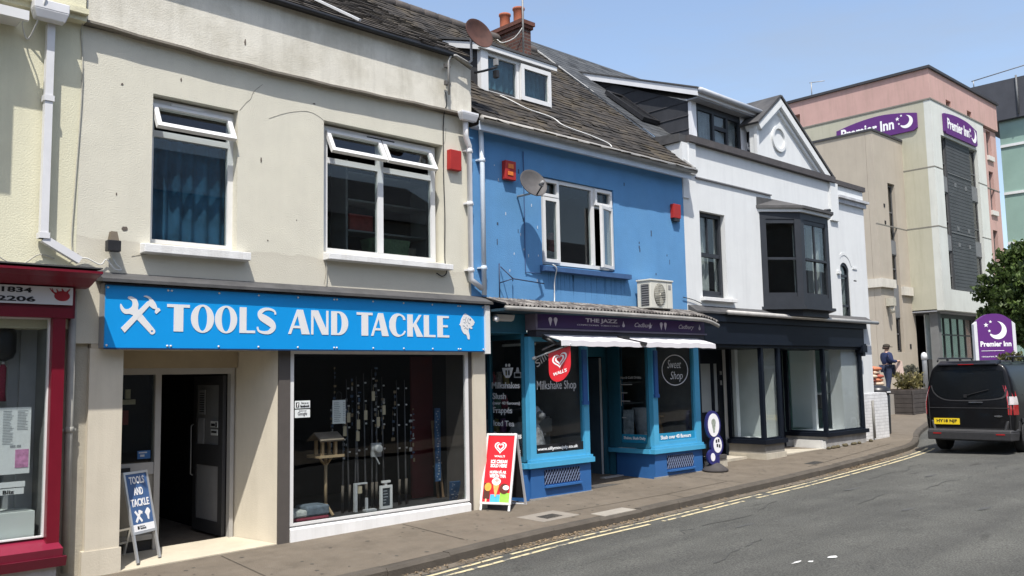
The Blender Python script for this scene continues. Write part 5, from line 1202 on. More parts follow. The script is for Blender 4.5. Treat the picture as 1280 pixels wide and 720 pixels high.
mb.lathe([(.03, 0), (.02, .012)], 12, (12.58, 9.590, 1.415), (0, -1, 0)); mb.build('fan', mat('ivory_plastic', (.42, .40, .33), .6, .1, 8), ac)
mb = MB()
for k in range(13): z = 1.225 + k * .031; hw = math.sqrt(max(.001, .205 ** 2 - (z - 1.415) ** 2)); mb.box(12.58 - hw, 12.58 + hw, 9.580, 9.584, z, z + .006)
mb.build('fan_grille', acm, ac)
mb = MB(); mb.box(12.84, 12.845, 9.596, 9.599, 1.19, 1.64); mb.box(12.90, 12.99, 9.594, 9.599, 1.52, 1.60); mb.build('panel_line', mat('grey_plastic', (.25, .25, .25)), ac)
mb = MB(); mb.box(12.34, 12.42, 9.62, 9.88, 1.13, 1.17); mb.box(12.90, 12.98, 9.62, 9.88, 1.13, 1.17); mb.build('foot', black_pl, ac)
ac.scale = (.80, 1, 1); ac.location.x += .14
cable('dark brace wires from the air conditioner to the blue wall', [(13.08, 9.75, 1.58), (13.5, 9.97, 1.42), (13.10, 9.75, 1.38)], .008, mat('blue_painted_cable', (.05, .10, .22)), 2)

# ---- shopfront of the sweet shop
# corrugated canopy
mb = MB(); mb.smooth = True
n = 260; vsl = []
x0, x1 = 8.87, 14.32
for i in range(n + 1):
    x = x0 + (x1 - x0) * i / n; h = .022 * math.sin(x * 2 * math.pi / .085)
    dip = -.10 * max(0, (x - 13.7) / .62) ** 2
    vsl += [(x, 9.995, 1.21 + h), (x, 9.46, 1.075 + h + dip), (x, 9.46, 1.063 + h + dip)]
mb.add(vsl, [[3 * i, 3 * i + 3, 3 * i + 4, 3 * i + 1] for i in range(n)] + [[3 * i + 1, 3 * i + 4, 3 * i + 5, 3 * i + 2] for i in range(n)])
mb.build('canopy', mat('corrugated_sheet', (.070, .062, .058), .8, .4, 12, .3, 30, blotch=.7, bcol=(.40, .38, .35), bl_scale=5), B)
mb = MB(); mb.tube(smooth([(8.87, 9.47, 1.02), (11, 9.47, 1.02), (13.4, 9.47, 1.005), (14.0, 9.47, .98), (14.38, 9.50, .90)], 6), .035, 8); mb.build('canopy_gutter', mat('grey_gutter', (.30, .29, .27)), B)
mb = MB(); mb.box(8.88, 14.3, 9.52, 9.98, .985, 1.02); mb.build('canopy_soffit', mat('dark_teal_soffit', (.018, .045, .065), .7, .1, 4), B)
# beam and fascia
mb = MB(); mb.box(8.90, 9.80, 9.99, 10.6, .70, .983); mb.box(8.90, 9.80, 9.97, 10.6, .68, .705); mb.build('beam', sweet_t, B)
fs = MB(); fs.box(9.80, 14.30, 9.76, 9.98, .762, .983); fz = fs.build('fascia', purple_d, B)
mb = MB(); mb.box(9.76, 14.34, 9.735, 9.98, .735, .761); mb.box(9.76, 9.80, 9.745, 9.98, .762, .983); mb.build('fascia_trim', mat('grey_purple_trim', (.16, .14, .19), .5, .1, 5), B)
mb = MB(); mb.box(9.80, 14.30, 9.78, 9.98, .63, .734); mb.build('awning_box', mat('dark_slate_paint', (.04, .04, .055), .5, .1, 4), B)
t = MB(); Mw = wall_frame(9.759)
words(t, 'THE JAZZ', Mw, 10.93, 11.74, .868, .950, bold=.03); words(t, 'CONFECTIONER  TOBACCONIST', Mw, 10.72, 11.80, .826, .850)
words(t, 'Cadbury', Mw, 12.20, 12.70, .815, .915, shear=.45, bold=.005); words(t, 'Cadbury', Mw, 13.48, 13.96, .815, .915, shear=.45, bold=.005)
for cx in (10.16, 13.02): 
    for dx in (-.06, .06): t.plate(Mw, [(cx + dx - .035, .885), (cx + dx + .035, .885), (cx + dx, .80)], [], .003); t.plate(Mw, ellipse(cx + dx, .905, .042, .036, 12), [], .0034)
for cx in (11.90, 12.64, 14.14): t.plate(Mw, [(cx - .03, .86), (cx + .03, .86), (cx, .93)], [], .0036); t.plate(Mw, ellipse(cx, .855, .035, .03, 10), [], .004)
t.build('lettering', mat('lilac_grey_lettering', (.56, .53, .60), .6, .05, 8), fz)
# awning, partly wound out
aw = MB()
nx = 40
vsl = []
for i in range(nx + 1):
    x = 9.90 + (14.02 - 9.90) * i / nx; s = .008 * math.sin(i * 1.7) + .006 * math.sin(i * .6)
    e = .14 * (i == nx)
    vsl += [(x, 9.74, .665), (x, 9.42, .585 + s), (x, 9.34, .555 + s), (x, 9.335, .47 + s * .6), (x, 9.345, .47 + s * .6), (x, 9.35, .55 + s), (x, 9.74, .655)]
k = 7
aw.smooth = False
aw.add(vsl, [[k * i + j, k * (i + 1) + j, k * (i + 1) + (j + 1) % k, k * i + (j + 1) % k] for i in range(nx) for j in range(k)] + [list(range(k)), [k * nx + j for j in range(k)]])
aw.build('awning', mat('white_awning_canvas', (.62, .60, .62), .85, .04, 5, streak=.15, scol=(.5, .5, .5)), B)
fr_ = MB()
for x in (11.62, ): fr_.bar((x, 9.66, .63), (x + .34, 9.33, .52), .20, .05); fr_.box(x - .06, x + .12, 9.5, 9.62, .60, .66)
fr_.build('awning_motor', black_pl, B); fr_ = MB(); fr_.bar((9.86, 9.72, .66), (10.02, 9.40, .46), .03, .03); fr_.bar((9.84, 9.70, .42), (10.02, 9.40, .56), .025, .025); fr_.tube([(9.84, 9.68, .62), (9.98, 9.5, .50)], .03, 8)
fr_.build('awning_arm', black_pl, B)
# bays: panes flush with the pavement front and returns running back
def stall(parent, x0, x1, yf, zt, vents):
    mb = MB(); mb.box(x0, x1, yf, yf + .9, -2.15, zt); mb.build('stall_riser', sweet_d, parent)
    mb = MB(); mb.box(x0 - .02, x1 + .02, yf - .012, yf + .02, pav((x0 + x1) / 2, 9.9) - .08, pav((x0 + x1) / 2, 9.9) + .02); mb.build('riser_foot', mat('grey_mortar_strip', (.28, .27, .25), .9, .15, 8), parent)
    for (a, b, c, d) in vents:
        v = MB(); v.box(a, b, yf - .004, yf - .001, c, d); vo = v.build('vent_back', mat('black_hole', (.008, .012, .03), .9, 0), parent)
        g = MB(); n_ = int((b - a) / .062)
        for i in range(-5, n_ + 1):
            for sg in (1, -1):
                p0 = [a + i * .062, c]; p1 = [a + i * .062 + (d - c) * .62, d]
                if sg < 0: p0, p1 = [a + i * .062, d], [a + i * .062 + (d - c) * .62, c]
                lo, hi = a, b
                def clip(p, q, X): 
                    t_ = (X - p[0]) / (q[0] - p[0]); return [X, p[1] + (q[1] - p[1]) * t_]
                if p1[0] <= lo or p0[0] >= hi: continue
                if p0[0] < lo: p0 = clip(p0, p1, lo)
                if p1[0] > hi: p1 = clip(p0, p1, hi)
                g.bar((p0[0], yf - .010 - .003 * sg, p0[1]), (p1[0], yf - .010 - .003 * sg, p1[1]), .006, .012, (0, 1, 0))
        g.build('vent_grille', mat('lilac_grey_metal', (.20, .25, .38), .4, .1, 9, metal=.3), vo)
        q = MB(); q.box(a, b + .03, yf - .05, yf, c - .05, c - .02); q.build('vent_ledge', sweet_d, vo)
YF = 9.90
stall(B, 9.74, 11.12, YF, -1.39, [(10.03, 10.84, -1.66, -1.44)])
mb = MB(); mb.box(9.60, 9.74, 9.94, 10.8, -2.15, -1.39); mb.build('return_riser', sweet_d, B)
stall(B, 12.83, 14.27, YF, -1.39, [(13.17, 13.97, -1.68, -1.44)])
sm = MB(); sm.box(9.66, 11.17, YF - .055, YF + .05, -1.388, -1.31); sm.box(9.72, 11.15, YF - .03, YF + .05, -1.309, -1.27); sm.box(9.60, 9.66, YF + .0, 10.8, -1.388, -1.31); sm.build('bay_sill', sweet_l, B)
sm = MB(); sm.box(12.76, 14.33, YF - .055, YF + .05, -1.388, -1.31); sm.box(12.79, 14.30, YF - .03, YF + .05, -1.309, -1.27); sm.box(12.74, 12.83, YF + .051, 10.9, -1.388, -1.31); sm.build('bay_sill', sweet_l, B)
def sweet_window(name, x0, x1, zt, wl, wr, zb=-1.269):
    W = MB(); W.box(x0, x0 + wl, YF, YF + .09, zb, zt); W.box(x1 - wr, x1, YF, YF + .09, zb, zt); W.box(x0 + wl, x1 - wr, YF + .01, YF + .08, zb, zb + .085); W.box(x0 + wl, x1 - wr, YF + .01, YF + .08, zt - .07, zt)
    wf = W.build(name, sweet_l, B)
    pane(wf, x0 + wl, x1 - wr, zb + .085, zt - .07, YF + .045, g_shop)
    return wf
wL = sweet_window('bay_window', 9.745, 11.12, .632, .13, .125)
wR = sweet_window('bay_window', 12.83, 14.27, .632, .14, .16)
hb = MB(); hb.box(10.955, 11.06, YF - .035, YF - .001, -.40, .44); hb.box(10.94, 11.075, YF - .045, YF - .001, -.46, -.40); hb.build('pilaster_trim', mat('royal_blue_paint', (.03, .11, .33), .4, .06, 5), wL)
hb = MB(); hb.box(12.86, 12.955, YF - .035, YF - .001, -.34, .44); hb.box(12.845, 12.97, YF - .045, YF - .001, -.40, -.34); hb.build('pilaster_trim', MATS['royal_blue_paint'], wR)
# left return with the menu pane (faces down the street)
def return_window(name, x, y0, y1, zb, zt, m, w0, w1, glassm=g_shop):
    W = MB(); W.box(x, x + .07, y0, y0 + w0, zb, zt); W.box(x, x + .07, y1 - w1, y1, zb, zt); W.box(x + .005, x + .065, y0 + w0, y1 - w1, zb, zb + .08); W.box(x + .005, x + .065, y0 + w0, y1 - w1, zt - .08, zt)
    wf = W.build(name, m, B); MB().box(x + .032, x + .038, y0 + w0, y1 - w1, zb + .08, zt - .08).build('pane', glassm, wf)
    return wf
rwL = return_window('menu_window', 9.68, 9.99, 10.80, -1.30, .678, sweet_t, .02, .06)
rwR = return_window('return_window', 12.78, 9.99, 10.78, -1.30, .632, sweet_t, .03, .16)
mb = MB(); mb.box(12.80, 12.87, 10.62, 10.9, -1.3, .63); mb.box(12.83, 12.90, 10.78, 10.95, -2.0, .63); mb.build('door_post', sweet_t, B)
mb = MB(); mb.box(8.92, 9.0, 10.2, 10.7, -2.1, .68); mb.build('left_post', sweet_t, B)
mb = MB(); mb.box(9.0, 9.68, 10.82, 10.88, -2.1, .68); mb.build('side_door', mat('dark_blue_door', (.015, .04, .09), .5, .1, 4), B)
# recessed door between the bays
mb = MB(); mb.box(11.13, 12.95, 10.99, 11.06, .36, .632); mb.box(11.13, 11.85, 10.99, 11.06, -1.95, .36); mb.box(12.80, 12.90, 10.99, 11.06, -1.9, .36); mb.build('door_surround', sweet_t, B)
d = MB(); d.box(12.74, 12.785, 11.07, 11.85, -1.84, .34); dr = d.build('door', mat('blue_grey_door', (.07, .12, .17), .5, .1, 4), B)
MB().box(11.12, 12.95, 10.0, 11.1, -2.05, -1.84).build('door_step', mat('dark_step', (.08, .075, .07), .9, .1, 5), B)
MB().box(12.3, 12.82, 10.62, 10.74, -1.839, -1.80).build('threshold', mat('white_mortar', (.42, .42, .41)), B)
MB().box(8.92, 14.28, 9.995, 11.2, .684, .70).build('shop_ceiling', dim_in, B)
room(11.80, 12.86, 11.065, 13.4, -1.85, .5).build('shop_interior', dark_in, B)
MB().box(12.735, 12.79, 11.062, 11.069, -1.84, .34).build('door_edge', mat('pale_door_edge', (.45, .48, .50), .5, .1, 5), dr)
shop_in = mat('dim_blue_room', (.13, .135, .14), .9, .25, 2)
mb = room(9.76, 11.10, 9.995, 11.9, -1.30, .66); mb.f = mb.f[:1] + mb.f[2:]; mb.fm = mb.fm[1:]; mb.sm = mb.sm[1:]; mb.build('bay_interior', shop_in, B)
mb = room(12.86, 14.25, 9.995, 11.9, -1.30, .66); mb.f = mb.f[:1] + mb.f[2:]; mb.fm = mb.fm[1:]; mb.sm = mb.sm[1:]; mb.build('bay_interior', shop_in, B)
MB().box(14.276, 14.30, 9.95, 11.5, -2.1, .7).build('side_wall', sweet_t, B)
# writing on the menu pane (reads towards the pavement, left to right as seen from down the street)
Mm = xf_frame((9.711, 10.80, 0), (0, -1, 0), (0, 0, 1), (-1, 0, 0))
t = MB()
for s_, a, b, z0, z1 in (('Milkshakes', .08, .72, -.165, -.065), ('Slush', .09, .40, -.335, -.235), ('(over 40 flavours)', .09, .72, -.435, -.37), ('Frappés', .10, .54, -.585, -.46), ('Iced Tea', .10, .58, -.76, -.67), ('Smoothies', .10, .74, -.945, -.85)): words(t, s_, Mm, a, b, z0, z1, bold=.02)
t.plate(Mm, [(.32, .16), (.58, .16), (.54, .05), (.49, .0), (.41, .0), (.36, .05)], [rect(.40, .44, .04, .12), rect(.46, .50, .04, .12)], .003)
for q in (.42, .49): t.plate(Mm, ellipse(q, .20, .026, .026, 10), [], .003)
t.build('lettering', mat('lifted_white_vinyl', (.92, .92, .92), .5, 0), rwL)  # white lifted above the other lettering to offset the shade here
MB(Mm).box(.02, .73, -1.215, -1.05, -.004, .001).build('footer_band', black_i, rwL)
t = MB(); words(t, '40 flavours', Mm @ Matrix.Translation((0, 0, .002)), .30, .71, -1.17, -1.09, bold=.02); t.build('footer_lettering', lett, rwL)
t = MB(); t.plate(Mm, rect(.60, .76, -.0, .085), [rect(.615, .745, .015, .07)], .003); t.plate(Mm, [(.64, .09), (.72, .09), (.70, .16), (.66, .16)], [], .003); t.build('faint_emblem', lett_d, rwL)
# writing on the left bay window
Mw = wall_frame(YF + .043)
t = MB(); Mrot = Mw @ Matrix.Translation((9.985, .12, 0)) @ Matrix.Rotation(.52, 4, 'Z'); words(t, 'Silly', Mrot, 0, .38, 0, .15, bold=.005); words(t, 'Milkshake Shop', Mw, 9.95, 10.86, -.235, -.055, bold=.005); t.build('lettering', mat('grey_white_lettering', (.55, .56, .57), .6, .1, 9), wL)
MB().box(9.875, 10.995, YF + .038, YF + .0445, -1.185, -1.05).build('footer_band', black_i, wL)
t = MB(); words(t, 'www.sillymoojuly.co.uk', wall_frame(YF + .036), 9.93, 10.86, -1.155, -1.09, bold=.02); t.build('footer_lettering', lett, wL)
# writing on the right bay window
t = MB(); t.plate(Mw, ellipse(13.575, .085, .405, .285, 40), [ellipse(13.575, .085, .385, .268, 40)], .003); words(t, 'Sweet', Mw, 13.34, 13.76, .12, .27, shear=.3, bold=-.005); words(t, 'Shop', Mw, 13.42, 13.80, -.13, .06, shear=.3, bold=-.005); t.build('lettering', mat('grey_white_lettering', (.55, .56, .57)), wR)
MB().box(12.97, 14.11, YF + .038, YF + .0445, -1.185, -1.045).build('footer_band', mat('deep_sky_band', (.02, .24, .42), .4, .05, 5), wR)
t = MB(); words(t, 'Slush over 40 flavours', wall_frame(YF + .036), 13.06, 13.98, -1.155, -1.085, bold=.02); t.build('footer_lettering', lett, wR)
Mr = xf_frame((12.811, 10.78, 0), (0, -1, 0), (0, 0, 1), (-1, 0, 0))
t = MB(); words(t, 'Hot & Cold Drinks', Mr, .17, .64, -.06, -.01)
for k, l in enumerate((.26, .14, .20, 0, .10)): 
    if l: t.box if False else t.plate(Mr, rect(.17, .17 + l, -.17 - .15 * k, -.155 - .15 * k), [], .003)
t.plate(Mr, rect(.165, .172, -.55, -.08), [], .003); t.build('lettering', mat('grey_white_lettering', (.55, .56, .57)), rwR)
MB(Mr).box(.16, .75, -1.215, -1.06, -.006, .0).build('footer_band', MATS['deep_sky_band'], rwR)
t = MB(); words(t, 'Shakes, Slush Daily', Mr @ Matrix.Translation((0, 0, .001)), .20, .70, -1.165, -1.10, bold=.02); t.build('footer_lettering', lett, rwR)
# things standing in the two bays
def display(name, label, cat, build, m):
    mb = MB(); build(mb); return tag(mb.build(name, m), label, cat)
cowm = mat('cow_print', (.30, .30, .31), .7, .9, 7)
display('toy_cow', 'grey and white spotted toy cow sitting in the sweet shop left window', 'toy', lambda m: (m.lathe([(.02, -1.27), (.15, -1.25), (.17, -1.05), (.12, -.85), (.07, -.75), (.12, -.68), (.13, -.56), (.06, -.46), (.01, -.45)], 14, (10.22, 10.28, 0)), m.box(10.06, 10.12, 10.24, 10.3, -.58, -.54), m.box(10.32, 10.38, 10.24, 10.3, -.58, -.54), m.lathe([(.07, 0), (.055, .09)], 10, (10.22, 10.17, -.60), (0, -1, -.2))), cowm)
display('ice_cream_machine', 'dull metal machine behind the sweet shop left window', 'machine', lambda m: (m.box(10.45, 10.80, 10.5, 10.9, -1.29, -.65), m.box(10.48, 10.77, 10.42, 10.5, -.9, -.68), m.tube([(10.6, 10.44, -.9), (10.6, 10.44, -1.0)], .03)), mat('dull_steel', (.22, .22, .21), .4, .15, 6, metal=.4))
display('strip_light', 'white ceiling strip light inside the sweet shop', 'light', lambda m: m.box(10.2, 10.26, 10.25, 11.0, .52, .56), mat('white_tube', (.85, .85, .82), .5, 0))
display('seat_back', 'pale grey curved seat back seen through the menu pane', 'chair back', lambda m: m.plate(side_frame(10.05), smooth([(10.2, -1.29), (10.2, -.85), (10.35, -.72), (10.55, -.74), (10.68, -.9), (10.7, -1.29), (10.2, -1.29)], 4)[:-1], [], .05), mat('pale_grey_cloth', (.30, .31, .32), .8, .2, 7))
display('sweet_jars', 'cluster of sweet jars and figures in the sweet shop right window', 'jars', lambda m: [m.lathe([(.05, -1.29), (.06, -1.27), (.06, -1.1 + .05 * (k % 2)), (.03, -1.06 + .05 * (k % 2)), (.035, -1.02 + .05 * (k % 2))], 12, (12.98 + .14 * k, 10.2 + .07 * (k % 2), 0)) for k in range(3)], mat('jar_mix', (.34, .35, .36), .3, .6, 11, spec=.6))
display('paper_cone', 'grey conical display stand in the sweet shop right window', 'display cone', lambda m: m.lathe([(.02, -1.28), (.09, -1.1), (.17, -.62), (.16, -.60)], 16, (13.30, 10.55, 0)), mat('pale_grey_cloth', (.30, .31, .32)))
display('draped_counter', 'brown draped counter in the sweet shop right window', 'counter', lambda m: (m.hexa([(13.55, 10.5, -1.29), (14.0, 10.5, -1.29), (14.0, 11, -1.29), (13.55, 11, -1.29), (13.62, 10.6, -.8), (13.92, 10.6, -.8), (13.92, 11, -.8), (13.62, 11, -.8)]), m.box(13.58, 13.98, 10.54, 10.98, -.80, -.77)), mat('brown_wood', (.16, .10, .055)))
display('poster', 'pale poster standing in the return window of the sweet shop', 'poster', lambda m: m.box(12.86, 12.865, 10.38, 10.62, -1.1, -.62), mat('blue_grey_poster', (.30, .35, .40), .6, .5, 9))

sh_ = thing('back_shelves', 'dark shelves of sweets at the back of the sweet shop windows', 'shelves', (11.5, 11.3, -1.3))
mb = MB()
for z in (-.95, -.55, -.15): mb.box(9.9, 11.05, 11.2, 11.4, z, z + .025); mb.box(12.95, 14.2, 11.2, 11.4, z, z + .025)
mb.build('shelf_boards', mat('dull_shelf_metal', (.20, .21, .21), .6, .1, 6), sh_)
jc = [(.42, .10, .12), (.40, .34, .12), (.16, .30, .20), (.44, .42, .40), (.30, .14, .30)]
for i in range(20):
    z = (-.925, -.525, -.125)[i % 3]; x = (10.0 + .16 * (i // 3)) if i < 12 else 13.05 + .18 * ((i - 12) // 2)
    if i >= 12: z = (-.925, -.525)[i % 2]
    j = MB(); j.lathe([(.05, z), (.06, z + .01), (.06, z + .17), (.04, z + .20)], 12, (x + .04 * (i % 3), 11.3, 0)); j.lathe([(.045, z + .201), (.045, z + .235)], 12, (x + .04 * (i % 3), 11.3, 0))
    tag(j.build('sweet_jar', mat('sweets_%d' % (i % 5), jc[i % 5], .3, .6, 30, spec=.6)), 'lidded jar of sweets on the dark back shelves of the sweet shop', 'jar', 'jars on the back shelves of the sweet shop')
# security light and camera over the side door; hanging flag; roundels
ls = thing('bulkhead_light', 'white bulkhead light under the sweet shop canopy by the blue sign', 'light', (9.30, 9.93, .86))
mb = MB(); mb.hexa([(9.10, 9.90, .875), (9.44, 9.90, .875), (9.47, 9.985, .86), (9.07, 9.985, .86), (9.06, 9.90, .965), (9.48, 9.90, .965), (9.48, 9.985, .965), (9.06, 9.985, .965)]); mb.build('diffuser', upvc, ls, bevel=.012)
ls = thing('cctv_camera', 'small white camera under the sweet shop canopy beside the blue sign end', 'camera', (9.0, 9.9, .86))
mb = MB(); mb.tube([(9.02, 9.86, .92), (8.93, 9.72, .86)], .035, 10); mb.build('body', upvc, ls); mb = MB(); mb.tube([(9.02, 9.86, .92), (9.04, 9.98, .95)], .015, 8); mb.build('bracket', grey_mt, ls)
fg = thing('hanging_flag_sign', "red WALL'S ice cream flag with a heart emblem hanging on a slanted white pole", 'flag sign', (9.8, 9.55, -.05))
mb = MB(); mb.tube([(9.84, 9.87, .30), (10.10, 9.33, .50)], .012, 8); mb.tube([(9.83, 9.90, .295), (9.85, 9.85, .305)], .025, 8); mb.build('pole', upvc, fg)
# a banner hung from the pole, facing the camera side
ux = Vector((.30, -.52, .20)).normalized(); up_ = Vector((0, 0, 1)); nn = ux.cross(up_).normalized()
Mfl = xf_frame(Vector((9.84, 9.87, .30)) + nn * 0, ux, up_, nn)
mb = MB(); mb.plate(Mfl, [(.24, -.015), (.61, -.015), (.61, -.28)] + ellipse(.425, -.28, .185, .22, 16, 0, -180)[1:], [], .012); mb.build('banner', MATS['bright_red_poster'], fg)
for sg, nm in ((1, 'front'), (-1, 'rear')):
    t = MB(); Mx = Mfl @ Matrix.Translation((.425, -.17, .008)) if sg > 0 else Mfl @ Matrix.Translation((.425, -.17, -.008)) @ Matrix.Rotation(math.pi, 4, 'Y')
    wall_heart(t, Mx, 0, .0, .125); words(t, "WALL'S", Mx, -.115, .115, -.22, -.165, bold=.03); t.build('lettering', lett, fg)
rd = thing('roundel_sign', 'dark blue pavement sign of three stacked discs beside the sweet shop', 'pavement sign', (14.36, 9.68, -1.80))
rbm = mat('indigo_plastic', (.025, .025, .13), .4, .08, 6, spec=.5)
Mro = xf_frame((14.34, 9.68, 0), (.74, -.30, 0), (0, 0, 1), (-.37, -.93, 0))
mb = MB(); mb.plate(Mro, ellipse(-.02, -.95, .20, .265, 30), [], .06); mb.plate(Mro, ellipse(.06, -1.32, .17, .20, 26), [], .064); mb.plate(Mro, ellipse(-.07, -1.54, .13, .14, 22), [], .068); mb.plate(Mro, rect(-.10, .12, -1.70, -1.40), [], .05); mb.build('board', rbm, rd)
mb = MB(); mb.lathe([(.24, -1.81), (.24, -1.77), (.12, -1.68), (.05, -1.64)], 20, (14.38, 9.70, 0)); mb.build('base', mat('dark_grey_rubber', (.06, .055, .055), .8, .15, 8), rd)
mb = MB(); mb.plate(Mro @ Matrix.Translation((0, 0, .036)), ellipse(-.02, -.95, .155, .215, 28), [], .006); mb.plate(Mro @ Matrix.Translation((0, 0, .036)), ellipse(.07, -1.32, .115, .145, 24), [], .006); mb.plate(Mro @ Matrix.Translation((0, 0, .037)), ellipse(-.07, -1.54, .06, .075, 18), [], .006); mb.build('white_disc', mat('white_disc', (.70, .70, .72), .45, .05, 9), rd)
t = MB(); Mp = Mro @ Matrix.Translation((0, 0, .040)); t.plate(Mp, ellipse(-.02, -.90, .06, .07, 14), [], .003); t.plate(Mp, [(-.065, -.95), (.03, -.95), (-.0, -1.09), (-.035, -1.09)], [], .003); t.build('picture', mat('grey_green_print', (.25, .28, .24), .6, .4, 20), rd)
t = MB(); 
for (a, b) in ((.02, -1.28), (.08, -1.27), (.04, -1.36), (.10, -1.37)): t.plate(Mp, rect(a, a + .04, b, b + .06), [], .003)
t.build('print', black_i, rd)
# ================================================================ white house with the empty navy shop
B = thing('white_house', 'white rendered house with a triangular gable, dark oriel window and empty navy shop', 'building', (17.5, 10, -1.78))
w1 = rect(14.64, 15.52, 1.50, 3.21); w2 = rect(17.0, 19.4, 1.50, 3.40)
mb = MB(); mb.plate(wall_frame(10.15), rect(14.12, 20.22, .62, 4.52), [w1, w2], .30); mb.build('wall', white_r, B)
mb = MB(); mb.box(14.30, 14.53, 9.95, 10.0, 3.90, 4.52); mb.build('pilaster', white_r, B); mb = MB(); mb.box(20.03, 20.40, 9.94, 10.3, 3.60, 4.52); mb.box(20.22, 20.42, 10.0, 10.3, .62, 3.60); mb.build('pilaster', white_r, B)
mb = MB(); mb.box(14.10, 14.30, 9.97, 10.78, 3.4, 4.50); mb.build('parapet_return', white_r, B)
capm = mat('brown_grey_coping', (.075, .068, .068), .7, .15, 6, .3, 40)
mb = MB(); mb.box(14.28, 20.24, 9.90, 10.34, 4.525, 4.66); mb.build('coping', capm, B)
mb = MB(); mb.hexa([(14.05, 9.99, 4.505), (14.279, 9.99, 4.505), (14.279, 10.82, 4.505), (14.05, 10.82, 4.505), (14.05, 9.99, 4.66), (14.279, 9.99, 4.66), (14.279, 10.82, 4.72), (14.05, 10.82, 4.72)]); mb.build('return_coping', lead, B)
mb = MB(); mb.box(14.54, 17.35, 9.96, 9.999, 3.845, 3.870); mb.build('string_course', mat('grey_shadow_line', (.16, .16, .17), .8, .1, 8), B)
# roof
rf = MB(); slate_roof(rf, 14.11, 20.2, 10.33, 4.508, 14.6, 8.02, 28, .007, .002, 12, .32); rf.build('roof', sl_dark, B)
rb = MB(); rb.poly([(14.17, 14.6, 8.0), (20.2, 14.6, 8.0), (20.2, 19, 4.4), (14.17, 19, 4.4)]); rb.poly([(14.17, 10, 4.2), (14.17, 14.6, 7.98), (14.17, 14.6, 4.2)]); rb.build('rear_roof', sl_dark, B)
vl = MB(xf_frame((14.50, 11.22, 5.275), (1, 0, 0), (0, .772, .635), (0, -.635, .772)))
vl.box(0, .07, 0, 1.30, 0, .09); vl.box(.48, .55, 0, 1.30, 0, .09); vl.box(.07, .48, 0, .08, 0, .09); vl.box(.07, .48, 1.22, 1.30, 0, .09)
vo = vl.build('roof_light', black_pl, B); MB(vl.M).box(.07, .48, .08, 1.22, .04, .05).build('pane', mat('dark_roof_glass', (.015, .016, .018), .35, .05, 3, spec=.3), vo)
# dormer
DX0, DX1, DY = 15.10, 17.15, 10.42
mb = MB(); mb.poly([(DX0, DY + .05, 4.60), (DX0, DY + .05, 5.62), (DX0, 13.4, 6.92), (DX0, 13.3, 6.9)]); mb.build('dormer_cheek', mat('hung_slate', (.038, .040, .046), .65, .2, 3, streak=.15, scol=(.09, .09, .095)), B)
# courses of the hung slates
mb = MB()
for k in range(7):
    z = 4.75 + k * .29; y0 = DY + .05 if z < 5.6 else DY + .05 + (z - 5.62) * 2.25; y1 = DY + .05 + (z - 4.25) * 1.165
    if y1 > y0 + .1: mb.hexa([(DX0 - .014, y0, z), (DX0, y0, z), (DX0, y1, z), (DX0 - .014, y1, z), (DX0 - .006, y0, z + .02), (DX0, y0, z + .02), (DX0, y1, z + .02), (DX0 - .006, y1, z + .02)])
mb.build('slate_edge', mat('dark_slate_edge', (.030, .031, .036), .7, .2, 9), B)
mb = MB(); mb.poly([(DX1, DY, 4.60), (DX1, DY, 5.62), (DX1, 13.4, 6.92)]); mb.build('dormer_side', sl_dark, B)
mb = MB(); mb.hexa([(DX0 - .14, 10.14, 5.80), (DX1 + .10, 10.14, 5.80), (DX1 + .10, 13.5, 7.04), (DX0 - .14, 13.5, 7.04), (DX0 - .14, 10.14, 5.83), (DX1 + .10, 10.14, 5.83), (DX1 + .10, 13.5, 7.07), (DX0 - .14, 13.5, 7.07)]); mb.build('dormer_roof', lead, B)
dfm = mat('off_white_board', (.70, .71, .73), .5, .04, 4)
mb = MB(); mb.hexa([(DX0 - .12, 10.16, 5.65), (DX0 - .08, 10.16, 5.65), (DX0 - .08, 13.4, 6.86), (DX0 - .12, 13.4, 6.86), (DX0 - .12, 10.16, 5.795), (DX0 - .08, 10.16, 5.795), (DX0 - .08, 13.4, 7.0), (DX0 - .12, 13.4, 7.0)])
mb.box(DX0 - .08, DX1 + .08, 10.16, 10.20, 5.65, 5.795); mb.build('bargeboard', dfm, B)
mb = MB(); mb.box(DX0 - .08, DX1 + .08, 10.20, DY + .05, 5.62, 5.649); mb.build('dormer_soffit', mat('grey_soffit', (.28, .29, .31), .7, .08, 4), B)
mb = MB(); mb.tube([(DX0 - .12, 10.10, 5.76), (DX1 + .14, 10.10, 5.74)], .055, 10); mb.tube(smooth([(DX1 + .12, 10.10, 5.72), (DX1 + .14, 10.16, 5.60), (DX1 + .10, 10.30, 5.50), (DX1 + .08, 10.38, 5.0)], 4), .035, 8); mb.build('dormer_gutter', mat('pale_grey_gutter', (.42, .44, .47), .45, .1, 5, spec=.5), B)
mb = MB(); mb.box(DX0 - .01, DX0 + .16, DY - .02, DY + .06, 4.60, 5.62); mb.build('corner_post', dfm, B); mb = MB(); mb.box(DX1 - .22, DX1 + .01, DY - .02, DY + .06, 4.60, 5.62); mb.build('corner_post', dfm, B)
W = MB(); W.box(DX0 + .16, DX1 - .22, DY - .005, DY + .06, 5.55, 5.62); 
xs_ = [DX0 + .16, DX0 + .78, DX0 + 1.30, DX1 - .22]
frame_bars(W, xs_[0], xs_[3], 4.62, 5.549, DY - .01, DY + .06, .06); W.box(xs_[1] - .035, xs_[1] + .035, DY - .012, DY + .06, 4.68, 5.49); W.box(xs_[2] - .035, xs_[2] + .035, DY - .012, DY + .06, 4.68, 5.49); W.box(xs_[1] + .035, xs_[2] - .035, DY - .012, DY + .06, 5.17, 5.25)
wf = W.build('dormer_window', anth, B)
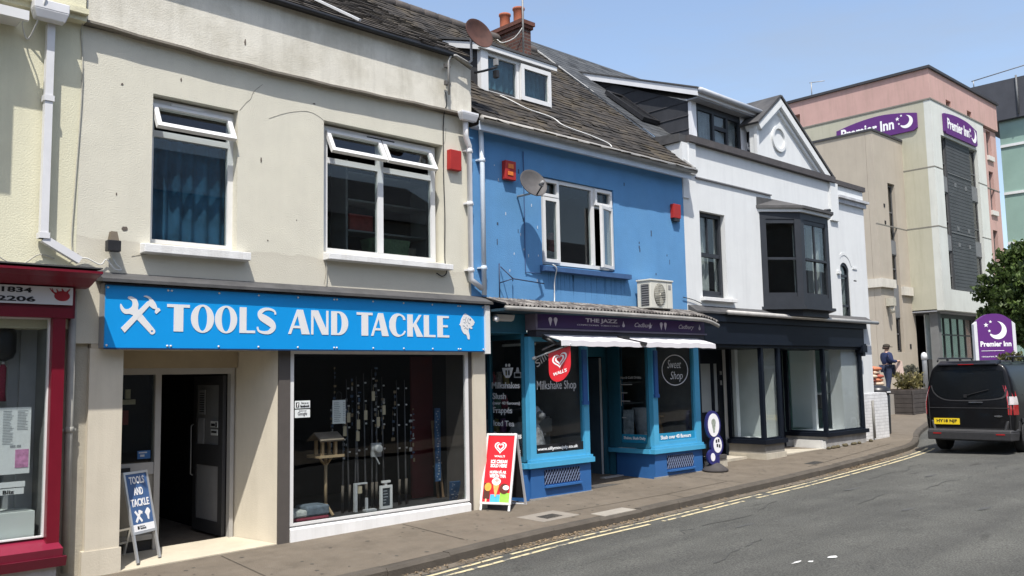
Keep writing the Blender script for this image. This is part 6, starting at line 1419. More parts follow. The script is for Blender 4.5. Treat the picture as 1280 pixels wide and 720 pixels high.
pane(wf, xs_[0] + .06, xs_[1] - .035, 4.68, 5.49, DY + .02); pane(wf, xs_[1] + .035, xs_[2] - .035, 4.68, 5.17, DY + .02); pane(wf, xs_[1] + .035, xs_[2] - .035, 5.25, 5.49, DY + .02); pane(wf, xs_[2] + .035, xs_[3] - .06, 4.68, 5.49, DY + .02)
curtain(xs_[0], xs_[3], 4.62, 5.54, DY + .12, .02, .13, 8).build('curtain', mat('grey_net_curtain', (.30, .31, .33), .9, .2, 5), wf)
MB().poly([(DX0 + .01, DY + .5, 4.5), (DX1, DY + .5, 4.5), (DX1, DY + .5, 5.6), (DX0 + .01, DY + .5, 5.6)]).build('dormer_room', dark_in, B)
# gable
ap = (17.92, 6.14); gl, gr = (16.70, 4.665), (20.12, 4.665)
gl = (16.98, 4.665)
mb = MB(); mb.plate(wall_frame(10.15), [gl, gr, ap, (16.98, 5.43)], [], .14); mb.build('gable', white_r, B)
def rake(a, b, w0, w1, y0, y1, name, m):
    d = Vector((b[0] - a[0], 0, b[1] - a[1])).normalized(); n = Vector((-d.z, 0, d.x))
    if n.z > 0: n = -n
    A, Bq = Vector((a[0], 0, a[1])), Vector((b[0], 0, b[1]))
    P = [A + n * w0, Bq + n * w0, Bq + n * w1, A + n * w1]
    mb = MB(); mb.hexa([(p.x, y0, p.z) for p in P] + [(p.x, y1, p.z) for p in P]); return mb.build(name, m, B)
# mitre at the apex: each rake runs slightly past the ridge line on its own depth
LR = (16.93, 5.40)
rake(LR, ap, .0, .15, 9.95, 10.30, 'raking_cornice', white_r)
mb = MB(); mb.box(16.96, 17.05, 10.03, 10.10, 4.665, 5.36); mb.build('gable_edge', white_r, B)
rake((gr[0] + .06, gr[1] - .03), (ap[0] - .02, ap[1] + .02), .0, .15, 9.954, 10.30, 'raking_cornice', white_r)
rake((17.05, 5.47), (ap[0], ap[1] - .02), .151, .22, 10.02, 10.08, 'raking_moulding', white_r)
rake((gr[0] - .02, gr[1]), (ap[0], ap[1] - .02), .151, .22, 10.023, 10.08, 'raking_moulding', white_r)
rake((16.90, 5.38), (ap[0], ap[1] + .04), -.05, -.001, 9.93, 11.4, 'gable_roof', lead)
rake((gr[0] + .14, gr[1] - .04), (ap[0] + .01, ap[1] + .045), -.05, -.001, 9.934, 11.4, 'gable_roof', lead)
mb = MB(); mb.plate(wall_frame(10.06), ellipse(17.95, 5.24, .30, .30, 36), [ellipse(17.95, 5.24, .23, .23, 36)], .05); mb.build('roundel', white_r, B)
# annex
arch = [(20.40, 1.0)] + [(20.40, 2.36)] + ellipse(20.65, 2.36, .25, .27, 16, 180, 0)[1:-1] + [(20.90, 2.36), (20.90, 1.0)]
mb = MB(); mb.plate(wall_frame(10.17), rect(20.42 - .19, 21.88, -2.0, 4.52), [arch], .30); mb.box(21.60, 21.88, 10.341, 16, -2.0, 4.5); mb.build('annex_wall', white_r, B)
mb = MB(); mb.box(20.42, 21.95, 9.97, 10.4, 4.525, 4.64); mb.build('annex_coping', capm, B)
mb = MB(); mb.box(20.41, 21.98, 9.90, 10.06, 4.20, 4.26); mb.box(20.41, 21.93, 9.96, 10.06, 4.09, 4.20); mb.build('annex_cornice', mat('grey_white_cornice', (.48, .49, .51), .85, .12, 6, .3, 50, streak=.6, scol=(.22, .22, .22)), B)
hd = MB(); o_ = ellipse(20.68, 2.42, .43, .46, 18, 180, 20); i_ = ellipse(20.68, 2.42, .36, .39, 18, 180, 20); hd.plate(wall_frame(10.04), o_ + i_[::-1], [], .06); hd.box(21.08, 21.32, 10.0, 10.06, 2.50, 2.55); hd.box(21.12, 21.28, 10.02, 10.06, 2.20, 2.23); hd.box(20.22, 20.36, 9.95, 10.06, 2.33, 2.40); hd.build('hood_mould', white_r, B)
W = MB(); W.plate(wall_frame(10.07), arch, [[(20.45, 1.05), (20.45, 2.34)] + ellipse(20.65, 2.34, .20, .22, 14, 180, 0)[1:-1] + [(20.85, 2.34), (20.85, 1.05)]], .06); W.box(20.451, 20.849, 10.05, 10.09, 2.28, 2.34); W.box(20.451, 20.849, 10.05, 10.09, 1.55, 1.60)
wf = W.build('arched_window', anth, B); MB().plate(wall_frame(10.08), arch, [], .006).build('pane', g_win, wf)
MB().poly([(20.3, 10.6, .9), (21, 10.6, .9), (21, 10.6, 2.7), (20.3, 10.6, 2.7)]).build('blind', mat('pale_blind', (.20, .21, .22), .9, .4, 3), wf)
# sash window
W = MB(); frame_bars(W, 14.66, 15.50, 1.50, 3.205, 10.09, 10.16, .075); W.box(14.735, 15.425, 10.10, 10.16, 2.32, 2.40); W.box(15.04, 15.08, 10.115, 10.15, 2.40, 3.13); W.box(14.735, 15.425, 10.115, 10.16, 1.575, 1.65)
wf = W.build('sash_window', anth, B); pane(wf, 14.735, 15.425, 1.65, 2.32, 10.135); pane(wf, 14.735, 15.425, 2.40, 3.13, 10.14)
curtain(14.9, 15.25, 1.55, 3.15, 10.26, .03, .15, 12).build('curtain', mat('white_net_curtain', (.50, .49, .47), .9, .25, 5), wf)
mb = MB(); mb.box(14.57, 15.72, 9.90, 10.09, 1.425, 1.495); mb.build('window_sill', sill_w, B, bevel=.006)
room(14.25, 16.7, 10.31, 13, .9, 3.6).build('upper_room', mat('mid_dark_room', (.045, .045, .048), .9, .3, 2), B)
room(16.75, 20.1, 10.31, 13, .9, 3.6).build('upper_room', MATS['mid_dark_room'], B)
# oriel window
P = [(16.86, 10.0), (17.62, 9.47), (18.86, 9.47), (19.62, 10.0)]
def oriel_prism(mb, pts, z0, z1): 
    n = len(pts); mb.add([(x, y, z0) for x, y in pts] + [(x, y, z1) for x, y in pts], [[i, (i + 1) % n, n + (i + 1) % n, n + i] for i in range(n)] + [list(range(n)), [n + i for i in range(n)]])
def grow(e): return [(P[0][0] - e, 10.0), (P[1][0] - e * .45, P[1][1] - e), (P[2][0] + e * .45, P[2][1] - e), (P[3][0] + e, 10.0)]
mb = MB(); oriel_prism(mb, grow(-.0), 3.29, 3.44); mb.build('oriel_head', anth, B); mb = MB(); oriel_prism(mb, grow(.0), 1.40, 1.62); oriel_prism(mb, grow(.07), 1.34, 1.399); oriel_prism(mb, [(x * .97 + 18.24 * .03, y + .02 * (10 - y)) for x, y in grow(-.06)], 1.20, 1.339)
mb.build('oriel_body', anth, B)
mb = MB(); oriel_prism(mb, grow(.06), 3.441, 3.51); mb.build('oriel_moulding', white_r, B)
mb = MB(); g1 = grow(.10); oriel_prism(mb, grow(.12), 3.511, 3.57)
n = 4; top = [(16.77, 9.999), (17.4, 9.93), (19.05, 9.93), (19.7, 9.999)]
mb.add([(x, y, 3.571) for x, y in g1] + [(x, y, 3.76) for x, y in top], [[i, i + 1, n + i + 1, n + i] for i in range(3)] + [[n, n + 1, n + 2, n + 3]]); mb.build('oriel_roof', lead, B)
def oriel_side(a, b, cols):
    a, b = Vector((a[0], a[1], 0)), Vector((b[0], b[1], 0)); L_ = (b - a).length; ux = (b - a).normalized(); n = ux.cross(Vector((0, 0, 1))).normalized()
    if n.y > 0: n = -n
    M_ = xf_frame(a, ux, (0, 0, 1), n)
    W = MB(M_); w_ = .14
    for (x0, x1) in ((0, w_), (L_ - w_, L_)): W.box(x0 + .001, x1 - .001, 1.621, 3.289, -.07, .0)
    W.box(w_, L_ - w_, 1.621, 1.70, -.07, -.015); W.box(w_, L_ - w_, 3.20, 3.289, -.07, -.015); W.box(w_, L_ - w_, 2.40, 2.46, -.07, -.01)
    for k in range(1, cols):
        x = w_ + (L_ - 2 * w_) * k / cols; W.box(x - .022, x + .022, 1.70, 2.40, -.06, -.02); W.box(x - .022, x + .022, 2.46, 3.20, -.06, -.02)
    W.box(w_ + .02, L_ - w_ - .02, 2.405, 2.43, -.01, .01)
    wf = W.build('oriel_sash', anth, B)
    MB(M_).box(w_, L_ - w_, 1.70, 2.40, -.048, -.042).build('pane', g_win, wf); MB(M_).box(w_, L_ - w_, 2.46, 3.20, -.042, -.036).build('pane', g_win, wf)
oriel_side(P[0], P[1], 1); oriel_side(P[1], P[2], 2); oriel_side(P[2], P[3], 1)
curtain(17.75, 18.0, 1.62, 3.2, 9.72, .03, .14, 21).build('curtain', MATS['white_net_curtain'], B); curtain(18.5, 18.8, 1.62, 3.2, 9.70, .03, .14, 22).build('curtain', MATS['white_net_curtain'], B)
# shopfront, navy
mb = MB(); mb.hexa([(14.14, 9.80, 1.17), (21.62, 9.80, 1.17), (21.62, 9.999, 1.17), (14.14, 9.999, 1.17), (14.14, 9.80, 1.205), (21.62, 9.80, 1.205), (21.62, 9.999, 1.33), (14.14, 9.999, 1.33)]); mb.build('canopy_lead', lead, B)
mb = MB(); mb.tube([(15.10, 9.745, 1.20), (21.70, 9.745, 1.175)], .045, 10); mb.build('canopy_gutter', mat('silver_grey_gutter', (.40, .39, .37), .45, .15, 6, spec=.5), B)
mb = MB(); mb.box(14.33, 21.15, 9.86, 10.0, .60, 1.169); mb.box(14.33, 21.25, 9.82, 9.86, 1.02, 1.169); mb.box(14.33, 21.20, 9.835, 9.86, .58, .66); mb.build('fascia', navy, B)
mb = MB(); mb.box(14.33, 21.05, 9.89, 10.9, .52, .599); mb.box(20.95, 21.18, 9.80, 10.0, .45, .62); mb.box(20.98, 21.10, 9.82, 10.0, .36, .45); mb.build('frieze', navy, B)
mb = MB(); mb.box(14.30, 14.42, 9.97, 10.9, -2.1, .6); mb.build('left_wall', navy, B)
mb = MB()
mb.box(14.42, 16.62, 10.92, 10.98, .22, .52); mb.box(14.42, 14.9, 10.92, 10.98, -1.85, .22); mb.box(16.42, 16.62, 10.92, 10.98, -1.85, .22); mb.box(15.35, 15.80, 10.92, 10.98, -1.85, .22); mb.box(16.18, 16.28, 10.92, 10.98, -1.85, .22); mb.box(15.80, 16.42, 10.925, 10.975, -1.85, -.80); mb.box(14.9, 15.35, 10.92, 10.98, -1.85, .22)
dr = mb.build('side_door', navy, B)
MB().box(15.80, 16.18, 10.94, 10.946, -.80, .22).build('door_pane', mat('frosted_glass', (.32, .35, .36), .35, .05, 3, spec=.5), dr); MB().box(16.28, 16.42, 10.94, 10.946, -.80, .22).build('door_pane', MATS['frosted_glass'], dr)
hd = MB(); hd.box(16.50, 16.53, 10.89, 10.92, -.02, .06); hd.box(16.50, 16.53, 10.89, 10.92, -.24, -.14); hd.build('handle', alu, dr)
stone = mat('buff_stone', (.47, .43, .35), .9, .12, 6, .4, 40, streak=.4, scol=(.3, .27, .22))
mb = MB(); mb.box(14.44, 15.18, 9.94, 10.9, -2.1, -1.63); mb.build('door_step', stone, B, bevel=.02); mb = MB(); mb.box(15.18, 16.45, 10.3, 10.9, -2.1, -1.72); mb.build('door_step', stone, B)
mb = MB(); mb.box(14.42, 15.12, 9.92, 10.0, -1.629, -1.56); mb.build('step_edge', mat('dark_step', (.08, .075, .07)), B)
grey_st = mat('grey_painted_stall', (.22, .21, .19), .85, .12, 5, .3, 40, streak=.4, scol=(.3, .28, .24))
shop_w = mat('white_room_paint', (.86, .87, .87), .8, .03, 2)
def bay(x0, x1, yb, zt, base_m, foot_m, split):
    zb = -1.37
    mb = MB(); mb.box(x0 - .06, x1 + .06, YF - .06, YF + .12, zb - .09, zb); mb.box(x0 - .06, x0 + .08, YF + .121, yb, zb - .09, zb); mb.build('bay_sill', navy, B)
    mb = MB(); mb.box(x0, x1, YF, yb, -2.1, zb - .091); mb.build('stall_riser', base_m, B)
    mb = MB(); mb.box(x0 - .02, x1 + .02, YF - .03, yb, -2.1, pav(x0, YF) + split); mb.build('riser_foot', foot_m, B)
    W = MB(); W.box(x0, x0 + .085, YF, YF + .085, zb, zt); W.box(x1 - .09, x1, YF, YF + .08, zb, zt); W.box(x0 + .085, x1 - .09, YF + .01, YF + .07, zb, zb + .04); W.box(x0 + .085, x1 - .09, YF + .01, YF + .07, zt - .05, zt); W.box(x0 + .01, x0 + .07, YF + .085, yb, zb, zb + .04); W.box(x0 + .01, x0 + .07, YF + .085, yb, zt - .05, zt); W.box(x0, x0 + .08, yb - .09, yb, zb + .04, zt - .05)
    wf = W.build('bay_window', navy, B)
    pane(wf, x0 + .085, x1 - .09, zb + .04, zt - .05, YF + .04, g_shop)
    MB().box(x0 + .037, x0 + .043, YF + .085, yb - .09, zb + .04, zt - .05).build('return_pane', g_shop, wf)
    t = MB(); t.box(x0 + .09, x1 - .1, YF + .10, yb, zb - .0, zb + .012); t.build('window_bed', shop_w, wf)
    return wf
bay(16.50, 17.26, 10.76, .60, grey_st, stone, .12)
b2 = bay(19.14, 21.06, 10.92, .60, mat('rough_white_stall', (.36, .355, .345), .9, .2, 6, .5, 30, blotch=.5, bcol=(.20, .19, .18)), grey_st, .03)
mb = MB(); mb.box(19.06, 19.14, 10.0, 10.7, -1.78, -1.54); mb.box(19.10, 19.14, 9.94, 10.9, -1.9, -1.56); mb.build('white_block', mat('white_r2', (.62, .62, .60), .9, .08, 6), B)
mb = MB(); mb.box(17.26, 17.36, 9.96, 10.8, -1.9, .6); mb.box(17.35, 17.5, 10.7, 11.1, -1.9, .6); mb.box(18.95, 19.08, 10.9, 11.2, -1.9, .6); mb.box(17.5, 18.95, 11.05, 11.1, .25, .6); mb.build('entrance_surround', navy, B)
mb = MB(); mb.box(17.5, 18.95, 11.06, 11.1, -1.75, -.8); mb.box(17.5, 17.62, 11.06, 11.1, -.8, .25); mb.box(18.83, 18.95, 11.06, 11.1, -.8, .25); dr = mb.build('shop_door', navy, B); MB().box(17.62, 18.83, 11.075, 11.081, -.8, .25).build('pane', g_shop, dr)
mb = MB(); mb.box(17.30, 19.1, 9.99, 11.05, -2.0, pav(18, 10) + .02); mb.build('entrance_step', stone, B)
mb = MB(); mb.box(14.35, 21.1, 9.96, 11.1, .602, .62); mb.build('shop_ceiling', mat('white_ceiling', (.7, .7, .7), .8, .03, 3), B)
# interior: bright white-painted empty rooms, pale green seen through glass
rm = room(16.56, 17.255, 9.995, 10.96, -1.385, .60); rm.f = rm.f[:1] + rm.f[2:]; rm.fm = rm.fm[1:]; rm.sm = rm.sm[1:]; rm.build('bay_interior', mat('grey_room', (.62, .65, .63), .9, .1, 2), B)
for x in (16.60, 16.95): 
    MB().box(x, x + .12, 10.82, 10.90, -1.40, .58).build('inner_board', shop_w, B)
mb = MB(); mb.box(16.78, 16.95, 10.9, 10.92, -1.4, .58); mb.build('inner_panel', mat('olive_grey_panel', (.20, .20, .17), .8, .1, 3), B)
rm = room(19.16, 21.04, 10.93, 12.3, -1.40, .60); rm.build('bay_interior', mat('pale_green_room', (.52, .68, .64), .85, .05, 2), B)
mb = MB(); mb.box(20.0, 20.10, 10.6, 10.7, -1.36, .58); mb.box(20.5, 20.54, 10.9, 11.5, -1.36, .58); mb.build('inner_post', shop_w, B)
mb = MB(); mb.box(20.45, 20.95, 10.7, 10.95, -.55, -.51); mb.build('inner_shelf', shop_w, B)
mb = MB(); mb.box(20.62, 20.85, 10.75, 10.9, -.9, -.56); mb.box(20.68, 20.75, 10.75, 10.8, -1.2, -.9); tag(mb.build('hanging_coat', mat('grey_cloth', (.14, .14, .14))), 'grey cloth hanging below a shelf in the empty shop bay', 'cloth')
mb = MB(); mb.box(19.25, 20.0, 12.25, 12.29, -1.38, -1.30); mb.build('skirting', mat('dim_grey_room', (.16, .165, .16)), B)
mk = MB(); rnd = random.Random(31)
for k in range(16):
    x = rnd.uniform(19.0, 21.3); mk.lathe([(.01, 0), (.05, .01), (.04, .05), (.01, .06)], 7, (x, YF - .05 + rnd.uniform(-.03, .02), pav(x, 9.85)))
tag(mk.build('kerb_weeds', mat('dry_weeds', (.10, .085, .05), .9, .5, 30)), 'dry weeds growing along the foot of the empty navy shop', 'weeds', None, 'stuff')
cable('dark cable along the foot of the white house below the sash window', [(13.95, 9.97, 1.46), (14.3, 9.97, 1.42), (14.56, 9.97, 1.36)], .008, cable_b)
sc_ = thing('security_camera', 'small dark camera perched on the oriel roof of the white house', 'camera', (19.1, 9.7, 3.6)); mb = MB(); mb.tube([(19.05, 9.62, 3.66), (19.25, 9.60, 3.69)], .035, 8); mb.tube([(19.15, 9.62, 3.68), (19.15, 9.62, 3.57)], .012, 6); mb.build('body', black_pl, sc_)

# ---------------------------------------------------------------- wall stub, bin, bags beyond the white house
wbk = brick('white_painted_brick', (.70, .70, .70), (.66, .66, .66), (.58, .58, .58), .225, .075)
gw = thing('garden_wall', 'short white painted brick wall end with a rounded corner beside the navy shop', 'wall', (22.0, 10.05, -1.66))
mb = MB(); mb.plate(wall_frame(10.12), [(21.28, -2.0), (22.57, -2.0), (22.57, -.68)] + ellipse(22.45, -.68, .12, .14, 8, 0, 90)[1:] + [(21.28, -.55)], [], .24); mb.build('brickwork', wbk, gw)
mb = MB(); mb.tube([(21.66, 9.965, -.72), (21.66, 9.965, -1.64)], .03, 8); mb.build('pipe', mat('mid_grey_pipe', (.19, .185, .17), .6, .15, 6), gw)
bn = thing('litter_bin', 'round black litter bin with domed lid behind the white wall end', 'bin', (23.35, 10.62, -1.66))
mb = MB(); mb.lathe([(.29, -1.72), (.30, -1.62), (.32, -.66), (.30, -.62)], 26, (23.35, 10.62, 0)); mb.build('body', black_pl, bn); mb = MB(); mb.lathe([(.33, -.62), (.345, -.58), (.32, -.46), (.22, -.40), (.08, -.375)], 26, (23.35, 10.62, 0)); mb.build('lid', mat('black_lid', (.018, .018, .02), .35, .1, 6, spec=.5), bn)
mb = MB(); mb.box(23.2, 23.4, 10.27, 10.285, -.57, -.54); mb.build('label', lett, bn)
# ================================================================ forecourt beyond, planter, person
fcm = mat('forecourt_paving', (.30, .28, .25), .9, .1, 2, .4, 60)
mb = MB(); mb.box(26.2, 62, 13.2, 30, -2.4, -.80); mb.box(34.5, 62, 12.2, 13.2, -2.4, -.85); structure(mb.build('forecourt', fcm, origin=(40, 15, -2)))
mb = MB(); mb.box(25.6, 27.6, 14.0, 16.5, -.80, -.30); structure(mb.build('terrace_step', mat('pale_step', (.50, .48, .45), .9, .08, 4)))
pw = mat('dark_weathered_boards', (.060, .052, .048), .85, .25, 5, .4, 40)
pn = thing('raised_planter', 'dark timber planter of stacked boards in front of the forecourt', 'planter', (30.9, 13.2, -1.5))
mb = MB()
for k in range(6):
    z = -1.56 + k * .15; mb.box(30.3, 32.6, 12.58, 13.9, z + .004, z + .146)
for x in (30.27, 32.2): mb.box(x, x + .07, 12.55, 12.579, -1.7, -.66)
mb.box(30.27, 30.30, 13.85, 13.92, -1.7, -.66)
mb.build('boards', pw, pn, bevel=.01)
mb = MB(); mb.box(30.36, 32.55, 12.64, 13.85, -.67, -.645); mb.build('soil', mat('soil', (.05, .035, .025), .95, .3, 12), pn)
def leaf_cloud(centres, per, size, seed, flat=.5):
    rnd = random.Random(seed); mb = MB()
    for (cx, cy, cz, r) in centres:
        for i in range(int(per * (r / .4) ** 2) if r > .05 else per):
            u = rnd.gauss(0, 1), rnd.gauss(0, 1), rnd.gauss(0, 1); l = math.sqrt(sum(q * q for q in u)) or 1
            k = r * rnd.uniform(.35, 1.05); p = Vector((cx + u[0] / l * k, cy + u[1] / l * k, cz + u[2] / l * k * .85))
            n = Vector((rnd.gauss(0, 1), rnd.gauss(0, 1), rnd.gauss(.7, .8))).normalized()
            a = n.cross(Vector((rnd.gauss(0, 1), rnd.gauss(0, 1), .2))).normalized(); b = n.cross(a)
            s = size * rnd.uniform(.6, 1.3)
            mb.add([p - a * s, p - b * s * flat - n * s * .12, p + a * s, p + b * s * flat + n * s * .1], [[0, 1, 2, 3]])
    return mb
def leaf_mat(name, col, var=.45, tl=.35):
    if name in MATS: return MATS[name]
    m = mat(name, col, .55, var, 3.5, spec=.35)
    nt = m.node_tree; N = nt.nodes; L = nt.links; b = N['Principled BSDF']; out = N['Material Output']
    ge = N.new('ShaderNodeNewGeometry'); r = N.new('ShaderNodeValToRGB'); r.color_ramp.elements[0].color = (.45, .5, .5, 1); r.color_ramp.elements[1].color = (1.9, 1.7, 1.3, 1)
    mu = N.new('ShaderNodeMix'); mu.data_type = 'RGBA'; mu.blend_type = 'MULTIPLY'; mu.inputs['Factor'].default_value = 1
    L.new(ge.outputs['Random Per Island'], r.inputs['Fac']); L.new(b.inputs['Base Color'].links[0].from_socket, mu.inputs['A']); L.new(r.outputs['Color'], mu.inputs['B']); L.new(mu.outputs['Result'], b.inputs['Base Color'])
    t = N.new('ShaderNodeBsdfTranslucent'); t.inputs['Color'].default_value = rgb([c * 1.3 for c in col]); mx = N.new('ShaderNodeMixShader'); mx.inputs['Fac'].default_value = tl
    L.new(b.outputs[0], mx.inputs[1]); L.new(t.outputs[0], mx.inputs[2]); L.new(mx.outputs[0], out.inputs['Surface'])
    return m
twig = mat('twig_bark', (.07, .055, .04), .9, .3, 9)
bs = thing('leafy_shrub', 'pale green spiky shrub growing in the dark timber planter', 'shrub', (31.0, 13.0, -.65))
rnd = random.Random(41)
cs_ = [(31.2 + rnd.uniform(-.4, .5), 12.92 + rnd.uniform(-.2, .35), -.42 + rnd.uniform(-.1, .28), rnd.uniform(.14, .25)) for k in range(20)]
leaf_cloud(cs_, 170, .085, 42, .32).build('leaves', leaf_mat('pale_leaf', (.135, .125, .055)), bs, recalc=False)
mb = MB()
for k in range(9): mb.tube([(31.0 + rnd.uniform(-.1, .1), 13.0, -.66), (31.0 + rnd.uniform(-.5, .5), 13.0 + rnd.uniform(-.3, .3), -.1)], [.014, .005], 5)
mb.build('stems', twig, bs)
# stacked net bags on a pallet
pal = thing('pallet', 'dark pallet under the stack of orange net bags', 'pallet', (28.8, 13.3, -.8))
mb = MB()
for k in range(5): mb.box(28.2, 29.5, 13.22 + k * .2, 13.36 + k * .2, -.55, -.52)
for k in range(3): mb.box(28.2 + k * .6, 28.3 + k * .6, 13.22, 14.16, -.798, -.552)
mb.build('boards', black_pl, pal)
netm = [mat('orange_net_bag', (.46, .17, .09), .8, .4, 30, .5, 30), mat('pale_log_bag', (.56, .44, .33), .8, .4, 26, .5, 30), mat('red_net_bag', (.36, .10, .07), .8, .4, 30, .5, 30)]
rnd = random.Random(17)
pos = ['bottom left', 'bottom right', 'second layer left', 'second layer right', 'third layer left', 'third layer right', 'fourth layer left', 'fourth layer right', 'fifth layer left', 'fifth layer right', 'top']
for i in range(11):
    lay, s_ = divmod(i, 2)
    x = 29.0 + .55 * s_ + rnd.uniform(-.05, .05) - (.0 if lay < 3 else .08 * s_); y = 13.55 + rnd.uniform(-.06, .06); z = -.50 + lay * .125
    if i == 10: x = 28.95
    mb = MB(); mb.smooth = True
    n = 12; rings = []
    prof = [(-.33, .01), (-.30, .10), (-.15, .20), (.05, .205), (.22, .17), (.31, .09), (.34, .01)]
    vsl = []
    for (a, r) in prof:
        for k in range(n):
            t = 2 * math.pi * k / n; vsl.append((x + a, y + r * 1.5 * math.cos(t) * rnd.uniform(.93, 1.05), z + .065 + r * .45 * math.sin(t) * rnd.uniform(.9, 1.08)))
    mb.add(vsl, [[j * n + k, j * n + (k + 1) % n, (j + 1) * n + (k + 1) % n, (j + 1) * n + k] for j in range(len(prof) - 1) for k in range(n)])
    tag(mb.build('log_bag', netm[i % 3]), 'filled net bag, %s of the stack beyond the white brick wall end' % pos[i], 'bag', 'net bags stacked beyond the navy shop')

def skin(name, J, E, m, parent, sub=1):
    names = list(J); me = bpy.data.meshes.new(name); me.from_pydata([J[n][:3] for n in names], [(names.index(a), names.index(b)) for a, b in E], [])
    o = bpy.data.objects.new(name, me); COL.objects.link(o)
    o.modifiers.new('skin', 'SKIN'); 
    sv = me.skin_vertices[0].data if me.skin_vertices else None
    if sv is None:
        bm = bmesh.new(); bm.from_mesh(me); bm.verts.layers.skin.verify(); bm.to_mesh(me); bm.free(); sv = me.skin_vertices[0].data
    for i, n in enumerate(names):
        r = J[n][3]; sv[i].radius = (r, r) if not isinstance(r, tuple) else r
        sv[i].use_root = (i == 0)
    s = o.modifiers.new('sub', 'SUBSURF'); s.levels = sub; s.render_levels = sub
    dg = bpy.context.evaluated_depsgraph_get(); dg.update(); me2 = bpy.data.meshes.new_from_object(o.evaluated_get(dg))
    bpy.data.objects.remove(o); bpy.data.meshes.remove(me)
    for p in me2.polygons: p.use_smooth = True
    me2.materials.clear(); me2.materials.append(m)
    r_ = bpy.data.objects.new(name, me2); COL.objects.link(r_); r_.parent = parent
    return r_
pe = thing('person', 'person in dark cap, navy jumper and jeans standing behind the planter holding a sheet', 'person', (32.75, 14.46, -.80), local=True, rotz=math.radians(-38))
pe.scale = (1.16, 1.16, 1.0)
skn = mat('skin', (.50, .31, .23), .6, .06, 12)
J = {'pelvis': (0, 0, .95, (.13, .12)), 'belly': (.02, 0, 1.08, (.135, .14)), 'chest': (.0, 0, 1.30, (.13, .15)), 'neckb': (-.005, 0, 1.46, .065), 'neck': (.015, 0, 1.53, .055), 'headl': (.035, 0, 1.60, (.085, .075)), 'headm': (.03, 0, 1.66, (.10, .08)), 'headt': (.02, 0, 1.735, (.07, .06)), 'nose': (.135, 0, 1.645, .014)}
E_ = [('pelvis', 'belly'), ('belly', 'chest'), ('chest', 'neckb'), ('neckb', 'neck'), ('neck', 'headl'), ('headl', 'headm'), ('headm', 'headt'), ('headm', 'nose')]
for sg, s in ((1, 'l'), (-1, 'r')):
    hx = (.02, .10 * sg)
    fx = .10 if s == 'l' else -.06
    J.update({'hip' + s: (0, .10 * sg, .90, .09), 'knee' + s: (.02 + fx * .5, .11 * sg, .48, .055), 'ank' + s: (fx - .02, .115 * sg, .09, .038), 'toe' + s: (fx + .15, .125 * sg, .03, .03),
              'sh' + s: (-.01, .20 * sg, 1.40, .06), 'el' + s: (.02, .27 * sg, 1.13, .045), 'wr' + s: (.26, .17 * sg, 1.14, .030), 'pa' + s: (.33, .14 * sg, 1.15, (.035, .022))})
    E_ += [('pelvis', 'hip' + s), ('hip' + s, 'knee' + s), ('knee' + s, 'ank' + s), ('ank' + s, 'toe' + s), ('chest', 'sh' + s), ('sh' + s, 'el' + s), ('el' + s, 'wr' + s), ('wr' + s, 'pa' + s)]
    for k in range(4):
        J['f%d' % k + s] = (.385 - .006 * abs(k - 1), (.14 - .02) * sg + .013 * (k - 1.5) * sg, 1.165 - .012 * k, .009); J['g%d' % k + s] = (.40, (.14 - .05) * sg + .013 * (k - 1.5) * sg, 1.15 - .014 * k, .008)
        E_ += [('pa' + s, 'f%d' % k + s), ('f%d' % k + s, 'g%d' % k + s)]
    J['th' + s] = (.345, .10 * sg, 1.185, .009); E_ += [('pa' + s, 'th' + s)]
skin('body', J, E_, skn, pe)
JJ = {k: J[k] for k in ('pelvis', 'belly', 'chest', 'neckb', 'shl', 'ell', 'shr', 'elr')}
def fat(t, e): 
    r = t[3]; return t[:3] + ((tuple(q + e for q in r)) if isinstance(r, tuple) else r + e,)
T_ = {k: fat(v, .05 if k in ('pelvis', 'belly', 'chest') else .04) for k, v in JJ.items()}; T_['neckb'] = (-.005, 0, 1.455, .085); T_['pelvis'] = (0, 0, .98, (.15, .14))
for s, sg in (('l', 1), ('r', -1)): T_['cu' + s] = (.245, .18 * sg, 1.14, .058)
skin('jumper', T_, [('pelvis', 'belly'), ('belly', 'chest'), ('chest', 'neckb')] + [q for s in 'lr' for q in (('chest', 'sh' + s), ('sh' + s, 'el' + s), ('el' + s, 'cu' + s))], mat('navy_jumper', (.022, .032, .085), .9, .15, 10), pe)
T_ = {k: fat(J[k], .03) for k in ('pelvis', 'hipl', 'kneel', 'ankl', 'hipr', 'kneer', 'ankr')}
T_['pelvis'] = (0, 0, .94, (.16, .15)); 
skin('jeans', T_, [('pelvis', 'hipl'), ('hipl', 'kneel'), ('kneel', 'ankl'), ('pelvis', 'hipr'), ('hipr', 'kneer'), ('kneer', 'ankr')], mat('dark_denim', (.025, .035, .07), .9, .2, 10), pe)
mb = MB(); mb.lathe([(.105, 1.665), (.112, 1.69), (.105, 1.74), (.07, 1.775), (.02, 1.79)], 18, (.025, 0, 0)); mb.smooth = True
mb.add([(.10, -.075, 1.675), (.21, -.055, 1.662), (.235, 0, 1.662), (.21, .055, 1.662), (.10, .075, 1.675), (.10, -.075, 1.69), (.21, -.055, 1.672), (.235, 0, 1.674), (.21, .055, 1.672), (.10, .075, 1.69)], [[0, 1, 2, 3, 4], [9, 8, 7, 6, 5], [0, 5, 6, 1], [1, 6, 7, 2], [2, 7, 8, 3], [3, 8, 9, 4]]); mb.build('cap', mat('dark_olive_cap', (.045, .038, .028), .9, .2, 10), pe)
mb = MB(); mb.lathe([(.098, 1.59), (.103, 1.64), (.103, 1.67)], 16, (-.0, 0, 0)); mb.build('hair', mat('brown_hair', (.06, .04, .03), .8, .3, 20), pe)
mb = MB()
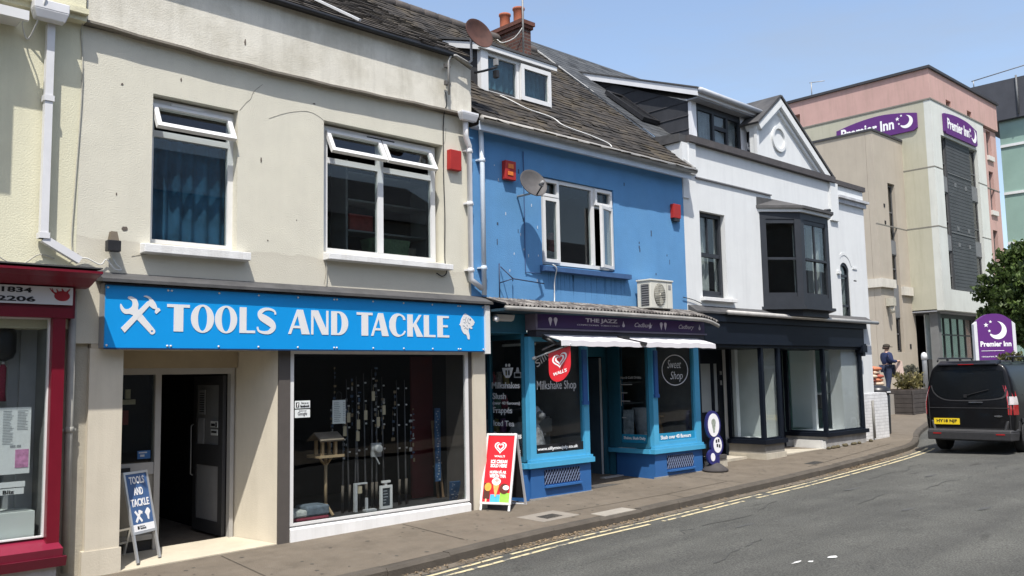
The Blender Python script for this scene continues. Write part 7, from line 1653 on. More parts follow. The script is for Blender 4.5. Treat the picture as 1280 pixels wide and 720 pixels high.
for sg in (1, -1): mb.hexa([(-.12 + (.10 if sg > 0 else -.06), .115 * sg - .05, 0), (.20 + (.10 if sg > 0 else -.06), .125 * sg - .05, 0), (.20 + (.10 if sg > 0 else -.06), .125 * sg + .05, 0), (-.12 + (.10 if sg > 0 else -.06), .115 * sg + .05, 0), (-.10 + (.10 if sg > 0 else -.06), .115 * sg - .04, .10), (.15 + (.10 if sg > 0 else -.06), .125 * sg - .04, .06), (.15 + (.10 if sg > 0 else -.06), .125 * sg + .04, .06), (-.10 + (.10 if sg > 0 else -.06), .115 * sg + .04, .10)])
mb.build('shoes', mat('dark_shoe', (.02, .018, .016), .6, .1, 9), pe, bevel=.015)
sh = MB(); sh.M = Matrix.Translation((32.75, 14.46, -.80)) @ Matrix.Rotation(math.radians(-38), 4, 'Z'); sh.hexa([(.34, -.02, .62), (.60, -.10, .62), (.60, -.095, .62), (.34, -.015, .62), (.30, -.06, 1.15), (.52, -.14, 1.15), (.52, -.135, 1.15), (.30, -.055, 1.15)]); tag(sh.build('paper_sheet', mat('pinkish_card', (.62, .48, .42), .8, .08, 8)), 'pale pinkish sheet held by the person in the navy jumper', 'sheet')
db = MB(); db.M = sh.M; db.hexa([(.22, -.02, .55), (.34, -.02, .55), (.34, .24, .55), (.22, .24, .55), (.20, -.04, 1.0), (.33, -.04, 1.0), (.33, .24, 1.0), (.20, .24, 1.0)]); tag(db.build('dark_bag', black_pl, None, bevel=.02), 'black bag hanging from the hands of the person in the cap', 'bag')
# smoking post and dark planter ball by the hotel entrance
ap_ = thing('smoking_post', 'grey post bin with a white top by the hotel entrance', 'post bin', (33.9, 13.55, -.8))
mb = MB(); mb.lathe([(.085, -.80), (.085, .36), (.08, .38)], 16, (33.9, 13.55, 0)); mb.build('post', grey_mt, ap_); mb = MB(); mb.lathe([(.10, .38), (.11, .52), (.08, .62), (.03, .65)], 16, (33.9, 13.55, 0)); mb.build('top', upvc, ap_)
gb = thing('ball_shrub', 'round clipped grey shrub in a black pot by the hotel entrance', 'shrub', (34.4, 14.3, -.8))
mb = MB(); mb.lathe([(.22, -.80), (.28, -.35), (.26, -.35)], 16, (34.4, 14.3, 0)); mb.build('pot', black_pl, gb)
leaf_cloud([(34.4, 14.3, -.02, .30)], 900, .05, 51, .6).build('leaves', leaf_mat('grey_leaf', (.10, .105, .09)), gb, recalc=False)

# ================================================================ van
vn = thing('parked_van', 'black panel van parked at the kerb with its rear to the camera', 'van', (20.40, 7.30, -1.795), local=True, rotz=math.radians(1.0))
vn.scale = (1, 1, 1.06)
vp = mat('black_van_paint', (.004, .004, .005), .38, .05, 4, spec=.22, coat=.16)
vpl = mat('grey_black_bumper', (.035, .035, .037), .55, .12, 12, spec=.4)
HP = [(.80, .28), (.87, .36), (.905, .55), (.915, .80), (.915, .98), (.905, 1.10), (.875, 1.30), (.835, 1.50), (.79, 1.66), (.73, 1.765), (.62, 1.825), (.40, 1.86), (.15, 1.87)]
def section(x, inset=0.0, top=1.0, lean=0.0):
    pts = []
    for (y, z) in HP:
        zz = z if z < 1.0 else 1.0 + (z - 1.0) * top
        pts.append((x + lean * max(0, z - .95), max(.02, y - inset * (1 if z > .3 else .5)), zz - inset * (.8 if z > 1.7 else 0)))
    return pts
secs = [section(.00, .075, 1, .13), section(.02, .03, 1, .13), section(.06, .010, 1, .12), section(.14, 0, 1, .10), section(.6, 0, 1, .0), section(1.6, 0, 1.01), section(2.6, 0, .99), section(3.0, .0, .93), section(3.45, .02, .45), section(3.75, .03, .16), section(4.25, .08, .02), section(4.38, .20, -.05)]
mb = MB(); mb.smooth = True; n = len(HP); vsl = []
for s in secs: vsl += [(x, y, z) for x, y, z in s] + [(x, -y, z) for x, y, z in s[::-1]]
m_ = 2 * n
fs = []
for i in range(len(secs) - 1):
    for k in range(m_): fs.append([i * m_ + k, i * m_ + (k + 1) % m_, (i + 1) * m_ + (k + 1) % m_, (i + 1) * m_ + k])
for k in range(n - 1):
    fs.append([k, m_ - 1 - k, m_ - 2 - k, k + 1]); o = (len(secs) - 1) * m_; fs.append([o + k, o + k + 1, o + m_ - 2 - k, o + m_ - 1 - k])
mb.add(vsl, fs); body = mb.build('body', vp, vn)
sd = body.modifiers.new('sub', 'SUBSURF'); sd.levels = 1; sd.render_levels = 2
def rx(z): return .008 + .13 * max(0, z - .95)
Mr_ = xf_frame((rx(.95) - .004, 0, .95), (0, -1, 0), (.13, 0, 1), (-1, 0, .13))   # upper tailgate, (a: right of picture, b: up)
dg_ = mat('dark_privacy_glass', (.006, .007, .008), .16, .05, 3, spec=.25, coat=.10)
mb = MB(); mb.plate(Mr_, smooth([(-.70, .70), (0, .745), (.70, .70)], 5) + smooth([(.715, .62), (.74, .35), (.70, .22), (.55, .165), (.2, .14), (-.3, .135), (-.52, .17), (-.68, .28), (-.74, .40), (-.715, .62)], 4)[:-1], [], .012); mb.build('rear_window', dg_, vn)
mb = MB(); mb.plate(Mr_, smooth([(-.745, .42), (-.69, .27), (-.53, .155), (-.30, .118), (.2, .122), (.56, .15), (.71, .205), (.75, .34)], 4) + smooth([(.775, .33), (.74, .18), (.57, .13), (.2, .104), (-.30, .10), (-.54, .138), (-.705, .255), (-.765, .41)], 4), [], .018); mb.build('window_seal', vpl, vn)
mb = MB(); mb.hexa([(.0 + rx(1.80) - .09, -.62, 1.775), (.0 + rx(1.80) - .09, .62, 1.775), (.3, .64, 1.82), (.3, -.64, 1.82), (.0 + rx(1.80) - .075, -.60, 1.80), (.0 + rx(1.80) - .075, .60, 1.80), (.3, .62, 1.872), (.3, -.62, 1.872)]); mb.build('roof_spoiler', vp, vn, bevel=.012)
mb = MB(); mb.box(rx(1.8) - .097, rx(1.8) - .088, -.16, .16, 1.782, 1.797); mb.build('brake_light', mat('red_lens', (.32, .01, .012), .2, .1, 9, spec=.6, coat=.6), vn)
mb = MB(); mb.box(-.004, .012, -.80, .80, .905, .918); mb.box(-.002, .012, -.80, .80, .50, .508); mb.box(-.002, .012, -.815, -.805, .5, 1.2); mb.box(-.002, .012, .805, .815, .5, 1.2); mb.build('tailgate_crease', vpl, vn)
mb = MB(); mb.bar((rx(1.18) - .03, .05, 1.16), (rx(1.3) - .03, -.42, 1.28), .02, .012); mb.box(rx(1.15) - .03, rx(1.15), .02, .08, 1.12, 1.18); mb.build('rear_wiper', black_pl, vn)
mb = MB(); mb.box(-.014, .01, -.30, -.02, 1.015, 1.04); mb.build('tailgate_handle', mat('dark_chrome', (.30, .30, .31), .25, .05, 5, metal=.9), vn)
mb = MB(); mb.plate(xf_frame((-.006, 0, 0), (0, -1, 0), (0, 0, 1), (-1, 0, 0)), [(.50, .76), (.60, .775), (.66, .765), (.67, .745), (.60, .735), (.52, .74)], [], .006); mb.build('chrome_badge', MATS['dark_chrome'], vn)
mb = MB(); mb.box(-.012, .0, .19, .72, .575, .70); pl_ = mb.build('number_plate', mat('yellow_plate', (.78, .56, .02), .4, .03, 6, spec=.5), vn)
t = MB(); Mpl = xf_frame((-.0125, 0, 0), (0, -1, 0), (0, 0, 1), (-1, 0, 0)); words(t, 'HY18 NJF', Mpl, -.665, -.245, .60, .678, bold=.03); t.build('plate_characters', black_i, pl_)
mb = MB(); mb.hexa([(-.10, -.84, .27), (-.10, .84, .27), (.2, .90, .27), (.2, -.90, .27), (-.11, -.84, .44), (-.11, .84, .44), (.2, .925, .44), (.2, -.925, .44)]); mb.hexa([(-.11, -.84, .441), (-.11, .84, .441), (.2, .925, .441), (.2, -.925, .441), (-.05, -.82, .485), (-.05, .82, .485), (.2, .92, .50), (.2, -.92, .50)]); 
for sg in (1, -1): mb.hexa([(-.06, .70 * sg, .44), (.25, .93 * sg, .44), (.25, .86 * sg, .44), (-.03, .66 * sg, .44), (-.01, .78 * sg, .66), (.25, .925 * sg, .66), (.25, .86 * sg, .66), (.01, .72 * sg, .66)])
mb.build('rear_bumper', vpl, vn, bevel=.02)
mb = MB(); mb.box(-.113, -.108, -.72, -.55, .385, .41); mb.box(-.113, -.108, .55, .72, .385, .41); mb.build('bumper_reflector', MATS['red_lens'], vn)
for sg in (1, -1):
    mb = MB()
    def tl(za, zb, m, wd=1.0, e=0.0):
        k = MB()
        for q in range(5):
            z0 = za + (zb - za) * q / 5; z1 = za + (zb - za) * (q + 1) / 5
            def w(z): return .915 - .38 * max(0, z - 1.0) ** 1.5
            yo0, yo1 = w(z0) + .012, w(z1) + .012
            k.hexa([(rx(z0) - .012 - e, (yo0 - .15 * wd) * sg, z0), (.02 + rx(z0) - e, yo0 * sg - .03 * sg, z0), (.20, (yo0 + .0) * sg, z0), (.20, (yo0 - .1) * sg, z0), (rx(z1) - .012 - e, (yo1 - .15 * wd) * sg, z1), (.02 + rx(z1) - e, yo1 * sg - .03 * sg, z1), (.20, (yo1) * sg, z1), (.20, (yo1 - .1) * sg, z1)])
        return k
    o = tl(.78, 1.36, None, .35 if sg > 0 else 1.0).build('tail_light', MATS['red_lens'], vn)
    if sg > 0: pass
    k = tl(.98, 1.14, None, .85, .006) if sg < 0 else MB()
    if sg < 0: k.build('reversing_lens', mat('clear_lens', (.55, .50, .50), .2, .12, 20, spec=.6), o)
    mb = MB(); mb.tube([(.35, .70 * sg, 1.86), (.42, .70 * sg, 1.93), (2.5, .70 * sg, 1.935), (2.6, .70 * sg, 1.86)], .018, 8)
    for q in (.9, 1.7): mb.box(q, q + .05, .68 * sg - .015, .68 * sg + .025, 1.82, 1.93)
    mb.build('roof_rail', black_pl, vn)
    for x in (.78, 3.60):
        w_ = MB(); w_.lathe([(.20, -.11), (.30, -.11), (.325, -.08), (.325, .08), (.30, .11), (.20, .11)], 30, (x, .80 * sg, .325), (0, 1, 0)); wo = w_.build('wheel', mat('tyre_rubber', (.02, .02, .02), .85, .1, 12), vn)
        w_ = MB(); w_.lathe([(.20, .10 * sg), (.19, .115 * sg), (.05, .10 * sg), (.02, .115 * sg)], 20, (x, .80 * sg, .325), (0, 1, 0)); w_.build('rim', grey_mt, wo)
        a_ = MB(); a_.plate(xf_frame((x, .912 * sg, .33), (1, 0, 0), (0, 0, 1), (0, sg, 0)), ellipse(0, 0, .42, .40, 20, -10, 190) + ellipse(0, 0, .36, .345, 20, 190, -10), [], .02); a_.build('wheel_arch', vpl, vn)
    mb = MB(); mb.box(.40, 2.9, .925 * sg - .006, .925 * sg + .006, .62, .70); mb.build('side_moulding', vpl, vn)
mb = MB(); mb.box(.62, 2.2, -.896, -.89, 1.14, 1.145); mb.box(.60, 2.3, -.915, -.895, 1.16, 1.17); mb.build('door_track', MATS['dark_chrome'], vn)
mb = MB(); mb.poly([(2.98, -.70, 1.72), (2.98, .70, 1.72), (3.50, .84, 1.18), (3.50, -.84, 1.18)]); mb.build('windscreen', dg_, vn)
for sg in (1, -1):
    mb = MB(); mb.box(2.95, 3.05, 1.0 * sg - .09, 1.0 * sg + .09, 1.10, 1.30); mb.build('door_mirror', black_pl, vn, bevel=.02)
mb = MB(); mb.box(.15, 4.1, -.72, .72, .24, .40); mb.build('underbody', black_pl, vn)
# ================================================================ hotel
H = thing('hotel', 'pale modern hotel block with a pink top storey and a dark grey clad panel', 'building', (44, 18, -.8))
hb = mat('pale_hotel_render', (.43, .415, .325), .9, .05, 1.2, .2, 30, streak=.6, scol=(.34, .33, .25), blotch=.2, bcol=(.42, .40, .31), bl_scale=.3)
hw = mat('white_hotel_render', (.57, .585, .545), .9, .05, 1.2, .2, 30, streak=.35, scol=(.42, .42, .38))
hp = mat('pink_hotel_render', (.49, .315, .28), .9, .06, 1.2, .2, 30, streak=.6, scol=(.36, .25, .21))
hbr = mat('brown_hotel_render', (.40, .355, .29), .9, .05, 1.2, .2, 30, streak=.35, scol=(.30, .265, .22))
jt = mat('joint_line', (.20, .19, .165), .8, .1, 6)
hd_ = mat('grey_cladding', (.062, .066, .072), .6, .12, 2)
hg = glass('hotel_glass', (.30, .36, .36), .08)
X0, Y0 = 40.5, 15.2
mb = MB(); mb.box(X0, X0 + .3, Y0 + .3, 26, 2.60, 12.06); mb.build('side_wall', hb, H)
hs = [rect(41.45, 45.95, 3.55, 10.60)]
mb = MB(); mb.plate(wall_frame(Y0 + .15), rect(X0, 47.0, 2.60, 12.06), hs, .30); mb.build('front_wall', hw, H)
mb = MB(); mb.plate(wall_frame(Y0 + .30), rect(47.001, 49.2, -.8, 12.06), [rect(47.8, 48.45, 10.7, 12.0), rect(47.8, 48.45, 7.9, 9.9), rect(47.8, 48.45, 4.9, 6.9)], .30); mb.plate(wall_frame(Y0 + .17), rect(X0 + .02, 49.2, 12.13, 13.5), [rect(42.4, 43.0, 12.14, 12.45), rect(45.0, 45.6, 12.14, 12.45)], .30)
mb.plate(side_frame(X0 + .17), [(Y0 + .32, 12.13), (26, 12.13), (26, 13.5), (Y0 + .32, 13.5)], [[(21.5, 12.25), (22.6, 12.25), (22.6, 12.85), (21.5, 12.85)]], .30)
mb.box(49.0, 49.2, Y0 + .46, 26, -.8, 13.5); mb.build('pink_wall', hp, H)
mb = MB(); mb.box(X0 - .03, 47.05, Y0 - .03, 26, 12.061, 12.129); mb.build('band_course', jt, H); mb = MB(); mb.box(X0 - .01, X0 + .4, Y0 - .01, 26, 8.98, 9.03); mb.box(X0 + .3, 41.45, Y0 - .01, Y0 + .05, 8.98, 9.03); mb.box(45.95, 46.99, Y0 - .012, Y0 + .05, 8.98, 9.02); mb.box(X0 - .01, X0 + .4, Y0 - .01, 16.6, 6.30, 6.35); mb.box(X0 + .4, 41.45, Y0 - .01, Y0 + .05, 6.30, 6.34); mb.box(45.95, 47, Y0 - .01, Y0 + .05, 6.30, 6.34); mb.build('joint', jt, H)
MB().box(47.02, 49.2, Y0 + .13, Y0 + .20, 8.98, 9.02).build('pink_joint', jt, H)
mb = MB(); mb.box(X0 - .08, 49.3, Y0 - .08, 26, 13.501, 13.62); mb.build('coping', mat('dark_coping', (.045, .045, .05), .6, .1, 4), H)
MB().box(X0 + .1, 49.1, Y0 + .2, 26, 13.3, 13.5).build('roof', hd_, H)
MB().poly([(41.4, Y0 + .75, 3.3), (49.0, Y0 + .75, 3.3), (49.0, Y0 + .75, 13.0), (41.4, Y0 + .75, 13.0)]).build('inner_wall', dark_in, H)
# cladding panel with window slots either side
mb = MB(); mb.box(42.2, 45.10, Y0 + .10, Y0 + .25, 3.55, 10.60)
for k in range(44): z = 3.60 + k * .16; mb.box(42.2, 45.10, Y0 + .085, Y0 + .0995, z, z + .14)
mb.build('cladding', hd_, H)
mb = MB(); 
for z in (6.2, 8.95): mb.box(42.2, 45.1, Y0 + .06, Y0 + .084, z, z + .05)
for x in (42.9, 44.2): 
    for z in (6.35, 5.6, 8.4): mb.box(x, x + .25, Y0 + .07, Y0 + .084, z, z + .2)
mb.build('cladding_vent', mat('mid_grey_metal', (.13, .135, .14), .6, .1, 5), H)
for (x0, x1) in ((41.45, 42.2), (45.10, 45.95)):
    for (z0, z1) in ((8.75, 10.58), (6.05, 8.05), (3.57, 5.35)):
        W = MB(); frame_bars(W, x0 + .02, x1 - .02, z0, z1, Y0 + .16, Y0 + .24, .06); W.box(x0 + .08, x1 - .08, Y0 + .16, Y0 + .24, z0 + .6, z0 + .66); wf = W.build('window', mat('dark_grey_window', (.10, .10, .10), .5, .1, 4), H); pane(wf, x0 + .08, x1 - .08, z0 + .06, z1 - .06, Y0 + .20, hg)
    for (z0, z1) in ((8.051, 8.749), (5.351, 6.049)): MB().box(x0 + .01, x1 - .01, Y0 + .12, Y0 + .2, z0, z1).build('spandrel', mat('spandrel_grey', (.16, .165, .17), .6, .1, 3), H)
for (z0, z1) in ((10.7, 12.0), (7.9, 9.9), (4.9, 6.9)):
    W = MB(); frame_bars(W, 47.82, 48.43, z0, z1, Y0 + .30, Y0 + .38, .06); wf = W.build('window', MATS['dark_grey_window'], H); pane(wf, 47.88, 48.37, z0 + .06, z1 - .06, Y0 + .34, hg)
    MB().box(47.7, 48.55, Y0 + .05, Y0 + .16, z0 - .25, z0 - .02).build('window_apron', mat('white_panel', (.60, .58, .54), .8, .06, 4), H)
for x in (42.4, 45.0): MB().box(x, x + .6, Y0 + .2, Y0 + .3, 12.14, 12.45).build('top_window', dark_in, H)
MB().poly([(X0 + .33, 21.5, 12.2), (X0 + .33, 22.6, 12.2), (X0 + .33, 22.6, 12.9), (X0 + .33, 21.5, 12.9)]).build('top_window', mat('boarded_opening', (.34, .25, .20), .9, .15, 3), H)
# ground floor: recessed entrance and glazing
mb = MB(); mb.box(X0, 47.0, Y0 + .31, 17.5, 2.55, 2.65); mb.build('soffit', mat('grey_soffit', (.28, .29, .31)), H)
mb = MB(); mb.box(X0 + .2, 49, 17.3, 17.5, -.8, 2.55); mb.build('rear_wall', mat('dark_cladding', (.05, .045, .043), .7, .15, 3), H)
W = MB()
W.box(41.6, 47.0, 16.0, 16.08, 2.35, 2.549); W.box(41.6, 47.0, 16.0, 16.08, 1.55, 1.62)
for x in (41.6, 42.45, 43.3, 44.15, 45.0, 45.85, 46.7): W.box(x, x + .07, 15.99, 16.08, .47, 2.35)
wf = W.build('lobby_glazing', mat('dark_frame', (.06, .065, .065), .5, .1, 4), H)
MB().box(41.67, 46.98, 16.03, 16.036, .47, 2.35).build('pane', glass('green_lobby_glass', (.84, .89, .87), .16), wf)
for k in range(8): MB().box(41.72, 42.05, 16.022, 16.027, .55 + k * .14, .63 + k * .14).build('window_label', lett_d, wf)
MB().box(41.2, 47.0, 16.32, 16.37, .47, 2.5).build('lobby_back', mat('pale_lobby_backing', (.62, .65, .62), .8, .15, 2), H)  # pale backing added close behind the glass to imitate its bright reflection
mb = MB(); mb.box(41.2, 47.0, 15.95, 16.3, -.8, .469); mb.build('plinth', mat('grey_plinth', (.16, .165, .165), .8, .12, 3), H)
mb = MB(); mb.box(40.75, 41.1, 15.6, 15.95, -.8, 2.549); mb.build('column', mat('grey_plinth', (.16, .165, .165)), H)
mb = MB(); mb.box(39.3, 40.5, 16.72, 16.8, -.8, 2.55); mb.build('entrance_door', mat('dark_door_glass', (.03, .03, .035), .2, .1, 4, spec=.6), H)
# brown wing
X1, Y1 = 37.45, 16.58
mb = MB(); mb.plate(wall_frame(Y1 + .15), rect(X1, X0 + .3, -.8, 10.36), [rect(38.72, 39.45, .8, 8.25)], .30); mb.box(X1, X1 + .3, Y1 + .31, 27, -.8, 10.36); mb.build('brown_wall', hbr, H)
mb = MB(); mb.box(X1 - .05, X0 - .02, Y1 - .05, 27, 10.361, 10.46); mb.build('brown_coping', mat('dark_coping', (.045, .045, .05)), H)
MB().box(X1 + .1, X0 + .2, Y1 + .2, 27, 10.2, 10.36).build('brown_roof', hd_, H)
mb = MB(); mb.box(X1 - .14, 38.70, Y1 - .14, 18.5, 3.55, 3.92); mb.box(39.47, 40.45, Y1 - .14, Y1 - .001, 3.30, 3.68); mb.build('brown_cornice', mat('pale_band', (.58, .55, .48), .85, .08, 3, streak=.4, scol=(.35, .32, .27)), H)
mb = MB(); mb.box(X1 - .01, X0 - .01, Y1 - .01, Y1 + .05, 6.28, 6.32); mb.build('brown_joint', jt, H)
for (z0, z1) in ((5.7, 8.2), (3.75, 5.1), (.82, 2.3)):
    W = MB(); frame_bars(W, 38.73, 39.44, z0, z1, Y1 + .14, Y1 + .22, .06); W.box(38.79, 39.38, Y1 + .14, Y1 + .22, (z0 + z1) / 2, (z0 + z1) / 2 + .06); wf = W.build('slot_window', MATS['dark_grey_window'], H); pane(wf, 38.79, 39.38, z0 + .06, z1 - .06, Y1 + .18, hg)
for (z0, z1) in ((5.101, 5.699), (2.301, 3.749)): MB().box(38.73, 39.44, Y1 + .1, Y1 + .2, z0, z1).build('spandrel', MATS['spandrel_grey'], H)
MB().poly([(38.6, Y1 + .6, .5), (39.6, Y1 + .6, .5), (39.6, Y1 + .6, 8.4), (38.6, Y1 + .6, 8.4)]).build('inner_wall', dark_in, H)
MB().box(38.2, 38.32, Y1 - .02, Y1, 7.1, 7.25).build('wall_vent', dark_in, H); MB().box(38.2, 38.32, Y1 - .02, Y1, 6.35, 6.5).build('wall_vent', dark_in, H); MB().box(40.0, 40.15, Y1 - .02, Y1, .95, 1.15).build('wall_vent', dark_in, H)
cm = thing('security_camera', 'white camera on the lower corner of the brown hotel wing', 'camera', (38.0, 16.4, 2.6)); mb = MB(); mb.box(37.8, 38.1, 16.25, 16.57, 2.75, 3.1); mb.tube([(37.95, 16.4, 2.75), (37.95, 16.35, 2.45)], .10, 8); mb.build('body', mat('ivory_plastic', (.42, .40, .33)), cm)
# signs
pur = mat('purple_sign', (.105, .022, .165), .45, .04, 4, spec=.45)
def moon(t, Mx, cx, cz, r):
    a = [(cx + r * math.cos(math.radians(q)), cz + r * math.sin(math.radians(q))) for q in range(-150, 91, 10)]
    b = [(cx - .30 * r + .80 * r * math.cos(math.radians(q)), cz + .27 * r + .80 * r * math.sin(math.radians(q))) for q in range(62, -135, -10)]
    t.plate(Mx, a + b, [], .012)
def star(t, Mx, cx, cz, r): t.plate(Mx, [(cx + (r if k % 2 == 0 else r * .42) * math.sin(k * math.pi / 5), cz + (r if k % 2 == 0 else r * .42) * math.cos(k * math.pi / 5)) for k in range(10)], [], .012)
# on the side wall, facing down the street; local a runs from the far end to the near end
Ms_ = xf_frame((X0 - .05, 19.6, 10.75), (0, -1, 0), (0, 0, 1), (-1, 0, 0))
sg_ = thing('hotel_sign', 'long purple hotel sign half hidden behind the brown wing', 'sign', (X0 - .05, 19.7, 10.75))
mb = MB(); mb.plate(Ms_, [(.0, .0), (3.64, .03), (3.80, .14), (3.80, .81)] + smooth([(3.80, .81), (3.1, .95), (2.1, 1.05), (1.0, .96), (.0, .76)], 4)[1:], [], .10); mb.build('panel', pur, sg_)
t = MB(); Mt = xf_frame((X0 - .105, 19.6, 10.75), (0, -1, 0), (0, 0, 1), (-1, 0, 0)); words(t, 'Premier Inn', Mt, .24, 2.77, .27, .77, bold=.03); moon(t, Mt, 3.33, .50, .30); star(t, Mt, 2.94, .70, .10); star(t, Mt, 3.0, .46, .06); star(t, Mt, 3.12, .82, .06); t.build('lettering', lett, sg_)
Mf_ = xf_frame((41.75, Y0 - .06, 10.72), (1, 0, 0), (0, 0, 1), (0, -1, 0))
sg_ = thing('hotel_sign', 'purple hotel sign above the dark grey cladding on the street front', 'sign', (43.7, Y0 - .06, 10.72))
mb = MB(); mb.plate(Mf_, [(.0, .10), (.10, .0), (3.9, .0), (4.0, .10), (4.0, .78)] + smooth([(4.0, .78), (3.0, .98), (2.0, 1.04), (1.0, 1.02), (0, .92)], 4)[1:], [], .10); mb.build('panel', pur, sg_)
t = MB(); Mt = xf_frame((41.75, Y0 - .115, 10.72), (1, 0, 0), (0, 0, 1), (0, -1, 0)); words(t, 'Premier Inn', Mt, .30, 2.95, .26, .76, bold=.03); moon(t, Mt, 3.55, .45, .33); star(t, Mt, 3.10, .66, .11); star(t, Mt, 3.16, .40, .06); t.build('lettering', lett, sg_)
# pylon sign on the forecourt
py = thing('pylon_sign', 'purple hotel pylon sign with a moon standing before the glazed lobby', 'sign', (35.6, 11.75, -.9))
Mp_ = xf_frame((35.20, 12.24, -.85), (.712, -.702, 0), (0, 0, 1), (-.702, -.712, 0))
mb = MB(); mb.plate(Mp_, [(.12, 0), (1.40, 0), (1.40, 2.62)] + smooth([(1.40, 2.62), (1.1, 2.82), (.76, 2.88), (.42, 2.82), (.12, 2.62)], 4)[1:], [], .16); mb.build('panel', pur, py)
mb = MB(); mb.plate(Mp_, [(.0, 0), (.119, 0), (.119, 2.60), (.0, 2.5)], [], .17); mb.plate(Mp_, [(1.401, 0), (1.52, 0), (1.52, 2.5), (1.401, 2.60)], [], .17); mb.build('side_post', mat('pale_grey_post', (.60, .60, .62), .5, .05, 4), py)
t = MB(); Mt = Mp_ @ Matrix.Translation((0, 0, .085)); words(t, 'Premier Inn', Mt, .20, 1.33, 1.66, 1.86, bold=.03); moon(t, Mt, .86, 2.26, .33); star(t, Mt, .45, 2.46, .09); star(t, Mt, .56, 2.24, .06); star(t, Mt, .62, 2.58, .06); t.plate(Mt, rect(.22, 1.05, 1.50, 1.515), [], .01)
words(t, 'restaurant & rooms', Mt, .22, 1.1, 1.27, 1.33); t.build('lettering', lett, py)
ba = thing('hotel_aerial', 'thin bent aerial on the far edge of the pink hotel roof', 'aerial', (X0 + .2, 22.6, 13.6)); mb = MB(); mb.tube([(X0 + .2, 20.9, 13.6), (X0 + .2, 20.9, 14.35)], .025, 6); mb.tube([(X0 + .2, 21.0, 14.35), (X0 + .2, 20.2, 14.25)], .018, 6); mb.build('mast', MATS['galvanised_pole'], ba)
# ================================================================ glazed building beyond
G_ = thing('glazed_building', 'green glazed building with a dark roof band behind the hotel at right', 'building', (54, 13, -1))
mb = MB(); mb.box(52.06, 70, 4.5, 16.02, -1.5, 13.34); mb.build('glass_wall', mat('green_glass_panel', (.27, .40, .35), .15, .12, .5, spec=.5, streak=.2, scol=(.28, .42, .36)), G_)
mb = MB()
for z in (9.3, 11.9, 6.6, 3.9): mb.box(52.0, 52.059, 4.5, 16.02, z, z + .14)
for y in (13.6, 11.2, 8.8, 6.4): mb.box(52.0, 52.055, y, y + .10, -1.5, 13.3)
mb.build('mullion', mat('white_mullion', (.70, .72, .72), .5, .05, 4), G_)
mb = MB(); mb.box(51.7, 70, 4.0, 17.2, 13.341, 15.5); mb.build('roof_band', mat('dark_blue_grey_roof', (.055, .058, .068), .6, .12, 1.5, streak=.2, scol=(.09, .09, .1)), G_)
mb = MB()
mb.tube([(51.9, 17.2, 15.9), (51.9, 12.0, 16.3)], .03, 6); mb.tube([(51.9, 14.4, 15.5), (51.9, 14.4, 16.15)], .03, 6); mb.tube([(51.9, 17.1, 15.5), (51.9, 17.1, 15.9)], .03, 6); mb.build('roof_rail', grey_mt, G_)
mb = MB(); mb.tube([(51.65, 14.9, 13.5), (51.65, 14.9, 15.6)], .05, 6); mb.build('rainwater_pipe', mat('mid_grey_metal', (.13, .135, .14)), G_)
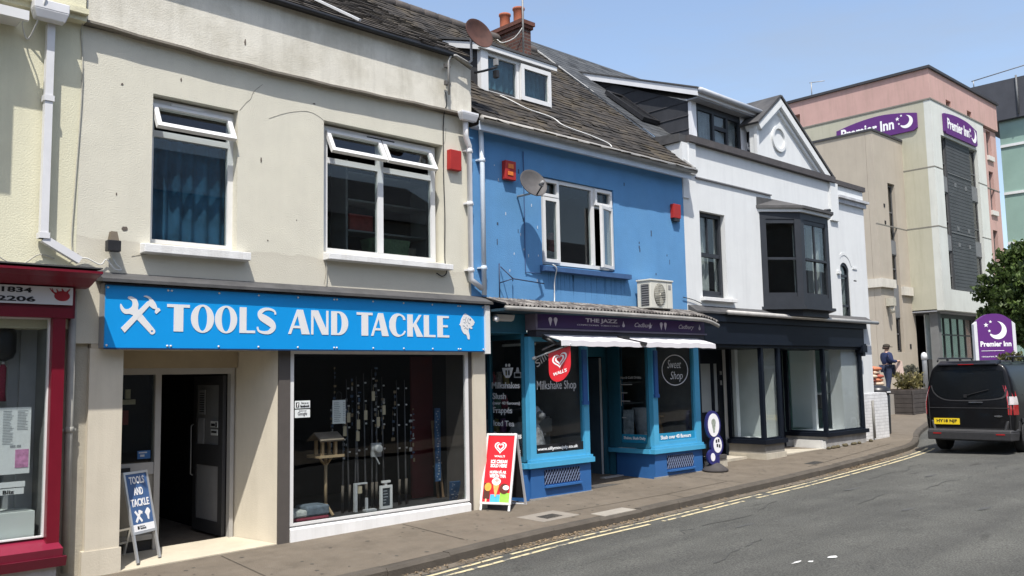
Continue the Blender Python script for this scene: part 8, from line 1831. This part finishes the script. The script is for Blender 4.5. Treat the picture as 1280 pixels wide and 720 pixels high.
# ================================================================ tree and bush by the pylon
T_ = thing('street_tree', 'dense dark green tree behind the purple pylon sign at the right edge', 'tree', (40.0, 11.9, -1.0))
mb = MB(); mb.tube([(39.9, 11.95, -1.0), (39.95, 11.9, .3), (40.0, 11.85, 1.5), (40.05, 11.8, 3.2)], [.15, .12, .10, .05], 9)
rnd = random.Random(61)
tips = []
for k in range(10):
    a = rnd.uniform(0, 6.28); z0 = rnd.uniform(.7, 2.6); L_ = rnd.uniform(.9, 1.7); tip = (40.0 + L_ * math.cos(a), 11.85 + L_ * math.sin(a), z0 + rnd.uniform(.5, 1.3)); mb.tube([(40.0, 11.87, z0), tip], [.05, .015], 6)
mb.build('trunk', mat('grey_bark', (.075, .062, .05), .9, .3, 9, .6, 20), T_)
cs_ = []
for k in range(150):
    a = rnd.uniform(0, 6.28); h = rnd.uniform(0, 1); R = 2.0 * (math.sin(math.pi * (.20 + .74 * h)) ** .7) * rnd.uniform(.35, 1.02); z = 1.10 + 3.75 * h
    cs_.append((40.2 + R * math.cos(a), 11.65 + R * math.sin(a), z, rnd.uniform(.28, .52)))
leaf_cloud(cs_, 120, .11, 62, .62).build('crown', leaf_mat('dark_green_leaf', (.048, .080, .022), .6, .30), T_, recalc=False)
bu = thing('low_bush', 'small olive bush at the right foot of the purple pylon sign', 'shrub', (36.0, 11.2, -.85))
leaf_cloud([(35.75 + rnd.uniform(-.35, .4), 11.15 + rnd.uniform(-.3, .3), .30 + rnd.uniform(-.2, .25), .22) for k in range(14)], 170, .07, 63, .5).build('leaves', leaf_mat('olive_leaf', (.075, .08, .030)), bu, recalc=False)
mb = MB(); mb.tube([(35.8, 11.15, -1.2), (35.8, 11.15, .3)], [.05, .02], 6); mb.build('stem', twig, bu)
# ================================================================ houses on the camera's side of the street (seen only in the shop glass)
O_ = thing('opposite_terrace', 'terraced houses on the near side of the street, mirrored in the shop windows', 'building', (14, -6, -2))
mb = MB(); mb.box(-14, 22, -13, -5.2, -2.6, 5.6); mb.box(22, 62, -13, -5.2, -2.6, 4.2); mb.build('wall', mat('opposite_render', (.27, .245, .21), .9, .15, .6), O_)
mb = MB(); mb.hexa([(-14, -13.4, 5.6), (22, -13.4, 5.6), (22, -5.0, 5.6), (-14, -5.0, 5.6), (-14, -9.3, 7.9), (22, -9.3, 7.9), (22, -9.1, 7.9), (-14, -9.1, 7.9)]); mb.hexa([(22.01, -13.4, 4.2), (62, -13.4, 4.2), (62, -5.0, 4.2), (22.01, -5.0, 4.2), (22.01, -9.3, 6.5), (62, -9.3, 6.5), (62, -9.1, 6.5), (22.01, -9.1, 6.5)]); mb.build('roof', sl_dark, O_)
mb = MB()
for k in range(19):
    x = -12 + k * 3.9
    mb.box(x, x + 1.1, -5.24, -5.201, 1.6, 3.2); mb.box(x + 1.9, x + 3.0, -5.24, -5.201, 1.6, 3.2); mb.box(x - .2, x + 3.0, -5.24, -5.201, -1.5, .5)
mb.build('window', mat('opposite_window', (.04, .045, .05), .15, .1, 3), O_)
